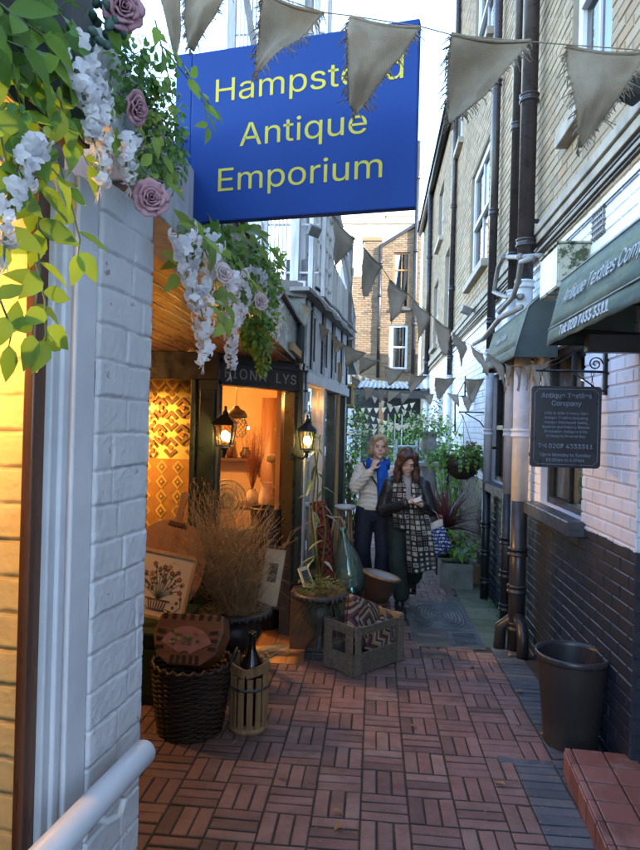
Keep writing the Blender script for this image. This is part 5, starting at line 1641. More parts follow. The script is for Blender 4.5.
# textile hanging in the side window
tx = thing('patterned_textile', (-1.75, 4.86, .5), 'orange and brown patterned textile hanging in the side window of the alcove', 'textile')
M_ty = cloth('textile_yellow', (.74, .48, .12), (.64, .40, .09), 200, .9, .2)
M_tb = cloth('textile_brown', (.27, .125, .045), (.2, .09, .035), 200, .9, .2)
M_tr = cloth('textile_rust', (.46, .19, .045), (.38, .14, .03), 200, .9, .2)
m = MB(); ty_ = 4.84
ox, oz = -2.55, .42
m.grid(lambda s, q: V(ox + 1.25*s, ty_ + .012*math.sin(s*14), oz + 1.62*q), 40, 4); o_t = m.build('cloth', M_ty, tx, thick=.004)
m = MB()
def tp(poly, ci, d=.014):
    m.cur = ci; m.prism(poly, (0, ty_ - d, 0), (1,0,0), (0,0,1), (0,-1,0), .003)
zt_, zb_ = PY(160, 385, ty_).z, PY(160, 452, ty_).z
xr_ = PY(187, 420, ty_).x
ax, az = .175, .2
for i in range(-1, 9):
    for j in range(-1, 7):
        cx_ = xr_ + .05 - i*ax - (ax/2 if j % 2 else 0); cz_ = zb_ + .04 + j*az*.52
        if not (zb_ + .0 < cz_ < zt_ + .03): continue
        if cx_ > -1.32 or cx_ < ox + .05: continue
        tp([(cx_ + .02*math.cos(a), cz_ + .02*math.sin(a)) for a in [q*.5236 for q in range(12)]], 2)
        for s_ in (1, -1):
            w1, w2 = .055, .03
            tp([(cx_ - w1, cz_ + s_*.03), (cx_, cz_ + s_*.083), (cx_ + w1, cz_ + s_*.03), (cx_ + w1*.66, cz_ + s_*.008), (cx_, cz_ + s_*.05), (cx_ - w1*.66, cz_ + s_*.008)][::s_], 1)
zz0, zz1 = zt_ + .01, oz + 1.6
tp([(ox, zz0), (-1.31, zz0), (-1.31, zz1), (ox, zz1)], 1, .0135)
for i in range(9):
    x = -1.36 - i*.115; zc_ = (zz0 + zz1)/2
    for r_, ci in ((.085, 2), (.066, 0), (.05, 2), (.028, 1)): tp([(x - r_, zc_), (x, zc_ - r_), (x + r_, zc_), (x, zc_ + r_)], ci, .0150 + (.085 - r_)*.04)
tp([(ox, zb_ - .62), (-1.31, zb_ - .62), (-1.31, zb_ - .05), (ox, zb_ - .05)], 2, .0135)
for i in range(5):
    for j in range(5):
        x, z = -1.40 - i*.13, zb_ - .115 - j*.115
        for r_, ci in ((.056, 0), (.042, 2), (.026, 1), (.012, 0)): tp([(x - r_*.8, z), (x, z - r_), (x + r_*.8, z), (x, z + r_)], ci, .0150 + (.056 - r_)*.05)
m.build('woven_pattern', [M_ty, M_tb, M_tr], o_t)

# ---------------------------------------------------------------- things inside the shop
cu_ = thing('upright_board', PF(272, 600), 'tall brown wooden board standing at the back of the lamplit shop', 'board')
xa_, xb_ = PY(262, 430, 6.3).x, PY(284, 430, 6.3).x
m = MB(); m.grid(lambda s, q: V(xa_ + (xb_ - xa_)*s, 6.3 - .05*math.sin(math.pi*s), gz(6.3) + .05 + (PY(272, 398, 6.3).z - gz(6.3) - .05)*q), 12, 1); m.build('plank', wood('warm_plank', (.17, .075, .03), (.11, .045, .018), .5, axis=2), cu_, thick=.02)
pl_ = thing('wicker_pendant', PY(236, 420, 5.5), 'brown wicker gourd shaped lamp hanging inside the shop behind the lantern', 'lamp')
c = PY(236, 421, 5.5)
m = MB(); m.lathe([(.02, .135), (.03, .12), (.035, .11), (.075, .09), (.095, .06), (.1, .03), (.06, .02)], c, 24, cap=False); m.build('cap', M_wick, pl_)
m = MB()
for s_ in (1, -1):
    for k in range(14):
        pts = []
        for q in range(13):
            t_ = q/12; a = 2*math.pi*k/14 + s_*t_*1.6; r_ = .05 + .055*math.sin(math.pi*(.15 + .8*t_))
            pts.append(c + V(r_*math.cos(a), r_*math.sin(a), .02 - .17*t_))
        m.tube(pts, .0035, 4, caps=False)
m.build('weave', M_wickl, pl_)
m = MB(); m.tube([c + V(0, 0, .13), V(c.x, c.y, 2.24)], .003, 5); m.build('cord', M_black, pl_)
for (x, y, lb) in ((244, 414, 'upper tiny bright fairy light by the wicker lamp'), (248, 428, 'lower tiny bright fairy light by the wicker lamp')):
    c = PY(x, y, 5.6); o = MB(); o.ell(c, .011, u=8, v=6)
    o = o.build('fairy_light', emit('fairy_glow', (1, .75, .4), 30)); tag(o, lb, 'light', 'fairy lights inside the shop')
# display table with a vase of red twigs, hat box stand, pots
dt = thing('display_table', (-1.05, 5.9, gz(5.9)), 'dark wooden table inside the shop carrying vases and a stand', 'table')
ztab = PY(268, 505, 5.85).z
m = MB(); m.span((-1.55, 5.65, ztab - .03), (-.75, 6.15, ztab)); m.build('tabletop', M_walnut, dt, bev=.004)
for sx in (-1.52, -.80):
    for sy in (5.68, 6.1):
        m = MB(); m.span((sx - .02, sy, gz(5.9) + .05), (sx + .02, sy + .04, ztab - .031)); m.build('leg', M_walnut, dt)
tv = thing('twig_vase', PY(252, 505, 5.8), 'vase of red dried twigs standing on the table inside the shop', 'vase')
c = V(PY(252, 500, 5.8).x, 5.8, ztab + .001)
m = MB(); m.lathe([(0, 0), (.04, 0), (.06, .05), (.05, .11), (.03, .14), (.034, .155)], c, 20, cap=False); m.build('pot', mat('cream_ceramic', (.55, .45, .32), (.45, .36, .25), .3), tv)
m = MB()
q = random.Random(4)
for i in range(60):
    a = q.uniform(0, 6.28); sp = q.uniform(0, .38); L = q.uniform(.3, .62)
    d = V(math.cos(a)*sp, math.sin(a)*sp, 1).normalized(); p0 = c + V(0, 0, .13)
    m.tube([p0, p0 + d*L*.5 + V(q.uniform(-.01, .01), 0, 0), p0 + d*L], .0016, 3, caps=False)
    for s_ in range(9):
        t_ = .35 + .65*s_/9; v = V(q.uniform(-1, 1), q.uniform(-1, 1), q.uniform(.2, 1)).normalized(); m.tube([p0 + d*L*t_, p0 + d*L*t_ + v*q.uniform(.02, .05)], .0012, 3, caps=False)
m.build('twigs', leafmat('red_twigs', (.22, .05, .03), (.14, .05, .025), .8, .1), tv)
db = thing('dried_bunch', PY(285, 405, 5.6), 'small bunch of dried flowers hanging upside down near the right side of the doorway', 'dried flowers')
c = PY(283, 398, 5.55); m = MB()
for i in range(50):
    d = V(rng.uniform(-.25, .25), rng.uniform(-.25, .25), -1); L = rng.uniform(.12, .3); m.tube([c, c + d*L], .0015, 3, caps=False); m.leaf(c + d*L, d + V(rng.uniform(-.6, .6), 0, 0), V(0, 1, .2), .025, .012, .3)
m.build('stalks', M_straw, db)
m = MB(); m.tube([c + V(0, 0, -.04), V(c.x, c.y, 2.24)], .003, 5); m.build('string', M_gold, db)
wsf = thing('wall_shelf', V(-1.35, 6.9, 1.3), 'wooden wall shelf of pots at the back of the lamplit shop', 'shelf')
m = MB(); m.span((-2.0, 6.8, 1.28), (-1.15, 6.995, 1.31)); m.build('board', M_walnut, wsf)
m = MB(); m.span((-1.9, 6.9, 1.1), (-1.87, 6.995, 1.28)); m.build('bracket', M_walnut, wsf); m = MB(); m.span((-1.28, 6.9, 1.1), (-1.25, 6.995, 1.28)); m.build('bracket', M_walnut, wsf)
for i, (x, r_, h, mm_) in enumerate(((-1.25, .05, .16, M_gold), (-1.42, .07, .12, M_wick), (-1.6, .045, .22, M_walnut))):
    m = MB(); m.lathe([(0, 0), (r_*.7, 0), (r_, h*.4), (r_*.5, h*.8), (r_*.6, h), (0, h*.97)], V(x, 6.88, 1.312), 20, cap=False); o = m.build('shelf_pot', mm_)
    tag(o, ('small pale pot at the right end of the back shelf in the shop', 'squat dark wicker pot in the middle of the back shelf in the shop', 'tall brown vase at the left end of the back shelf in the shop')[i], 'pot')
hb = thing('hat_box', PY(273, 458, 5.9), 'small round straw coloured box on a stem stand inside the shop', 'stand')
c = PY(273.5, 458, 5.9)
m = MB(); m.lathe([(0, -.035), (.062, -.035), (.066, -.03), (.066, .03), (.06, .035), (0, .037)], c, 28, cap=False); m.build('drum', M_wickl, hb)
m = MB(); m.lathe([(.07, ztab - c.z + .001), (.06, ztab - c.z + .015), (.015, ztab - c.z + .04), (.012, -.06), (.04, -.037)], c, 20); m.build('stem', M_gold, hb)
vs_ = thing('white_jug', PY(264, 490, 5.75), 'tall pale jug on the table between the twigs and the stand', 'jug')
c = V(PY(265, 500, 5.75).x, 5.75, ztab + .001)
m = MB(); m.lathe([(0, 0), (.05, 0), (.06, .04), (.06, .10), (.045, .17), (.05, .2), (.056, .22)], c, 22, cap=False); m.build('body', mat('pale_ceramic', (.62, .50, .36), (.55, .43, .3), .35), vs_)
m = MB(); m.tube([c + V(.05, -.0, .19), c + V(.1, 0, .17), c + V(.095, 0, .09), c + V(.058, 0, .06)], .008, 8); m.build('handle', M_gold, vs_)
bp2 = thing('black_pot', PY(268, 520, 5.3), 'large black pot on the floor just inside the doorway', 'pot')
c = V(PY(268, 530, 5.45).x, 5.45, gz(5.4) + .05)
zt_ = PY(268, 508, 5.45).z - c.z
m = MB(); m.lathe([(0, 0), (.12, 0), (.17, zt_*.35), (.18, zt_*.7), (.15, zt_*.9), (.165, zt_)], c, 28, cap=False); m.lathe([(.165, zt_), (.15, zt_*.98), (.13, zt_*.8)], c, 28, cap=False); m.build('body', M_iron2, bp2)
m = MB(); m.tube([c + V(.16*math.cos(a), .16*math.sin(a), zt_) for a in [i*.2618 for i in range(24)]], .012, 6, closed=True); m.build('rim', M_iron2, bp2)
pf_ = thing('framed_photograph', PF(272, 606), 'dark framed small photograph with wide white mount leaning inside the doorway', 'picture')
c = PY(271.5, 577, 4.98); er = Matrix.Rotation(R(-10), 3, 'X') @ Matrix.Rotation(R(7), 3, 'Y')
eu, ev, en_ = er @ V(.9, .4, 0).normalized(), er @ V(0, 0, 1), None
en_ = -(ev.cross(eu)).normalized(); en_ = eu.cross(ev)
W_, H_ = .095, .235
m = MB()
for (a, b2) in (((-W_, -H_), (W_, -H_)), ((W_, -H_), (W_, H_)), ((W_, H_), (-W_, H_)), ((-W_, H_), (-W_, -H_))): m.bar(c + eu*a[0] + ev*a[1], c + eu*b2[0] + ev*b2[1], .024, .022, en_)
m.build('frame', M_walnut, pf_, bev=.002)
m = MB(); m.prism([(-W_, -H_), (W_, -H_), (W_, H_), (-W_, H_)], c - en_*.004, eu, ev, en_, .005); m.build('mount', M_linen, pf_)
m = MB(); m.prism([(-.035, -.04), (.04, -.04), (.04, .11), (-.035, .11)], c + en_*.0015, eu, ev, en_, .001); m.build('print', mat('dark_print', (.05, .045, .04), (.16, .14, .11), .6, 25), pf_)

# ---------------------------------------------------------------- outside, past the doorway
cd = thing('small_picture', PY(306, 578, 4.95), 'small leaning picture with pale border between the door post and the second urn', 'picture')
c = PY(306, 578, 4.98); er = Matrix.Rotation(R(-12), 3, 'X') @ Matrix.Rotation(R(-22), 3, 'Y')
eu, ev = er @ V(.8, .45, 0).normalized(), er @ V(0, 0, 1); en_ = eu.cross(ev)
m = MB(); m.prism([(-.045, -.09), (.045, -.09), (.045, .09), (-.045, .09)], c, eu, ev, en_, .012); m.build('mount', M_linen, cd)
m = MB(); m.prism([(-.028, -.06), (.028, -.06), (.028, .06), (-.028, .06)], c + en_*.0125, eu, ev, en_, .001); m.build('print', M_slate, cd)
# box the small picture stands on
pbx = thing('low_crate', PY(306, 600, 4.98), 'low dark wooden box behind the second urn carrying the small picture', 'box')
c2_ = PY(309, 600, 5.0)
m = MB(); m.span((c2_.x - .14, 4.93, gz(5) + .02), (c2_.x + .12, 5.13, c.z - .1)); m.build('body', M_walnut, pbx, bev=.004)
# rolled rug
def kilim(name, cols, sc_=18):
    t = NT(name)
    v = t.mapping(t.obj(), (sc_, sc_, sc_), (0, 0, R(45)))
    ch = t.n.new('ShaderNodeTexChecker'); ch.inputs['Scale'].default_value = 1; t.l.new(v, ch.inputs[0])
    v2 = t.mapping(t.obj(), (sc_*2, sc_*2, sc_*2), (R(20), 0, R(45)))
    ch2 = t.n.new('ShaderNodeTexChecker'); ch2.inputs['Scale'].default_value = 1; t.l.new(v2, ch2.inputs[0])
    c = t.mix(ch.outputs['Fac'], cols[0], cols[1]); c = t.mix(t.math('MULTIPLY', ch2.outputs['Fac'], .55), c, cols[2])
    t.col(c); t.set(rough=.95, spec=.1); t.bump(t.noise(300, 2), .3, .002)
    return t.m
rr_ = thing('rolled_rug', PF(325, 622), 'rolled dark red patterned rug standing against the timber building', 'rug')
p0, p1 = PY(329, 590, 5.5), PY(318, 502, 5.62)
m = MB(); dr = (p1 - p0)
spir = []
M_rug = kilim('dark_red_kilim', [(.12, .018, .018), (.03, .014, .018), (.20, .06, .045)], 16)
m.tube([p0 + dr*k/8 + V(.004*math.sin(k*2), 0, 0) for k in range(9)], [.07, .078, .074, .08, .076, .082, .078, .08, .074], 18); m.build('roll', M_rug, rr_)
m = MB()
q1 = dr.normalized(); qx = q1.cross(V(0, 1, 0)).normalized(); qy = q1.cross(qx)
m.tube([p1 + q1*.004 + (qx*math.cos(a) + qy*math.sin(a))*(.008 + .0105*a/1.9) for a in [i*.35 for i in range(34)]], .004, 5); m.build('coil_end', M_tr, rr_)
sk = thing('wooden_pole', PF(322, 640), 'thin pale wooden pole leaning beside the rolled rug', 'pole')
m = MB(); m.tube([PY(322, 600, 5.3), PY(316, 545, 5.38), PY(312, 508, 5.45)], [.011, .01, .009], 8); m.build('shaft', M_gold, sk)
m = MB(); m.ell(PY(312, 507, 5.45), .014); m.build('knob', M_gold, sk)
# bent wood chair behind the demijohn
ch_ = thing('wooden_chair', PF(338, 590), 'bent wood chair back showing behind the green demijohn', 'chair')
cx, cy = PY(333, 560, 5.9).x, 5.95
zb0 = gz(5.9) + .02
M_bent = wood('bent_honey_wood', (.30, .17, .075), (.2, .105, .045), .4)
m = MB(); m.tube([V(cx - .17, cy, zb0 + .45), V(cx - .16, cy + .02, zb0 + .75), V(cx - .08, cy + .04, zb0 + .93), V(cx + .06, cy + .04, zb0 + .93), V(cx + .14, cy + .02, zb0 + .75), V(cx + .15, cy, zb0 + .45)], .015, 8); m.tube([V(cx - .06, cy + .01, zb0 + .46), V(cx - .04, cy + .03, zb0 + .7), V(cx, cy + .04, zb0 + .93)], .01, 8); m.build('backrest', M_bent, ch_)
m = MB(); m.lathe([(0, .0), (.19, 0), (.2, .015), (.19, .03), (0, .032)], V(cx, cy - .18, zb0 + .43), 24, cap=False); m.build('seat', M_bent, ch_)
for sx in (-1, 1):
    for sy in (-1, 1):
        m = MB(); m.tube([V(cx + sx*.13, cy - .18 + sy*.13, zb0 + .43), V(cx + sx*.17, cy - .18 + sy*.17, zb0)], .013, 8); m.build('leg', M_bent, ch_)
# stool with pale seat
so_ = thing('wooden_stool', PF(346, 560), 'tall wooden stool with a pale round seat behind the demijohn', 'stool')
c = PY(345, 507, 6.6)
m = MB(); m.lathe([(0, -.02), (.10, -.02), (.115, 0), (.11, .02), (0, .024)], c, 24, cap=False); m.build('seat', M_white, so_)
for k in range(4):
    a = .6 + k*math.pi/2; m = MB(); m.tube([c + V(.07*math.cos(a), .07*math.sin(a), -.02), V(c.x + .13*math.cos(a), c.y + .13*math.sin(a), gz(6.6) + .022)], .014, 8); m.build('leg', M_slat, so_)
m = MB(); zr = c.z - .35; m.tube([V(c.x + .1*math.cos(a), c.y + .1*math.sin(a), zr) for a in [i*.52 for i in range(12)]], .008, 6, closed=True); m.build('foot_ring', M_slat, so_)
# green glass demijohn on a low stand
t = NT('green_bottle_glass')
tp_ = t.n.new('ShaderNodeBsdfTransparent'); tp_.inputs[0].default_value = (.62, .84, .76, 1)
gl = t.n.new('ShaderNodeBsdfGlossy'); gl.inputs['Roughness'].default_value = .04; gl.inputs['Color'].default_value = (.8, .95, .9, 1)
df = t.n.new('ShaderNodeBsdfDiffuse'); df.inputs[0].default_value = (.20, .29, .25, 1)
lw = t.n.new('ShaderNodeLayerWeight'); lw.inputs[0].default_value = .4
m1 = t.n.new('ShaderNodeMixShader'); m1.inputs[0].default_value = .26; t.l.new(tp_.outputs[0], m1.inputs[1]); t.l.new(df.outputs[0], m1.inputs[2])
m2 = t.n.new('ShaderNodeMixShader'); t.l.new(lw.outputs['Fresnel'], m2.inputs[0]); t.l.new(m1.outputs[0], m2.inputs[1]); t.l.new(gl.outputs[0], m2.inputs[2]); t.l.new(m2.outputs[0], t.out.inputs[0])
M_dem = t.m
dj = thing('glass_demijohn', PY(351, 590, 5.45), 'large green glass demijohn with narrow neck on a low stand behind the crate', 'bottle')
c = PY(352, 592, 5.45)
mt = Matrix.Translation(c) @ Matrix.Rotation(R(-10), 4, 'Y') @ Matrix.Scale(.93, 4)
m = MB(mt); m.lathe([(0, .0), (.10, 0), (.135, .03), (.15, .10), (.145, .2), (.12, .31), (.085, .40), (.05, .47), (.032, .51), (.028, .57)], (0, 0, 0), 36, cap=False); m.build('body', M_dem, dj)
m = MB(mt); m.lathe([(.028, .565), (.037, .57), (.04, .59), (.036, .605), (.026, .6)], (0, 0, 0), 24, cap=False); m.build('lip', M_dem, dj)
ls = thing('low_stand', PF(352, 632), 'low square wooden stand under the green demijohn', 'stand')
m = MB(); m.span((c.x - .17, 5.29, c.z - .05), (c.x + .19, 5.63, c.z - .012)); m.build('top', M_walnut, ls, bev=.004)
for sx in (-.14, .16):
    for sy in (5.32, 5.58): m = MB(); m.span((c.x + sx - .02, sy, gz(5.4) + .02), (c.x + sx + .02, sy + .04, c.z - .051)); m.build('leg', M_walnut, ls)
# wooden crate with kilim cushions
ka, kb, kc = PF(353.7, 681), PF(335.5, 672), PF(402, 664)
for p in (ka, kb, kc): p.z = gz(p.y) + .024
le = (kc - ka); le.z = 0; LL = le.length; le.normalize()
se = V(-le.y, le.x, 0); SS = .30; HH = .355
crt = thing('wooden_crate', ka + le*LL/2 + se*SS/2, 'old open wooden crate holding patterned cushions on the brick paving', 'crate')
z0 = gz(ka.y) + .024
ko = V(ka.x, ka.y, 0)
def cbx(nm, a0, a1, s0, s1, h0, h1):
    q = [ko + le*a0 + se*s0, ko + le*a1 + se*s0, ko + le*a1 + se*s1, ko + le*a0 + se*s1]
    m = MB(); m.add([V(p.x, p.y, z0 + h0) for p in q] + [V(p.x, p.y, z0 + h1) for p in q], [(0,3,2,1),(4,5,6,7),(0,1,5,4),(1,2,6,5),(2,3,7,6),(3,0,4,7)])
    return m.build(nm, M_oldw, crt, bev=.003)
cbx('bottom', .012, LL-.012, .012, SS-.012, .0, .016)
cbx('side_board', 0, LL, 0, .014, 0, .15); cbx('side_board', 0, LL, SS-.014, SS, 0, .15)
cbx('top_rail', 0, LL, -.002, .014, .275, .335); cbx('top_rail', 0, LL, SS-.014, SS+.002, .275, .335)
for a in (0, LL - .014):
    cbx('end_board', a, a + .014, .015, SS-.015, .002, .14); cbx('end_board', a, a + .014, .015, SS-.015, .28, .35)
for a in (.015, LL - .047):
    for s_ in (-.014, SS + .003): cbx('post', a - .015, a + .045, s_, s_ + .012, .002, .352)
for s_ in (.03, SS - .06): cbx('end_post', -.013, -.001, s_ - .02, s_ + .05, .003, .352); cbx('end_post', LL + .001, LL + .013, s_ - .02, s_ + .05, .003, .352)
# cushions with diamond pattern worked as flat pieces of the weave
M_k1 = cloth('kilim_cream', (.31, .26, .175), (.25, .205, .13), 160, .95, .3); M_k2 = cloth('kilim_dark', (.055, .03, .036), (.04, .022, .028), 160, .95, .3)
M_k3 = cloth('kilim_plum', (.13, .05, .06), (.10, .04, .05), 160, .95, .3); M_k4 = cloth('kilim_tan', (.30, .17, .08), (.24, .13, .06), 160, .95, .3)
def cushion(c, M, w_, label, seed):
    o = thing('cushion', c, label, 'cushion', 'patterned cushions in the crate')
    m = MB(Matrix.Translation(c) @ M)
    n = 40
    def pat(i, j):
        a, b2 = abs(i - n/2 + .5), abs(j - n/2 + .5)
        if seed == 0:
            d = (a % 13) + (b2 % 13); return (0, 1, 2, 0, 1, 3, 1)[int(d/3.1) % 7]
        k = int((i + abs((j % 14) - 7)*1.0)/3) % 6; return (1, 0, 2, 1, 3, 0)[k]
    for sgn in (1, -1):
        vs = []; n0 = len(m.v)
        for j in range(n + 1):
            for i in range(n + 1):
                x, y = i/n*2 - 1, j/n*2 - 1
                t_ = max(0, (1 - x**4)*(1 - y**4))**.5*.065
                pull = 1 - .05*(1 - abs(x)**2)*abs(y)**6
                vs.append(m.M @ V(x*w_/2*(1 - .06*(1 - x*x)*0)*pull, sgn*(t_ + .003*noise.noise(V(x*3, y*3, seed + sgn))), y*w_/2))
        m.v += vs
        for j in range(n):
            for i in range(n):
                a = n0 + j*(n+1) + i; f = [a, a+1, a+n+2, a+n+1]
                m.f.append(f if sgn < 0 else f[::-1]); m.mi.append(pat(i, j)); m.sm.append(True); m.rn.append(.9)
    cv = m.build('cover', [M_k1, M_k2, M_k3, M_k4], o)
    m = MB(Matrix.Translation(c) @ M)
    pts = []
    for k in range(40):
        a = k/40*4; s_ = int(a); f = a - s_
        x, y = ((-1 + 2*f, -1), (1, -1 + 2*f), (1 - 2*f, 1), (-1, 1 - 2*f))[s_]
        pts.append(V(x*w_/2, 0, y*w_/2))
    m.tube(pts, .005, 5, closed=True); m.build('piping', M_k2, o)
yawc = math.atan2(le.y, le.x)
mid = ko + le*LL*.5 + se*SS*.5
cushion(V(mid.x, mid.y, z0 + .30) + se*-.0 + le*-.03, Matrix.Rotation(yawc, 4, 'Z') @ Matrix.Rotation(R(24), 4, 'Y') @ Matrix.Rotation(R(-18), 4, 'X'), .36, 'upper plum and cream diamond patterned cushion tipped up in the crate', 0)
cushion(V(mid.x, mid.y, z0 + .16) + se*-.065 + le*.07, Matrix.Rotation(yawc, 4, 'Z') @ Matrix.Rotation(R(-24), 4, 'Y') @ Matrix.Rotation(R(-8), 4, 'X'), .27, 'lower cream and dark zigzag cushion seen through the side of the crate', 1)
# brown trough bowl on a foot
bw = thing('brown_bowl', PF(375, 640), 'brown wooden bowl with white inside on a round foot behind the crate', 'bowl')
c = PY(375, 602, 5.35); c.z = PY(375, 601, 5.35).z
mt = Matrix.Translation(c) @ Matrix.Rotation(R(13), 4, 'Y') @ Matrix.Rotation(R(-2), 4, 'X')
M_bowlb = mat('brown_bowl_wood', (.085, .045, .032), (.05, .028, .02), .4, 8, .15)
m = MB(mt); m.lathe([(0, .0), (.09, 0), (.10, .02), (.155, .21), (.162, .22)], (0, 0, 0), 36, cap=False); m.build('body', M_bowlb, bw)
m = MB(mt); m.lathe([(.163, .215), (.168, .23), (.155, .236), (.148, .225)], (0, 0, 0), 36, cap=False); m.build('rim', M_slat, bw)
m = MB(mt); m.lathe([(.15, .225), (.14, .17), (0, .16)], (0, 0, 0), 36, cap=False); m.build('lining', mat('white_lining', (.46, .47, .47), (.34, .35, .35), .6), bw)
m = MB(); m.lathe([(.13, gz(5.35) + .022 - c.z), (.13, gz(5.35) + .05 - c.z), (.04, gz(5.35) + .08 - c.z), (.035, -.06), (.12, -.03), (.125, -.008), (.08, .01)], c, 24); m.build('foot', M_walnut, bw)
# trailing plant on the right door post
M_sil = leafmat('silvery_leaves', (.12, .17, .13), (.06, .10, .06), .35, .25)
lp = thing('trailing_plant', PY(316, 560, 5.05), 'plant with long silvery leaves climbing by the right lantern', 'plant')
m = MB(); L_ = MB()
base = g2_ + V(-.02, .12, .45)
for (pts, sd) in (([(318, 560), (316, 520), (318, 480), (313, 440), (309, 405)], 1), ([(321, 560), (326, 530), (322, 500), (323, 465)], 2), ([(316, 560), (311, 520), (316, 470), (320, 435)], 3)):
    P_ = [PY(x, y, 5.02 + .03*i) for i, (x, y) in enumerate(pts)]
    P_[0] = base
    m.tube(P_, [.006]*len(P_), 6)
    q = random.Random(sd)
    for i in range(len(P_) - 1):
        for k in range(3):
            p = P_[i].lerp(P_[i+1], (k + .5)/3); a = q.uniform(0, 6.28)
            L_.leaf(p, (math.cos(a), math.sin(a)*.6 - .3, q.uniform(-.5, .5)), (0, 0, 1), q.uniform(.12, .2), q.uniform(.03, .045), .5, .15)
m.build('stem', M_tuftg, lp); L_.build('leaves', M_sil, lp)
# ================================================================ artificial flower garlands
M_lf1 = leafmat('bright_garland_leaf', (.25, .42, .05), (.07, .165, .03), .46, .45)
M_lf2 = leafmat('box_garland_leaf', (.16, .31, .07), (.08, .19, .055), .5, .3)
M_lf3 = leafmat('yellow_green_leaf', (.23, .33, .055), (.13, .22, .04), .4, .35)
M_eu = leafmat('blue_green_leaf', (.10, .17, .14), (.05, .11, .09), .5, .25)
M_fresh = leafmat('fresh_garland_leaf', (.17, .30, .055), (.09, .19, .04), .42, .4)
M_stemg = mat('pale_green_stem', (.20, .28, .16), (.14, .2, .1), .5, 20, 0)
M_wis = leafmat('white_wisteria', (.84, .84, .86), (.74, .74, .77), .6, .35, (1, 1, 1))
M_rose = leafmat('dusty_pink_rose', (.52, .31, .35), (.40, .21, .25), .65, .25, (1, .95, .95))
M_rosep = leafmat('pale_pink_rose', (.74, .62, .58), (.62, .48, .46), .65, .25, (1, 1, 1))
q6 = random.Random(11)
def rv(a=1.0): return V(q6.uniform(-a, a), q6.uniform(-a, a), q6.uniform(-a, a))
def floret(mb, p, n, r):
    n = n.normalized(); x = n.cross(V(.3, .2, 1)).normalized(); y = n.cross(x); a0 = q6.uniform(0, 1.5)
    for k in range(4):
        a = a0 + k*math.pi/2; d = x*math.cos(a) + y*math.sin(a)
        mb.leaf(p, d + n*.35, n, r*q6.uniform(.8, 1.05), r*.85, .45, .22, shape=3, rn=q6.random())
def wisteria(parent, pts, n, r0=.03, fr=.0155, name='wisteria_strand'):
    """drooping strand of white florets along a polyline, thinning to buds at its tip"""
    m = MB(); s = MB()
    segs = []
    tot = sum((pts[i+1]-pts[i]).length for i in range(len(pts)-1))
    def at_(t):
        L = t*tot
        for i in range(len(pts)-1):
            l = (pts[i+1]-pts[i]).length
            if L <= l: return pts[i].lerp(pts[i+1], L/l)
            L -= l
        return pts[-1].copy()
    s.tube([at_(k/8) for k in range(9)], [.0022]*8 + [.001], 5)
    n = int(n*1.7); fr *= .86
    for k in range(n):
        t_ = (k/n)**.92*.93; c = at_(t_); a = q6.uniform(0, 6.28); r_ = r0*(1 - .62*t_)*q6.uniform(.4, 1)
        o = V(math.cos(a)*r_, math.sin(a)*r_, q6.uniform(-.012, .012))
        floret(m, c + o, o + V(0, 0, -.006) + rv(.006), fr*(1 - .3*t_))
        if q6.random() < .4: s.tube([c, c + o], .0008, 3, caps=False)
    for k in range(7):
        c = at_(.93 + .07*k/7); d = V(q6.uniform(-.5, .5), q6.uniform(-.5, .5), -1).normalized()
        m.leaf(c, d, V(1, 0, .1), q6.uniform(.016, .03), .005, .2, .3, rn=.3)
    o = m.build(name, M_wis, parent); s.build('stem', M_stemg, o)
    return o
def rose(parent, c, n, r, m_):
    n = n.normalized(); x = n.cross(V(.1, .2, 1)).normalized(); y = n.cross(x)
    m = MB()
    for ring, (cnt, rad, open_, h) in enumerate(((3, .13, .04, .46), (4, .27, .08, .47), (5, .43, .15, .45), (5, .62, .28, .40), (6, .86, .52, .32))):
        for k in range(cnt):
            a0 = 2*math.pi*k/cnt + ring*.7; wd_ = 2*math.pi/cnt*.72
            def fn(s, t_, a0=a0, wd_=wd_, rad=rad, open_=open_, h=h):
                a = a0 + (s - .5)*wd_*2.1*(1 - .2*t_)
                rr = r*(rad*(.35 + .65*t_**.7) + open_*.22*t_*t_) * (1 + .06*math.sin(s*9 + a0*3))
                zz = r*(h*math.sin(t_*1.9)*(1.15 - open_*.6) - .22 + .05*math.sin(s*6.28))
                edge = (abs(s - .5)*2)**3*r*.12
                return c + (x*math.cos(a) + y*math.sin(a))*rr + n*(zz + r*.2 - edge*t_)
            m.grid(fn, 6, 5, True, rn=q6.random())
    m.ell(c - n*r*.05, (r*.12, r*.12, r*.3), None, 8, 5)
    return m.build('rose', m_, parent, thick=.0009)
def sprig(parent, mats, pts, n, L, W, side, bend=.35, shape=0, sr=.0016):
    """a stem with alternate leaves"""
    m = MB(); m.cur = 1
    m.tube(pts, [sr]*(len(pts)-1) + [sr*.5], 5); m.cur = 0
    k = len(pts) - 1
    for i in range(n):
        t_ = (i + .6)/n*k; a = min(int(t_), k - 1); p = pts[a].lerp(pts[a+1], t_ - a)
        d = (pts[a+1] - pts[a]).normalized()
        lat = side.cross(d).normalized()*(1 if i % 2 else -1)
        m.leaf(p, d*q6.uniform(.25, .7) + lat*q6.uniform(.6, 1) + side*q6.uniform(-.1, .6), side + rv(.45), L*q6.uniform(.75, 1.15), W*q6.uniform(.8, 1.15), bend*q6.uniform(.4, 1.5), .2, shape=shape, rn=q6.random())
    m.leaf(pts[-1], pts[-1] - pts[-2] + rv(.01), side, L, W, bend, shape=shape)
    return m.build('leaf_spray', mats, parent)
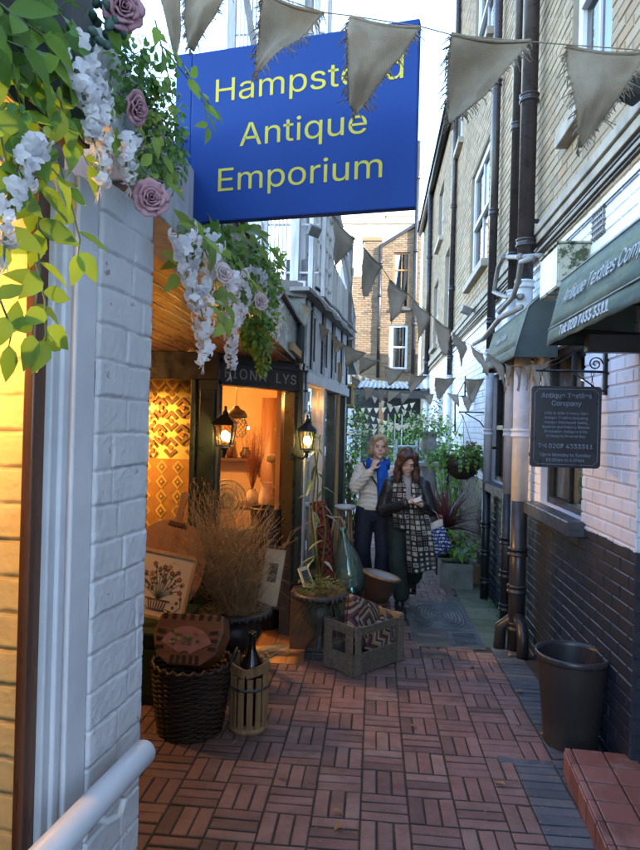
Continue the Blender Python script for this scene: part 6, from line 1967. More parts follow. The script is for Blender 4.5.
def leafball(parent, mats, c, rx, ry, rz, n, L, W, out, shape=0):
    m = MB()
    for i in range(n):
        v = rv().normalized(); k = q6.random()**.4
        p = c + V(v.x*rx*k, v.y*ry*k, v.z*rz*k)
        d = (v + rv(.6) + V(0, 0, -.25)).normalized()
        m.leaf(p, d, v + out*.6 + rv(.4), L*q6.uniform(.7, 1.2), W*q6.uniform(.7, 1.2), q6.uniform(.1, .6), .2, shape=shape, rn=q6.random())
        if i % 3 == 0:
            m.cur = 1; m.tube([p, p + (c - p)*.6 + rv(.01)], .001, 3, caps=False); m.cur = 0
    return m.build('leaf_cluster', mats, parent)
def A_(x, y, d=.07): return RP(x, y, K0 + pn*d, pn)
ga = thing('flower_garland', A_(90, 150), 'garland of artificial leaves, white wisteria and dusky pink roses over the window at upper left', 'flower garland')
up_dir = pn*.8 + V(0, -.4, .3)
for pts, n, L in (
    ([(-10, 15), (25, 60), (60, 100), (72, 150)], 9, .060), ([(-15, 60), (20, 110), (40, 170), (38, 230)], 10, .062), ([(0, 150), (35, 210), (40, 270), (32, 335)], 9, .055),
    ([(35, 262), (45, 300), (46, 335), (44, 352)], 6, .058), ([(55, 150), (70, 200), (80, 240), (78, 255)], 6, .052), ([(20, -10), (60, 30), (85, 70), (95, 110)], 8, .06), ([(-20, 90), (0, 130), (10, 180), (2, 240)], 8, .06),
    ([(-20, 280), (0, 300), (12, 330), (8, 350)], 5, .055), ([(60, 70), (95, 125), (125, 165), (150, 180)], 7, .05), ([(100, 20), (140, 60), (160, 90)], 6, .045), ([(-15, 10), (5, 40), (30, 50), (62, 62)], 8, .062), ([(-20, 40), (10, 70), (40, 90), (70, 120)], 9, .06), ([(-10, -5), (20, 20), (50, 40), (75, 30)], 8, .06), ([(5, 20), (15, 80), (25, 130), (22, 180)], 9, .06), ([(-15, 120), (15, 150), (45, 160), (70, 190)], 8, .056), ([(30, 60), (55, 95), (88, 110), (110, 150)], 8, .05), ([(40, 10), (58, 60), (66, 120), (88, 165)], 8, .058)):
    sprig(ga, [M_lf1, M_stemg], [A_(x, y, .06 + .05*q6.random()) for x, y in pts], n, L, L*.56, up_dir)
for pts, n in (([(165, 50), (185, 75), (205, 105), (208, 128)], 7), ([(160, 45), (180, 60), (200, 92), (216, 112)], 7), ([(150, 130), (165, 160), (172, 182)], 6), ([(130, 150), (150, 178), (178, 185)], 6), ([(155, 20), (165, 60), (175, 110)], 7)):
    sprig(ga, [M_lf3, M_stemg], [A_(x, y, .09 + .03*q6.random()) for x, y in pts], n, .048, .020, up_dir)
for x, y, r_, n in ((150, 75, .055, 150), (158, 110, .06, 190), (165, 140, .055, 160), (150, 160, .05, 110), (130, 60, .05, 90), (120, 100, .04, 70), (172, 165, .04, 80), (40, 30, .07, 60), (10, 90, .07, 50)):
    leafball(ga, [M_lf2, M_stemg], A_(x, y, .06), r_, r_, r_, n, .017, .012, up_dir, 1)
m = MB()
for i in range(34):
    p = A_(q6.uniform(85, 128), q6.uniform(-8, 46), q6.uniform(.05, .12)); m.ell(p, (.009, .007, .011), (q6.uniform(0, 3), q6.uniform(0, 3), 0), 8, 6)
m.build('berry_cluster', M_eu, ga)
for pts, n in (([(86, 38), (96, 85), (104, 130), (103, 172), (97, 192)], 46), ([(75, 65), (85, 105), (96, 150)], 26), ([(128, 138), (126, 165), (130, 188)], 16), ([(30, 135), (14, 175), (6, 215), (4, 262)], 34), ([(38, 140), (34, 165), (20, 190)], 18)):
    wisteria(ga, [A_(x, y, .10) for x, y in pts], n, .028, .0175)
rose(ga, A_(121, 8, .12), pn*.7 + V(.1, -.7, -.25), .040, M_rose)
rose(ga, A_(134, 108, .10), pn*.9 + V(.5, -.2, -.3), .033, M_rose)
rose(ga, A_(150, 199, .12), pn*.6 + V(.0, -.8, -.1), .037, M_rose)

def B_(x, y, d=.08): return RP(x, y, F0 + fnn*d, fnn)
gb_ = thing('flower_garland', B_(230, 270), 'garland of white wisteria and pale green leaves hanging from the beam below the blue sign', 'flower garland')
ud = fnn + V(0, -.5, .4)
for pts, n, L in (([(185, 228), (205, 240), (225, 262)], 8, .075), ([(200, 225), (230, 240), (252, 262), (262, 290)], 11, .075), ([(215, 225), (240, 235), (262, 250), (275, 275)], 11, .08), ([(205, 250), (215, 280), (220, 310)], 8, .075), ([(235, 255), (250, 285), (258, 315)], 10, .075), ([(250, 250), (268, 270), (276, 300), (278, 320)], 10, .07), ([(190, 232), (186, 255), (178, 275)], 6, .08), ([(225, 285), (228, 305), (222, 325)], 7, .07), ([(190, 240), (215, 232), (245, 232)], 9, .08), ([(240, 225), (262, 238), (280, 262)], 10, .08), ([(195, 230), (222, 250), (240, 280)], 9, .075)):
    sprig(gb_, [M_lf3, M_stemg], [B_(x, y, .05 + .12*q6.random()) for x, y in pts], n, L, L*.42, ud)
for x, y, r_, n in ((248, 262, .10, 150), (262, 285, .12, 200), (258, 312, .11, 220), (255, 332, .08, 150), (262, 348, .06, 110), (263, 366, .035, 50), (235, 300, .09, 130), (220, 255, .08, 110), (200, 245, .07, 90), (272, 265, .1, 120), (258, 335, .09, 140)):
    leafball(gb_, [M_fresh, M_stemg], B_(x, y, .07), r_*.8, r_, r_, n, .030, .018, ud, 1)
for pts, n in (([(182, 228), (186, 255), (192, 285), (196, 312)], 44), ([(196, 280), (202, 315), (206, 345), (202, 368)], 42), ([(214, 232), (212, 262), (205, 290)], 26), ([(232, 275), (233, 310), (231, 345), (230, 378)], 46), ([(240, 268), (244, 300), (238, 325)], 26), ([(276, 285), (278, 315), (277, 340)], 24), ([(258, 270), (262, 290), (258, 305)], 20)):
    wisteria(gb_, [B_(x, y, .12) for x, y in pts], n, .04, .02)
for x, y, r_ in ((223, 274, .03), (260, 302, .034)):
    rose(gb_, B_(x, y, .16), fnn*.7 + V(.1, -.7, .1), r_, M_rosep)

# ================================================================ hessian bunting
def burlap(nm, ca, cb):
    t = NT(nm)
    wv = []
    for dr_ in ('X', 'Z'):
        w_ = t.n.new('ShaderNodeTexWave'); w_.bands_direction = dr_; w_.inputs['Scale'].default_value = 115; w_.inputs['Distortion'].default_value = 3.5; w_.inputs['Detail'].default_value = 2
        t.l.new(t.obj(), w_.inputs[0]); wv.append(w_.outputs['Fac'])
    h = t.math('ADD', wv[0], wv[1])
    f = t.noise(13, 5, .65)
    c = t.mix(t.ramp(f, [(.3, 0), (.7, 1)]), ca, cb)
    c = t.mix(1.0, c, t.ramp(h, [(.2, .6), (1.5, 1.0)]), 'MULTIPLY')
    c = t.mix(1.0, c, t.ramp(t.rnd(), [(0, .78), (1, 1.0)]), 'MULTIPLY')
    t.col(c); t.set(rough=.95, spec=.1); b = t.bump(h, .5, .0015)
    tr_ = t.n.new('ShaderNodeBsdfTranslucent'); t.l.new(c, tr_.inputs[0])
    mx = t.n.new('ShaderNodeMixShader'); mx.inputs[0].default_value = .45
    t.l.new(t.b.outputs[0], mx.inputs[1]); t.l.new(tr_.outputs[0], mx.inputs[2]); t.l.new(mx.outputs[0], t.out.inputs[0])
    return t.m
M_hess = burlap('hessian', (.38, .30, .205), (.54, .445, .325)); M_hess2 = burlap('brightened_hessian', (.48, .41, .32), (.62, .55, .44))  # second, paler copy brightens the backlit farther strings through its colour
M_pale = leafmat('sunlit_hessian', (.74, .68, .58), (.64, .58, .48), .9, .45, (1, 1, .95))  # hessian of the far rows, with sunlight put into the paler colour
M_cord = mat('jute_cord', (.30, .24, .17), (.2, .16, .11), .9, 60, 0)
def flag(parent, a, b, tip, res=8, fringe=40, flen=.02, curl=.012, seed=0, m_=None):
    qq = random.Random(seed)
    n = (b - a).cross(tip - a).normalized()
    ph = qq.uniform(0, 6)
    m = MB(); r_ = qq.random()
    def P_(u_, v_):
        c_ = a.lerp(b, .5).lerp(tip, v_)
        p = c_ + (b - a)*((u_ - .5)*(1 - .93*v_**1.22))
        fold = noise.noise(V(u_*2.2 + ph, v_*2.2, seed))*curl*1.6 + noise.noise(V(u_*5 + ph, v_*4, seed + 7))*curl*.5
        sag_ = V(0, 0, -.05*(b - a).length*math.sin(math.pi*u_)*(1 - v_))
        return p + sag_ + n*(curl*math.sin(u_*3.4 + v_*2 + ph)*min(1, v_*4) + curl*.7*math.sin(v_*5 + ph) + fold*min(1, v_*5))
    vs = [P_(i/res, j/res*.985) for j in range(res+1) for i in range(res+1)]
    fs = [(j*(res+1)+i, j*(res+1)+i+1, (j+1)*(res+1)+i+1, (j+1)*(res+1)+i) for j in range(res) for i in range(res)]
    m.add(vs, fs, True, rn=r_)
    m.tube([P_(i/res, 0) + n*.0 for i in range(res+1)], (b - a).length*.022, 6, rn=r_)
    w_ = (b - a).length
    for k in range(fringe):
        v_ = qq.random()**1.3*.97; s_ = qq.random() < .5
        p = P_(0 if s_ else 1, v_); d = (a - b if s_ else b - a).normalized()
        e = p + (d*qq.uniform(.1, .8) + V(0, 0, -1)*qq.uniform(.3, 1.5) + n*qq.uniform(-.3, .3)).normalized()*flen*qq.choice((.3, .5, .7, 1, 1.5))
        m.tube([p - d*flen*.2, p.lerp(e, .5) + n*qq.uniform(-.002, .002), e], [w_*.0062, w_*.005, w_*.003], 3, caps=False, rn=qq.random())
    for k in range(fringe//8):
        p = P_(.5, .97); e = p + V(qq.uniform(-.3, .3), qq.uniform(-.3, .3), -1).normalized()*flen*qq.uniform(.5, 1.3); m.tube([p, e], w_*.005, 3, caps=False, rn=qq.random())
    return m.build('flag', m_ or M_hess, parent, thick=w_*.006)
def bunting(label, flags, ends=(), res=6, fringe=24, fl=.1, curl=.05, cr_=.0018, m_=None):
    a0 = flags[0][0]
    root = thing('bunting', a0, label, 'bunting', 'hessian bunting strings across the alley')
    pts = [Vector(ends[0])] if ends and ends[0] is not None else []
    for i, (a, b, t_) in enumerate(flags):
        w_ = (b - a).length
        flag(root, a, b, t_, res, fringe, w_*fl, w_*curl, seed=i + int(abs(a.x)*1000), m_=m_)
        pts += [a + V(0, 0, .001), b + V(0, 0, .001)]
    if ends and ends[1] is not None: pts.append(Vector(ends[1]))
    m = MB(); m.tube(pts, cr_, 5); m.build('cord', M_cord, root)
    return root
def PF3(tri, Y):
    ys = Y if isinstance(Y, (tuple, list)) else (Y, Y, Y)
    return tuple(PY(x, y, yy) for (x, y), yy in zip(tri, ys))
front = [((158, -18), (181, -6), (176, 62)), ((184, -8), (236, -14), (190, 50)), ((262, -8), (324, 13), (257, 78)), ((350, 16), (421, 27), (352, 110)), ((451, 35), (530, 42), (452, 126)), ((567, 45), (648, 51), (580, 146)), ((661, 56), (740, 62), (675, 150))]
bunting('large frayed hessian flags strung close by across the top in front of the blue sign', [PF3(f, 1.36 + .02*i) for i, f in enumerate(front)], (PY(120, -30, 1.4), PY(790, 66, 1.52)), 16, 110, .12, .085, .0014)
second = [((333, 216), (355, 239), (335, 266), 2.55), ((363, 248), (381.5, 267), (364, 297), 2.8), ((390, 280), (408, 294), (390, 322), 3.05), ((414, 300), (430, 314), (419, 342), 3.3), ((435, 319), (450, 330), (444, 356), 3.5), ((453.7, 333), (466, 343), (461, 366), 3.7), ((471.6, 345.5), (483, 354), (487, 376), 3.85), ((488, 354), (502, 363), (506, 391), 3.95), ((505, 364), (511, 366), (509, 386), 4.0), ((515, 366), (522, 367), (519, 391), 4.02), ((525, 366), (531, 365), (528, 390), 4.05), ((534, 365), (541, 364), (537, 391), 4.07), ((541, 364), (548, 362), (546, 386), 4.1)]
bunting('long hessian flag string dropping from behind the blue sign to the green awning', [PF3(f[:3], (f[3], f[3] + .08, f[3] + .02)) for f in second], (PY(318, 196, 2.35), PY(560, 358, 4.2)), 8, 60, .09, .07, m_=M_hess2)
third = [((301, 303), (312, 308), (304, 326), 5.1), ((318, 322), (329, 330), (322, 342), 5.9), ((331, 334), (345, 346), (335, 352), 6.5), ((345, 345), (366, 353), (346, 367), 6.7), ((361, 356), (379, 361), (360, 374), 6.7), ((386, 367), (405, 370), (389, 386), 6.6), ((408, 374), (427, 376), (411, 392), 6.5), ((435, 378), (455, 378), (439, 399), 6.4), ((464, 379), (484, 379), (472, 403), 6.3)]
bunting('hessian flags along the left timber ledge, then straight across to the right wall', [PF3(f[:3], (f[3], f[3] + .1, f[3])) for f in third], (PY(268, 275, 4.6), PY(500, 378, 6.2)), 6, 30, .08, .06, m_=M_hess2)
fourth = [((352, 376), (361, 381), (353, 392), 8.5), ((364, 387), (375, 388), (366, 401), 8.6), ((378, 389), (387, 390), (380, 403), 8.6), ((389, 391), (400, 392), (388, 402), 8.6), ((401, 393), (411, 394), (402, 404), 8.6), ((424, 394), (434, 394), (430, 405), 8.6), ((447, 393), (458, 395), (459, 407), 8.6), ((462, 397), (474, 396), (468, 412), 8.5)]
bunting('smaller hessian flags sagging across the middle of the alley below the straight string', [PF3(f[:3], f[3]) for f in fourth], (PY(338, 366, 8.3), PX(490, 392, 1.29)), 4, 10, .08, .05, m_=M_hess2)
def auto(label, p0, p1, sag, n, w_, h_, Y0_, Y1_):
    fl_ = []
    for i in range(n):
        def at_(t_): return PY(p0[0] + (p1[0]-p0[0])*t_, p0[1] + (p1[1]-p0[1])*t_ + sag*4*t_*(1-t_), Y0_ + (Y1_-Y0_)*t_)
        a, b = at_((i + .14)/n), at_((i + .86)/n)
        tip = a.lerp(b, .5 + rng.uniform(-.12, .12)) + V(0, 0, -(b - a).length*h_)
        fl_.append((a, b, tip))
    bunting(label, fl_, (PY(*p0, Y0_), PY(*p1, Y1_)), 4, 6, .06, .06, m_=M_pale)
auto('row of small pale flags before the dark lean-to at the far end', (352, 407), (416, 402), 3, 9, 1, .95, 13, 13.5)
auto('sloping row of small flags falling from the box sign towards the right wall', (371, 395), (452, 424), 3, 11, 1, 1.1, 9.4, 9.8)
auto('lowest sagging row of small pale flags just above the heads of the two women', (333, 418), (476, 414), 9, 19, 1, 1.0, 10.3, 10.6)
auto('short row of tiny flags nearly hidden above the far plants', (352, 408), (400, 424), 2, 8, 1, 1.0, 12, 12.2)
auto('pale flag row crossing high in front of the end building', (350, 371), (412, 380), 5, 9, 1, 1.05, 11.0, 11.4)
auto('pale flag row slanting from the left plants up to the white wall', (345, 432), (470, 402), 6, 15, 1, 1.0, 11.2, 11.5)
# ================================================================ the two women
def organic(name, m, m_, parent, voxel=.008, it=6, fac=.5, disp=None):
    """merge overlapping solids into one continuous skin"""
    o = m.build(name, m_, parent, local=True)
    md = o.modifiers.new('remesh', 'REMESH'); md.mode = 'VOXEL'; md.voxel_size = voxel; md.use_smooth_shade = True
    md = o.modifiers.new('smooth', 'SMOOTH'); md.factor = fac; md.iterations = it
    bake(o)
    me = o.data
    if disp:
        n_ = len(me.vertices)
        co = [0.0]*(3*n_); no = [0.0]*(3*n_)
        me.vertices.foreach_get('co', co); me.vertices.foreach_get('normal', no)
        for i in range(n_):
            k = disp(Vector(co[3*i:3*i+3]))
            for a in range(3): co[3*i+a] += no[3*i+a]*k
        me.vertices.foreach_set('co', co)
        me.update()
    me.polygons.foreach_set('use_smooth', [True]*len(me.polygons))
    if 'rnd' not in me.attributes:
        at = me.attributes.new('rnd', 'FLOAT', 'FACE')
        at.data.foreach_set('value', [.8]*len(me.polygons))
    me.materials.clear(); me.materials.append(m_)
    return o
def limb(m, pts, rs, seg=14):
    pts = [Vector(p) for p in pts]
    # resample for a smooth taper
    P, Q = [], []
    for i in range(len(pts)-1):
        for k in range(5):
            t_ = k/5; P.append(pts[i].lerp(pts[i+1], t_)); Q.append(rs[i] + (rs[i+1]-rs[i])*t_)
    P.append(pts[-1]); Q.append(rs[-1])
    m.tube(P, Q, seg)
    for p, r_ in zip(pts, rs): m.ell(p, r_, None, 14, 8)
def hand(m, w_, d, pn_, side, k=1.0, curl=(.3, .35, .4, .5), spread=.02):
    """w_ wrist, d pointing direction, pn_ palm normal (towards what it holds), side = direction of the thumb"""
    w_ = Vector(w_); d = Vector(d).normalized(); n = Vector(pn_); n = (n - d*n.dot(d)).normalized(); s = n.cross(d).normalized()
    if s.dot(Vector(side)) < 0: s = -s
    rm = Matrix((s, d, n)).transposed()
    m.ell(w_ + d*.045*k, (.037*k, .05*k, .015*k), rm, 14, 8); m.ell(w_ + d*.075*k, (.038*k, .02*k, .013*k), rm, 12, 6)
    for i, (L, c) in enumerate(zip((.068, .076, .071, .056), curl)):
        o = (1.5 - i)*.0205*k
        p = w_ + s*o + d*(.085 - abs(i - 1.3)*.004)*k
        a = 0.0; dd = d + s*(1.5 - i)*spread*3
        pts = [p]
        for q, f in enumerate((.45, .32, .26)):
            a += c*(1 + .35*q)
            v = (dd.normalized()*math.cos(a) + n*math.sin(a))
            p = p + v*L*f*k; pts.append(p)
        limb(m, pts, [.0086*k, .0082*k, .0076*k, .0066*k], 8)
    p = w_ + s*.028*k + d*.022*k
    limb(m, [p, p + (s*.7 + d*.6 + n*.25).normalized()*.035*k, p + (s*.7 + d*.6 + n*.25).normalized()*.035*k + (s*.25 + d*.85 + n*.4).normalized()*.032*k], [.011*k, .0095*k, .0075*k], 8)
def rotd(p, c, M): return c + M @ (Vector(p) - c)
def head(m, c, M, k=1.0):
    """skull, jaw, nose, ears added to the body; c = centre of head at eye height, face towards -Y before M"""
    def E(p, r_, rot=None): m.ell(c + M @ (Vector(p)*k), tuple(x*k for x in r_), M if rot is None else M @ Euler(rot).to_matrix(), 18, 12)
    E((0, .012, .03), (.074, .094, .088)); E((0, -.02, -.035), (.062, .066, .075)); E((0, -.045, -.082), (.036, .036, .032)); E((0, -.07, -.10), (.02, .018, .016))
    E((.028, -.055, -.04), (.028, .026, .03)); E((-.028, -.055, -.04), (.028, .026, .03))
    E((0, -.088, -.026), (.0125, .021, .012)); E((0, -.083, -.006), (.009, .014, .026)); E((.009, -.084, -.031), (.008, .01, .007)); E((-.009, -.084, -.031), (.008, .01, .007))
    E((0, -.077, .026), (.05, .012, .010)); E((0, -.077, -.060), (.024, .011, .006)); E((0, -.075, -.071), (.02, .012, .007))
    for s_ in (-1, 1): E((s_*.073, .012, -.005), (.010, .02, .032), (0, 0, s_*.35))
M_skin = mat('skin_fair', (.60, .40, .31), (.56, .35, .265), .5, 14, .06, 200, rv=.05)
t_ = M_skin.node_tree.nodes['Principled BSDF']; t_.inputs['Subsurface Weight'].default_value = .12; t_.inputs['Subsurface Radius'].default_value = (.012, .005, .003)
M_eye = mat('eye_dark', (.02, .016, .014), (.04, .03, .025), .15, 8, 0)
M_eyew = mat('eye_white', (.55, .53, .52), (.5, .48, .47), .25, 8, 0)
M_lip = mat('lip_pink', (.40, .15, .13), (.34, .12, .11), .45, 10, 0, rv=.05)
M_teeth = mat('smile', (.6, .56, .52), (.56, .52, .48), .3, 4, 0)
def hairmat(name, c, c2, rot=(0, 0, 0)):
    t = NT(name); v = t.mapping(t.obj(), (60, 60, 5), rot); f = t.noise(2.2, 5, .6, v); g = t.noise(5, 3)
    t.col(t.mix(t.ramp(f, [(.35, 0), (.66, 1)]), c2, c)); t.set(rough=.42, spec=.45); t.bump(f, .7, .006); return t.m
M_blonde = hairmat('blonde_hair', (.44, .32, .18), (.24, .16, .085)); M_brun = hairmat('brown_hair', (.085, .035, .02), (.03, .014, .009))
def face(parent, c, M, k, look_down=False, smile=False, brow=M_brun):
    for s_ in (-1, 1):
        e = c + M @ (V(s_*.031, -.0755, .004)*k)
        if not look_down:
            m = MB(); m.ell(e, (.0125*k, .006*k, .0055*k), M, 12, 6); o = m.build('eye', M_eyew, parent, local=True)
            m = MB(); m.ell(e + M @ V(0, -.0045*k, 0), (.0062*k, .003*k, .0055*k), M, 10, 6); m.build('iris', M_eye, o, local=True)
        m = MB(); m.tube([c + M @ (V(s_*(.031 + x), -.080 + .1*abs(x), (.0085 if not look_down else -.001) - (38*x*x))*k) for x in (-.014, -.007, 0, .007, .014)], .0022*k, 5); m.build('eyelash', M_eye, parent, local=True)
        m = MB(); m.tube([c + M @ (V(s_*(.033 + x), -.083 + .35*abs(x), .026 - 14*x*x)*k) for x in (-.017, -.008, 0, .008, .017)], .0034*k, 6); m.build('eyebrow', brow, parent, local=True)
    m = MB()
    for zz, rr in ((-.061, .0042), (-.069, .005)):
        m.tube([c + M @ (V(x, -.0885 + 9*x*x, zz + (16*x*x if smile else -2*x*x))*k) for x in (-.023, -.012, 0, .012, .023)], [.0015*k, rr*k, rr*k, rr*k, .0015*k], 7)
    m.build('lips', M_lip, parent, local=True)
    if smile:
        m = MB(); m.tube([c + M @ (V(x, -.0895 + 9*x*x, -.0645 + 14*x*x)*k) for x in (-.017, -.008, 0, .008, .017)], .0026*k, 6); m.build('teeth', M_teeth, parent, local=True)

# ---- woman in the cream quilted jacket
YW1 = 6.72
f1p = V(PY(371.5, 600, YW1).x, YW1, gz(YW1) + .024)
W1 = thing('person', f1p, 'smiling blonde woman in cream quilted jacket and bright blue scarf, hand at her collar', 'person', 'two women walking up the alley', .06)
HC = V(.035, -.02, 1.60); HM = Matrix.Rotation(R(7), 3, 'Z') @ Matrix.Rotation(R(-4), 3, 'X')
m = MB()
head(m, HC, HM, 1.03)
limb(m, [(.03, .0, 1.53), (.02, .01, 1.44), (.015, .02, 1.38)], [.05, .052, .07])
m.ell((.01, .01, 1.27), (.17, .10, .15)); m.ell((.01, .0, 1.08), (.145, .10, .17)); m.ell((.01, .0, .94), (.15, .10, .09))
limb(m, [(-.155, .0, 1.375), (-.205, -.07, 1.19), (-.045, -.195, 1.375)], [.05, .043, .026])
limb(m, [(.175, .01, 1.36), (.205, .09, 1.10), (.215, .12, .90)], [.05, .042, .028])
hand(m, (-.04, -.20, 1.38), (.35, .05, .9), (.5, .7, -.2), (.6, -.7, 0), .95, (.5, .55, .6, .7))
hand(m, (.215, .12, .90), (0, -.1, -1), (-1, 0, 0), (0, -1, 0), .95)
limb(m, [(-.085, 0, .9), (-.10, -.03, .50), (-.05, .12, .12)], [.085, .055, .038]); limb(m, [(.095, 0, .9), (.10, -.10, .50), (.095, -.08, .09)], [.085, .055, .038])
for fx, fy, fz in ((-.05, .09, .07), (.095, -.12, .04)): m.ell((fx, fy - .02, fz), (.038, .1, .032))
organic('body', m, M_skin, W1, .0055, 4)
face(W1, HC, HM, 1.03, False, True, hairmat('fair_brow', (.2, .13, .07), (.14, .09, .05)))
m = MB()
def EH(p, r_): m.ell(HC + HM @ (Vector(p)*1.03), r_, HM, 16, 10)
EH((0, .03, .055), (.088, .096, .082)); EH((.045, .0, .05), (.05, .075, .07)); EH((-.045, .0, .06), (.05, .07, .07)); EH((.0, -.03, .098), (.06, .055, .035))
EH((.08, .01, -.01), (.026, .05, .075)); EH((-.08, .01, -.01), (.026, .05, .08)); EH((.074, .01, -.045), (.026, .042, .045)); EH((-.076, .01, -.045), (.026, .042, .045)); EH((0, .08, -.02), (.075, .05, .10)); EH((-.045, -.066, .085), (.04, .025, .03))
EH((.055, -.055, .07), (.03, .03, .035))
organic('hair', m, M_blonde, W1, .006, 3, .5, lambda p: .004*noise.noise(V(p.x*70, p.y*70, p.z*14)))
def strands(parent, c, M, n, drop, rx, m_, seed):
    q = random.Random(seed); m = MB()
    for i in range(n):
        a = q.uniform(-2.55, 2.55) ; ba = a + math.pi/2
        x, y = math.cos(ba), math.sin(ba)
        L = drop*q.uniform(.7, 1.05); ph = q.uniform(0, 6)
        if y < -.55: continue
        top = c + M @ V(x*.03, y*.04 + .01, .135)
        pts = [top, c + M @ V(x*.080, y*.09 + .02, .085), c + V(x*(rx + .004), y*.10 + .02, .02)]
        for k in range(1, 6):
            t_ = k/5; pts.append(c + V(x*(rx + .012 + .02*t_) + .008*math.sin(t_*7 + ph), y*(.10 + .02*t_) + .02 + .008*math.cos(t_*6 + ph), .02 - L*t_))
        m.tube(pts, [.0035]*(len(pts)-1) + [.001], 4, caps=False, rn=q.random())
    m.build('loose_strands', m_, parent, local=True)
strands(W1, HC, HM, 150, .10, .086, M_blonde, 2)
# jacket
m = MB()
m.ell((.01, .015, 1.27), (.195, .125, .155)); m.ell((.01, .01, 1.13), (.185, .13, .17)); m.ell((.01, .01, 1.01), (.195, .135, .12))
m.lathe([(0, .945), (.185, .945), (.195, .96), (.185, 1.05), (0, 1.05)], (.01, .01, 0), 28, (1, .72))
limb(m, [(-.15, .01, 1.36), (-.208, -.06, 1.19), (-.20, -.10, 1.165), (-.065, -.188, 1.345)], [.072, .068, .064, .047]); limb(m, [(.17, .02, 1.35), (.215, .095, 1.10), (.215, .12, .95)], [.07, .062, .048])
limb(m, [(-.12, .02, 1.38), (-.05, .05, 1.43), (.07, .05, 1.43), (.14, .02, 1.37)], [.06, .055, .055, .06])
def quilt(p):
    z = p.z + .02*abs(((p.x*14) % 2) - 1)
    k_ = (z*22) % 1.0
    return -.0065*math.exp(-((k_ - .5)/.16)**2) + .003*noise.noise(V(p.x*14, p.y*14, p.z*14))
organic('jacket', m, mat('cream_quilted_fabric', (.66, .60, .52), (.58, .52, .45), .7, 10, .12, 150, rv=.05), W1, .007, 5, .5, quilt)
m = MB(); m.tube([(.02, -.128, 1.36), (.025, -.148, 1.25), (.03, -.15, 1.10), (.03, -.142, .955)], .006, 6); m.build('zip', M_steel, W1, local=True)
# scarf
m = MB()
ring = [V(.03 + .098*math.cos(a), .01 + .085*math.sin(a), 1.435 + .018*math.sin(a)) for a in [i*2*math.pi/26 for i in range(26)]]
m.tube(ring, [.040 + .006*math.sin(i*1.7) for i in range(26)], 10, closed=True)
m.tube([p + V(0, -.012, -.04) for p in ring], [.034 + .006*math.sin(i*2.3) for i in range(26)], 10, closed=True)
for dx, L, w_ in ((.045, 1.0, .048), (.085, 1.10, .04)):
    limb(m, [(dx, -.10, 1.40), (dx + .015, -.155, 1.28), (dx + .02, -.165, 1.12), (dx + .025, -.158, L)], [.035, w_, w_*.95, w_*.9])
organic('scarf', m, cloth('blue_scarf_fabric', (.02, .11, .50), (.012, .07, .36), 220, .85, .3), W1, .007, 3, .5, lambda p: .007*noise.noise(V(p.x*38, p.y*38, p.z*9)) + .003*math.sin(p.x*150 + p.z*12))
m = MB()
limb(m, [(-.09, .0, .93), (-.115, -.03, .52), (-.075, .09, .17)], [.105, .092, .088]); limb(m, [(.095, .0, .93), (.105, -.09, .50), (.095, -.07, .16)], [.105, .088, .085]); m.ell((.005, .005, .90), (.18, .125, .16))
organic('trousers', m, mat('navy_denim', (.012, .016, .032), (.008, .010, .02), .8, 12, .2, 200, rv=.05), W1, .008, 5, .5, lambda p: .007*noise.noise(V(p.x*11, p.y*11, p.z*8)))
for fx, fy, fz in ((-.06, .09, .055), (.095, -.12, .03)):
    m = MB(); m.ell((fx, fy - .02, fz + .012), (.045, .115, .04)); m.ell((fx, fy + .05, fz + .03), (.04, .05, .05)); m.box((fx, fy - .02, fz - .018), (.08, .22, .02)); organic('shoe', m, M_black, W1, .007, 3)
sb = thing('shoulder_bag', f1p + V(.2, .08, .55), 'black bag hanging by a strap over the shoulder of the woman in cream', 'bag')
mm = Matrix.Translation(f1p)
m = MB(mm); m.tube([(-.125, -.075, 1.44), (-.10, -.10, 1.40), (-.02, -.14, 1.28), (.10, -.16, 1.1), (.2, -.06, .93), (.235, .05, .78)], .010, 7); m.tube([(-.125, -.075, 1.44), (-.11, .03, 1.46), (-.05, .12, 1.36), (.1, .15, 1.1), (.22, .12, .8)], .010, 7); m.build('strap', M_black, sb)
m = MB(mm); m.box((.245, .06, .62), (.09, .24, .30)); m.build('pouch', mat('black_leather', (.014, .014, .016), (.022, .021, .022), .4, 12, .25, 90), sb, bev=.025, segs=3)

# ---- woman in the dark jacket with the long patterned scarf
YW2 = 6.22
f2p = V(PY(403.5, 612, YW2).x, YW2, gz(YW2) + .024)
W2 = thing('person', f2p, 'brown haired woman in dark jacket and long patterned scarf looking down at her hands', 'person', 'two women walking up the alley')
HC = V(-.005, -.10, 1.475); HM = Matrix.Rotation(R(12), 3, 'Z') @ Matrix.Rotation(R(24), 3, 'X')
m = MB(); head(m, HC, HM, .99)
limb(m, [(0, -.06, 1.43), (0, -.02, 1.35), (0, .01, 1.28)], [.046, .05, .065])
m.ell((0, .0, 1.18), (.165, .10, .14)); m.ell((0, .0, 1.02), (.14, .10, .15)); m.ell((0, .0, .87), (.15, .10, .09))
limb(m, [(-.17, .0, 1.255), (-.225, .01, 1.0), (.005, -.235, 1.10)], [.048, .041, .025]); limb(m, [(.17, .0, 1.25), (.225, -.02, 1.01), (.125, -.245, 1.085)], [.048, .041, .025])
hand(m, (.012, -.235, 1.10), (.95, -.12, .12), (.05, .1, 1), (-.1, .3, 1), .95, (.45, .5, .55, .6)); hand(m, (.135, -.25, 1.08), (-.85, -.1, .25), (0, .15, 1), (0, .4, 1), .95, (.35, .4, .5, .55))
limb(m, [(-.085, 0, .84), (-.075, -.12, .47), (-.045, -.10, .08)], [.088, .055, .038]); limb(m, [(.085, 0, .84), (.09, -.03, .47), (.085, .33, .26)], [.088, .055, .038])
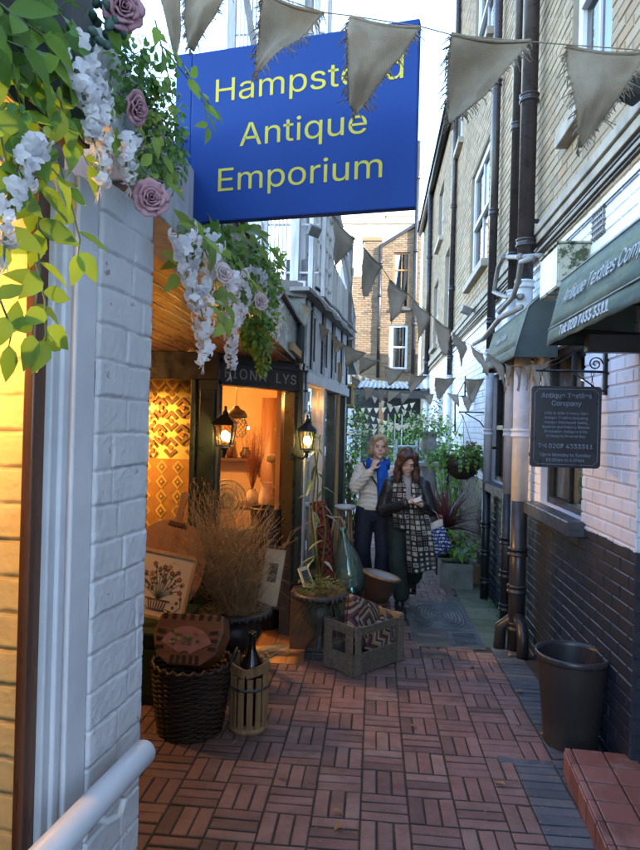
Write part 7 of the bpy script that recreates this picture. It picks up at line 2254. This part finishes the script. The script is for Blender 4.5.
m.ell((-.045, -.15, .04), (.036, .095, .03)); m.ell((.085, .37, .18), (.036, .03, .095))
organic('body', m, M_skin, W2, .0055, 4)
face(W2, HC, HM, .99, True, False)
m = MB()
def EH(p, r_): m.ell(HC + HM @ Vector(p), r_, HM, 16, 10)
EH((0, .03, .055), (.086, .096, .082)); EH((.05, -.02, .06), (.045, .06, .06)); EH((-.05, -.02, .06), (.045, .06, .06)); EH((-.02, -.055, .09), (.055, .035, .03)); EH((0, .085, -.03), (.08, .05, .11))
for s_ in (-1, 1):
    limb(m, [HC + V(s_*.068, -.005, .06), HC + V(s_*.078, -.005, -.04), HC + V(s_*.086, .0, -.11), HC + V(s_*.094, -.012, -.165), HC + V(s_*.088, -.025, -.195)], [.033, .036, .038, .032, .014])
    limb(m, [HC + V(s_*.07, .05, .0), HC + V(s_*.09, .04, -.10), HC + V(s_*.105, .03, -.175)], [.042, .042, .022])
limb(m, [HC + V(0, .10, .02), HC + V(0, .11, -.10), HC + V(0, .10, -.18)], [.07, .07, .04])
for s_ in (-1, 1): limb(m, [HC + HM @ V(s_*.01, -.07, .10), HC + HM @ V(s_*.055, -.075, .055), HC + HM @ V(s_*.078, -.05, -.01), HC + HM @ V(s_*.082, -.03, -.06)], [.016, .017, .02, .02])
organic('hair', m, M_brun, W2, .006, 2, .5, lambda p: .006*noise.noise(V(p.x*55, p.y*55, p.z*13)) + .003*math.sin(p.z*60 + p.x*40))
strands(W2, HC, HM, 200, .215, .082, M_brun, 5)
M_leath = mat('dark_leather', (.016, .016, .019), (.026, .025, .028), .36, 9, .3, 60, rv=.05)
m = MB()
m.ell((0, .01, 1.19), (.19, .125, .145)); m.ell((0, .01, 1.03), (.18, .125, .17)); m.lathe([(0, .82), (.17, .82), (.182, .835), (.185, .93), (0, .93)], (0, .008, 0), 28, (1, .72))
limb(m, [(-.165, .01, 1.245), (-.235, .015, 1.0), (-.215, -.03, .985), (-.02, -.228, 1.09)], [.07, .065, .06, .045]); limb(m, [(.165, .01, 1.24), (.235, -.015, 1.01), (.22, -.05, 1.0), (.135, -.215, 1.07)], [.07, .063, .058, .045])
limb(m, [(-.13, .02, 1.27), (-.05, .05, 1.32), (.05, .05, 1.32), (.13, .02, 1.27)], [.06, .055, .055, .06])
organic('jacket', m, M_leath, W2, .007, 5, .5, lambda p: .006*noise.noise(V(p.x*22, p.y*22, p.z*10)))
m = MB(); limb(m, [(.0, -.045, 1.36), (.0, -.105, 1.27), (0, -.125, 1.12)], [.046, .042, .05]); organic('blouse', m, mat('pale_blouse', (.34, .31, .29), (.28, .25, .24), .8, 10), W2, .008, 3)
M_trou = mat('dark_green_trousers', (.012, .021, .017), (.008, .013, .011), .8, 10, .2, 150, rv=.05)
m = MB()
limb(m, [(-.085, .0, .86), (-.075, -.10, .47), (-.035, -.10, .20)], [.105, .086, .082]); limb(m, [(.085, .0, .86), (.10, -.02, .50), (.10, .24, .30)], [.105, .092, .088]); m.ell((0, .005, .83), (.18, .13, .16))
organic('trousers', m, M_trou, W2, .008, 5, .5, lambda p: .008*noise.noise(V(p.x*10, p.y*10, p.z*7)))
for c_, rx in ((V(-.045, -.15, .04), 0), (V(.088, .37, .19), -78)):
    rm3 = Matrix.Rotation(R(rx), 3, 'X')
    m = MB()
    m.ell(c_ + rm3 @ V(.01, -.03, .016), (.054, .13, .048), rm3); m.ell(c_ + rm3 @ V(.0, .05, .06), (.052, .06, .09), rm3); m.box(c_ + rm3 @ V(.006, -.02, -.020), (.10, .25, .03), rm3)
    organic('shoe', m, mat('black_boot_leather', (.012, .012, .013), (.02, .02, .02), .3, 10, .1), W2, .007, 3)
# crochet scarf: granny squares as coloured faces of one draped sheet
CK = [mat('crochet_black', (.012, .012, .013), (.02, .02, .021), .95, 40, .4, 300, rv=.2), mat('crochet_cream', (.50, .44, .36), (.40, .35, .28), .95, 40, .4, 300, rv=.2), mat('crochet_grey', (.16, .16, .165), (.10, .10, .105), .95, 40, .4, 300, rv=.2), mat('crochet_tan', (.28, .19, .12), (.2, .13, .08), .95, 40, .4, 300, rv=.2)]
def crochet(path, width, nsq, seed, off):
    """path: list of (centre, side vector); squares of nsq across"""
    m = MB(); qq = random.Random(seed); c8 = 8
    nu = nsq*c8; w_ = width; tot = sum((path[i+1][0] - path[i][0]).length for i in range(len(path)-1)); rows = max(2, round(tot/(w_/nsq))); nv = rows*c8
    def at_(t_):
        L = t_*tot
        for i in range(len(path)-1):
            l = (path[i+1][0]-path[i][0]).length
            if L <= l + 1e-9: f = L/l; return path[i][0].lerp(path[i+1][0], f), path[i][1].lerp(path[i+1][1], f)
            L -= l
        return path[-1]
    def pos(u_, v_):
        c_, s_ = at_(v_); sn = s_.normalized(); fw = sn.cross(V(0, 0, 1))
        return c_ + s_*((u_ - .5)*2) - V(0, 1, 0)*(.018*math.sin(u_*9 + seed + v_*3)*(.3 + v_)) + V(0, .05*(2*u_ - 1)**2, 0)
    vs = [pos(i/nu, j/nv) for j in range(nv+1) for i in range(nu+1)]
    m.v += vs
    kinds = {}
    for j in range(nv):
        for i in range(nu):
            si, sj = i//c8, j//c8
            if (si, sj) not in kinds: kinds[(si, sj)] = qq.choice(((0, 2, 0, 1), (0, 0, 1, 0), (0, 1, 0, 2), (0, 0, 2, 1), (0, 2, 0, 3), (0, 1, 0, 1)))
            a, b2 = (i % c8) - 3.5, (j % c8) - 3.5
            d = max(abs(a), abs(b2)); r_ = math.hypot(a, b2)
            ring_ = 0 if d > 3 else (1 if d > 2.2 and (a*b2 > -9) else (2 if r_ > 1.7 else 3))
            q_ = j*(nu+1) + i
            m.f.append([q_, q_+1, q_+nu+2, q_+nu+1]); m.mi.append(kinds[(si, sj)][ring_]); m.sm.append(True); m.rn.append(qq.random())
    return m
sc1 = crochet([(V(-.06, -.05, 1.345), V(.06, 0, .02)), (V(-.05, -.135, 1.26), V(.085, 0, .01)), (V(-.045, -.165, 1.10), V(.11, 0, 0)), (V(-.03, -.19, .96), V(.105, 0, 0)), (V(-.01, -.18, .84), V(.11, 0, 0))], .2, 4, 1, 0)
sc2 = crochet([(V(.06, -.05, 1.345), V(.055, 0, -.02)), (V(.055, -.13, 1.26), V(.07, 0, -.01)), (V(.065, -.168, 1.13), V(.085, 0, 0)), (V(.09, -.20, .98), V(.105, 0, 0)), (V(.115, -.215, .80), V(.125, 0, 0)), (V(.14, -.20, .60), V(.135, 0, 0)), (V(.16, -.185, .44), V(.135, 0, .03))], .25, 5, 2, 0)
n0 = len(sc1.v); sc1.v += sc2.v; sc1.f += [[a + n0 for a in f] for f in sc2.f]; sc1.mi += sc2.mi; sc1.sm += sc2.sm; sc1.rn += sc2.rn
nk = crochet([(V(-.11, -.02, 1.33), V(0, -.02, .05)), (V(-.07, .07, 1.36), V(0, .02, .05)), (V(.07, .07, 1.36), V(0, .02, .05)), (V(.11, -.02, 1.33), V(0, -.02, .05))], .12, 2, 3, 0)
n0 = len(sc1.v); sc1.v += nk.v; sc1.f += [[a + n0 for a in f] for f in nk.f]; sc1.mi += nk.mi; sc1.sm += nk.sm; sc1.rn += nk.rn
sc1.build('scarf', CK, W2, local=True, thick=.012)
cdp = f2p + V(.085, -.30, 1.135)
m = MB(); m.box(cdp, (.075, .05, .006), (R(35), R(-18), R(20))); tag(m.build('folded_paper', mat('cream_paper', (.62, .57, .48), (.55, .5, .42), .8, 10), bev=.001), 'small cream folded paper held in both hands of the dark haired woman', 'paper')
# tote bag on her forearm
tg = thing('tote_bag', f2p + V(.36, -.1, .60), 'navy and white patterned tote bag with cream top hanging from the arm', 'bag')
def tb_(x, y): return PY(x, y, YW2 - .10)
def totepat():
    t = NT('navy_white_print'); p = t.obj()
    v = t.mapping(p, (26, 26, 26), (0, R(20), 0)); b1 = t.noise(1.3, 3, .6, v, 1.2); w_ = t.n.new('ShaderNodeTexWave'); w_.bands_direction = 'Z'; w_.inputs['Scale'].default_value = 9; w_.inputs['Distortion'].default_value = 3; t.l.new(p, w_.inputs[0])
    k_ = t.math('MULTIPLY', t.ramp(b1, [(.49, 0), (.52, 1)], 'LINEAR'), t.ramp(w_.outputs['Fac'], [(.35, 0), (.45, 1)]))
    t.col(t.mix(k_, (.018, .028, .10), (.42, .45, .55))); t.set(rough=.85, spec=.2); t.bump(t.noise(200, 2), .2, .001); return t.m
M_tote = totepat(); M_canvas = cloth('cream_canvas', (.62, .57, .48), (.54, .49, .41), 260, .9, .2)
qd = [tb_(429.5, 531), tb_(443.5, 525.5), tb_(452.5, 547), tb_(436.5, 557.5)]
def tsurf(sgn):
    def fn(s, t_):
        p = qd[0].lerp(qd[1], s).lerp(qd[3].lerp(qd[2], s), t_)
        b_ = .045*math.sin(math.pi*s)**.6*(.35 + .65*math.sin(math.pi*min(1, t_*.9 + .08)))
        return p + V(0, sgn*b_, 0) + V(0, .006*noise.noise(V(s*5, t_*5, sgn)), 0)
    return fn
m = MB(); m.grid(tsurf(-1), 18, 18); m.grid(tsurf(1), 18, 18); m.build('body', M_tote, tg, thick=.004)
qt = [tb_(430, 524), tb_(442.5, 518), qd[1], qd[0]]
def bsurf(sgn):
    return lambda s, t_: qt[0].lerp(qt[1], s).lerp(qt[3].lerp(qt[2], s), t_) + V(0, sgn*(.012 + .006*t_)*math.sin(math.pi*s), 0)
m = MB(); m.grid(bsurf(-1), 12, 4); m.grid(bsurf(1), 12, 4); m.build('top_band', M_canvas, tg, thick=.004)
for dy in (-.02, .02):
    m = MB(); P_ = [tb_(431, 525) + V(0, dy, 0), tb_(427, 511) + V(0, dy, 0), f2p + V(.185, -.13 + dy*.5, 1.085), f2p + V(.21, -.12 + dy*.5, 1.06), tb_(436, 513) + V(0, dy, 0), tb_(440, 521) + V(0, dy, 0)]
    for i in range(5): m.bar(P_[i], P_[i+1], .004, .022, (0, 1, 0))
    m.build('handle', M_canvas, tg)
m = MB(); m.ell(tb_(441, 517), (.022, .018, .02)); m.ell(tb_(439.5, 516), (.014, .014, .016)); m.build('red_tassel', M_pred, tg)
# ================================================================ plants and pots in the middle distance
q8 = random.Random(23)
M_g1 = leafmat('ivy_leaf', (.11, .21, .045), (.06, .13, .03), .45, .3); M_g2 = leafmat('broad_fresh_leaf', (.18, .33, .055), (.10, .22, .04), .4, .4); M_g3 = leafmat('dark_shrub_leaf', (.06, .12, .04), (.035, .075, .028), .45, .25)
M_pur = leafmat('purple_cordyline', (.19, .06, .075), (.075, .027, .035), .4, .2)
M_hyd = leafmat('faded_hydrangea', (.24, .17, .14), (.16, .12, .09), .8, .2)
M_terra = mat('terracotta', (.26, .11, .06), (.18, .08, .045), .8, 9, .2)
M_stonep = mat('stone_planter', (.24, .235, .21), (.13, .14, .11), .9, 7, .35, 50)
M_urns = mat('pale_weathered_stone', (.40, .38, .33), (.24, .235, .2), .9, 8, .35, 50)
def rvv(a=1.0): return V(q8.uniform(-a, a), q8.uniform(-a, a), q8.uniform(-a, a))
def crown(mb, c, rx, ry, rz, n, L, W, shape=0, bias=None):
    lumps = [(rvv().normalized(), q8.uniform(.3, .6)) for _ in range(7)]
    for i in range(n):
        if q8.random() < .7:
            ld, lr = q8.choice(lumps); v = ld*.65 + rvv(lr)
        else: v = rvv(.8)
        p = Vector(c) + V(v.x*rx, v.y*ry, v.z*rz)
        d = (v.normalized() + rvv(.7) + V(0, 0, -.2)).normalized()
        mb.leaf(p, d, V(0, 0, 1) + rvv(.6), L*q8.uniform(.6, 1.3), W*q8.uniform(.6, 1.3), q8.uniform(.1, .7), .2, shape=shape, rn=q8.random())
def twigs(mb, c, n, h, sp, r_=.004):
    out = []
    for i in range(n):
        a = q8.uniform(0, 6.28); d = V(math.cos(a)*sp, math.sin(a)*sp, 1)
        e = Vector(c) + d*h*q8.uniform(.6, 1); mb.tube([c, Vector(c).lerp(e, .5) + rvv(.03), e], [r_, r_*.8, r_*.4], 5); out.append(e)
    return out
def pot(mb, c, r_, h): mb.lathe([(0, 0), (r_*.68, 0), (r_*.95, h*.82), (r_*1.08, h*.83), (r_*1.1, h), (r_*.95, h), (r_*.9, h*.9), (0, h*.88)], c, 24, cap=False)
# hanging basket
hc = PY(462, 462, 7.3); hb_ = thing('hanging_basket', hc, 'round hanging basket of trailing green leaves on an iron bracket from the white wall', 'hanging basket')
m = MB(); m.lathe([(.0, -.20), (.08, -.19), (.16, -.13), (.205, -.04), (.215, .02), (.19, .02)], hc, 28, cap=False); m.build('bowl', M_wick, hb_)
m = MB()
for i in range(900):
    v = rvv().normalized(); p = hc + V(v.x*.21, v.y*.21, min(v.z, .3)*.19); m.tube([p, p + (V(q8.uniform(-1, 1), q8.uniform(-1, 1), q8.uniform(-.6, .6))).normalized()*.05], .0022, 3, caps=False)
m.build('coir_lining', leafmat('coir', (.09, .06, .035), (.05, .034, .02), .95, .1), hb_)
m = MB(); crown(m, hc + V(-.02, 0, .07), .30, .22, .13, 360, .05, .04, 2); crown(m, hc + V(-.24, 0, .03), .16, .14, .12, 150, .05, .04, 2)
for i in range(16):
    a = q8.uniform(0, 6.28); p = hc + V(.2*math.cos(a), .2*math.sin(a), .04); L = q8.uniform(.08, .3)
    for k in range(7): m.leaf(p + V(math.cos(a)*.04, math.sin(a)*.04, -L*k/7) + rvv(.015), V(math.cos(a), math.sin(a), -.5) + rvv(.5), V(0, 0, 1), .04, .03, .4, shape=2)
m.build('foliage', M_g2, hb_)
m = MB(); crown(m, hc + V(.10, -.02, .15), .13, .12, .09, 220, .026, .022, 1); m.build('dried_flower_heads', M_hyd, hb_)
m = MB(); hk = hc + V(0, 0, .52)
for a in (.5, 2.6, 4.7): m.tube([hc + V(.2*math.cos(a), .2*math.sin(a), .02), hk], .003, 5)
m.build('chains', M_iron, hb_)
m = MB(); m.tube([V(WX, hc.y, hk.z + .05), V(hc.x - .05, hc.y, hk.z + .05), V(hc.x, hc.y, hk.z)], .009, 7); m.tube([V(WX, hc.y, hk.z - .2), V(WX - .12, hc.y, hk.z - .05), V(hc.x + .02, hc.y, hk.z + .04)], .007, 7); m.box((WX - .01, hc.y, hk.z - .06), (.02, .03, .36)); m.build('bracket', M_iron, hb_)
# cordyline
cb0 = PY(447, 528, 8.1); cdl = thing('cordyline', V(cb0.x, 8.1, gz(8.1)), 'spiky dark purple cordyline in a pot behind the concrete planter', 'plant')
m = MB(); pot(m, V(cb0.x, 8.1, gz(8.1) + .02), .19, .36); m.build('pot', M_iron2, cdl)
m = MB(); c = cb0 + V(0, 0, -.02)
m2 = MB(); m2.tube([V(cb0.x, 8.1, gz(8.1) + .3), c], .03, 8); m2.build('stem', M_walnut, cdl)
for i in range(140):
    a = q8.uniform(0, 6.28); e = q8.uniform(.1, 1.45); d = V(math.cos(a)*math.cos(e), math.sin(a)*math.cos(e), math.sin(e)); L = q8.uniform(.42, .72)
    m.leaf(c, d, V(0, 0, 1) + rvv(.2), L, .034, q8.uniform(.15, .7), .25, rn=q8.random())
m.build('leaves', M_pur, cdl)
# concrete planter with a broad leaved plant
pl0, pl1 = PF(440, 590), PF(470, 587)
pp = thing('concrete_planter', V((pl0.x + pl1.x)/2, 7.4, gz(7.4)), 'square grey concrete planter with bright green broad leaves beside the right wall', 'planter')
x0, x1, ya_, yb_ = pl0.x, pl1.x, pl0.y, pl0.y + .34; hz = .29; z0 = gz(ya_) + .015
m = MB(); tw = .025
m.span((x0, ya_, z0), (x1, ya_ + tw, z0 + hz)); m.span((x0, yb_ - tw, z0), (x1, yb_, z0 + hz)); m.span((x0, ya_ + tw, z0), (x0 + tw, yb_ - tw, z0 + hz)); m.span((x1 - tw, ya_ + tw, z0), (x1, yb_ - tw, z0 + hz)); m.build('trough', M_stonep, pp, bev=.005)
m = MB(); m.span((x0 + tw, ya_ + tw, z0), (x1 - tw, yb_ - tw, z0 + hz - .03)); m.build('soil', M_bed, pp)
m = MB(); s = MB(); c = V((x0 + x1)/2, (ya_ + yb_)/2, z0 + hz - .03)
for i, (dx, dy, h) in enumerate(((.0, .0, .30), (.1, .05, .34), (.2, .0, .26), (-.08, -.02, .42), (.14, -.08, .22), (.05, .08, .38), (-.1, .05, .22), (.24, .06, .32), (.02, -.06, .2))):
    e = c + V(dx*1.1, dy, h); s.tube([c + V(dx*.3, dy*.3, 0), c + V(dx*.7, dy*.7, h*.6), e], .005, 6)
    for k in range(7):
        a = k*2.4 + i; d = V(math.cos(a), math.sin(a), q8.uniform(-.3, .4)); m.leaf(e - V(0, 0, .02*k), d, V(0, 0, 1), q8.uniform(.11, .17), q8.uniform(.055, .08), .45, .15, rn=q8.random())
m.build('leaves', M_g2, pp); s.build('stems', M_stemg, pp)
cr_ = PF(477, 586); cn = thing('cardboard_box', V(cr_.x, cr_.y, gz(cr_.y)), 'small brown cardboard box between the concrete planter and the wall', 'box')
m = MB(); m.box(V(cr_.x, cr_.y + .1, gz(cr_.y) + .13), (.15, .2, .22), (0, 0, .15)); m.build('carton', mat('cardboard', (.24, .15, .08), (.18, .11, .06), .85, 8), cn, bev=.004)
m = MB(); m.box(V(cr_.x, cr_.y + .1, gz(cr_.y) + .242), (.05, .202, .003), (0, 0, .15)); m.build('tape', M_gold, cn)
wp_ = PF(464, 566); ws = thing('white_pot', V(wp_.x, wp_.y, gz(wp_.y)), 'small round white pot on the ground behind the concrete planter', 'pot')
c = PY(464, 555, 8.0); m = MB(); m.lathe([(0, -.13), (.07, -.13), (.105, -.03), (.10, .06), (.08, .09), (.07, .08)], c, 22, cap=False); m.build('body', M_white, ws)
m = MB(); m.lathe([(.13, gz(8) - c.z), (.13, -.135), (0, -.135)], c, 18, cap=False); m.build('plinth', M_stonep, ws)
# stone urn on a pedestal with plants round it
su0 = PY(428, 470, 9.4); sx_, sy_ = su0.x, 9.4; g9 = gz(9.4)
su_n = thing('stone_urn', V(sx_, sy_, g9), 'tall pale stone urn on a pedestal behind the dark haired woman', 'urn')
zt_ = PY(428, 432, 9.4).z; zm = PY(428, 462, 9.4).z
m = MB(); m.lathe([(0, zm - g9), (.09, zm - g9), (.045, zm - g9 + .04), (.05, zm - g9 + .09), (.11, zm - g9 + .16), (.135, zm - g9 + .25), (.105, zm - g9 + .34), (.11, zt_ - g9 - .05), (.165, zt_ - g9), (.14, zt_ - g9 + .01), (0, zt_ - g9 - .03)], V(sx_, sy_, g9), 30, cap=False, wob=lambda a, z: 1 + .02*math.sin(a*10)); m.build('bowl', M_urns, su_n)
m = MB(); m.box((sx_, sy_, g9 + .06), (.44, .44, .12)); m.box((sx_, sy_, zm - .03), (.36, .36, .06)); m.lathe([(.14, .12), (.115, .2), (.115, zm - g9 - .15), (.14, zm - g9 - .06)], V(sx_, sy_, g9), 24); m.build('pedestal', M_urns, su_n, bev=.008)
m = MB(); crown(m, V(sx_, sy_, zt_ + .10), .3, .25, .2, 230, .06, .04); m.build('planting', M_g1, su_n)
# potted shrubs
def shrub(x, ytop, ybot, Y, wpx, label, m_, L=.06, W=.04, n=260, pr_=.15, ph=.26, group='potted shrubs in the middle distance', tw_=True):
    k = 630/Y; base = PY(x, ybot, Y); g = gz(Y) + .02
    zt = PY(x, ytop, Y).z
    o = thing('potted_shrub', V(base.x, Y, g), label, 'shrub', group)
    m = MB(); pot(m, V(base.x, Y, g), pr_, ph); m.build('pot', M_terra, o)
    m = MB(); hh = zt - g - ph; cz = g + ph + hh*.58
    twigs(m, V(base.x, Y, g + ph*.8), 7, hh*.85, .22, .007); m.build('stems', M_walnut, o)
    m = MB(); crown(m, V(base.x, Y, cz), wpx/k*.5, wpx/k*.5, hh*.5, n, L, W); m.build('foliage', m_, o)
shrub(343, 418, 520, 8.6, 26, 'leggy green shrub in a terracotta pot by the end of the timber building', M_g1, .07, .035, 240)
shrub(354, 412, 510, 10.0, 24, 'bushy green shrub behind the leggy one at the far left', M_g2, .07, .04, 260)
shrub(340, 470, 540, 7.9, 14, 'small low pot plant near the wooden stool', M_g3, .06, .035, 130, .12, .2)
shrub(404, 425, 500, 11.5, 34, 'green shrub seen between the heads of the two women', M_g1, .08, .05, 330)
shrub(445, 424, 510, 10.2, 40, 'broad pale green shrub beside the stone urn', M_g2, .075, .05, 330)
shrub(462, 408, 505, 11.0, 28, 'taller shrub against the white wall above the hanging basket', M_g1, .08, .05, 300)
shrub(383, 432, 500, 12.2, 26, 'dark green shrub by the wooden post of the lean-to', M_g3, .08, .05, 260)
shrub(439, 388, 505, 12.6, 18, 'tall thin blue green shrub by the far white wall', M_eu, .08, .05, 230)
shrub(350, 398, 505, 8.9, 30, 'tall mixed green shrub just past the box sign on the left', M_g1, .07, .035, 420)
shrub(360, 425, 505, 11.2, 26, 'mid green shrub by the white door', M_g3, .08, .045, 330)
shrub(420, 418, 490, 12.8, 36, 'light green shrub behind the stone urn', M_g2, .08, .05, 380)
shrub(452, 430, 520, 9.6, 34, 'dense green shrub under the hanging basket', M_g1, .07, .045, 420)
shrub(395, 415, 500, 13.5, 30, 'pale green shrub in front of the lean-to glazing', M_g2, .09, .05, 330)
# pale blue plant shelf
ps = thing('plant_shelf', V(PY(405, 470, 10.8).x, 10.8, gz(10.8)), 'pale blue metal plant shelf standing among the shrubs behind the women', 'shelf')
xa_, xb_ = PY(396, 470, 10.8).x, PY(416, 470, 10.8).x
for x in (xa_, xb_):
    for yy in (10.7, 10.95):
        m = MB(); m.span((x - .015, yy, gz(10.8) + .02), (x + .015, yy + .03, PY(400, 440, 10.8).z)); m.build('upright', M_corr, ps)
for yp in (446, 458, 470, 484):
    z = PY(400, yp, 10.8).z; m = MB(); m.span((xa_, 10.7, z - .012), (xb_, 10.98, z + .012)); m.build('board', M_corr, ps)
# stacked wooden table and chair at the left of the yard
tb2 = thing('garden_table', V(PY(343, 480, 9.2).x, 9.2, gz(9.2)), 'worn wooden garden table among the pots at far left of the alley', 'table')
xa_, xb_ = PY(330, 470, 9.2).x, PY(352, 470, 9.2).x; zt_ = PY(345, 462, 9.2).z
m = MB()
for k in range(5): m.span((xa_, 9.0 + k*.1, zt_ - .03), (xb_, 9.094 + k*.1, zt_))
m.build('tabletop', M_peel, tb2)
for x in (xa_ + .03, xb_ - .03):
    for yy in (9.02, 9.44): m = MB(); m.span((x - .025, yy, gz(9.2) + .02), (x + .025, yy + .05, zt_ - .031)); m.build('leg', M_peel, tb2)
# iron lamp hook on the far white wall, with its wires
hk_ = thing('iron_bracket', PX(455, 415, 1.29), 'thin black iron hook bracket on the white wall above the plants', 'bracket')
a, b_ = PY(455, 396, 9.3), PY(455, 432, 9.3)
m = MB(); m.tube([V(WX, 9.3, a.z), V(a.x, 9.3, a.z), V(b_.x, 9.3, b_.z)], .012, 6); m.tube([V(WX, 9.3, a.z + .25), V(a.x, 9.3, a.z - .05)], .007, 6); m.build('arm', M_iron, hk_)
m = MB(); m.box((WX - .012, 9.3, a.z + .08), (.024, .05, .42)); m.build('wall_plate', M_iron, hk_)
# small lean-to canopy on the white wall above the shrubs
cn_ = thing('door_canopy', PX(474, 420, 1.29), 'small weathered wooden canopy board on the white wall beyond the hanging basket', 'canopy')
c = PY(468, 420, 10.3)
m = MB(); m.bar((WX, 9.6, c.z + .12), (c.x, 9.6, c.z), .02, 1.4, (0, 1, 0)) if False else m.add([(WX, 9.4, c.z + .2), (WX, 10.4, c.z + .2), (c.x - .05, 10.4, c.z), (c.x - .05, 9.4, c.z), (WX, 9.4, c.z + .23), (WX, 10.4, c.z + .23), (c.x - .05, 10.4, c.z + .03), (c.x - .05, 9.4, c.z + .03)], [(0,1,2,3),(7,6,5,4),(0,3,7,4),(1,5,6,2),(2,6,7,3),(0,4,5,1)])
m.build('board', M_whitew, cn_)
m = MB(); m.bar((WX - .02, 9.5, c.z - .25), (c.x, 9.5, c.z), .03, .03); m.bar((WX - .02, 10.3, c.z - .25), (c.x, 10.3, c.z), .03, .03); m.build('strut', M_peel, cn_)
# ivy and weeds along the foot of the right wall
wd_ = MB()
for i in range(420):
    y = q8.uniform(5.3, 9.5); x = WX - abs(q8.gauss(0, .045)) - .01
    if 6.9 < y < 8.2: continue
    wd_.leaf(V(x, y, gz(y) + .03), rvv(.8) + V(-.3, 0, .7), V(0, 0, 1), q8.uniform(.015, .04), q8.uniform(.008, .016), .4)
tag(wd_.build('weeds', M_g1), 'small green weeds growing along the foot of the black wall', 'weeds', kind='stuff')
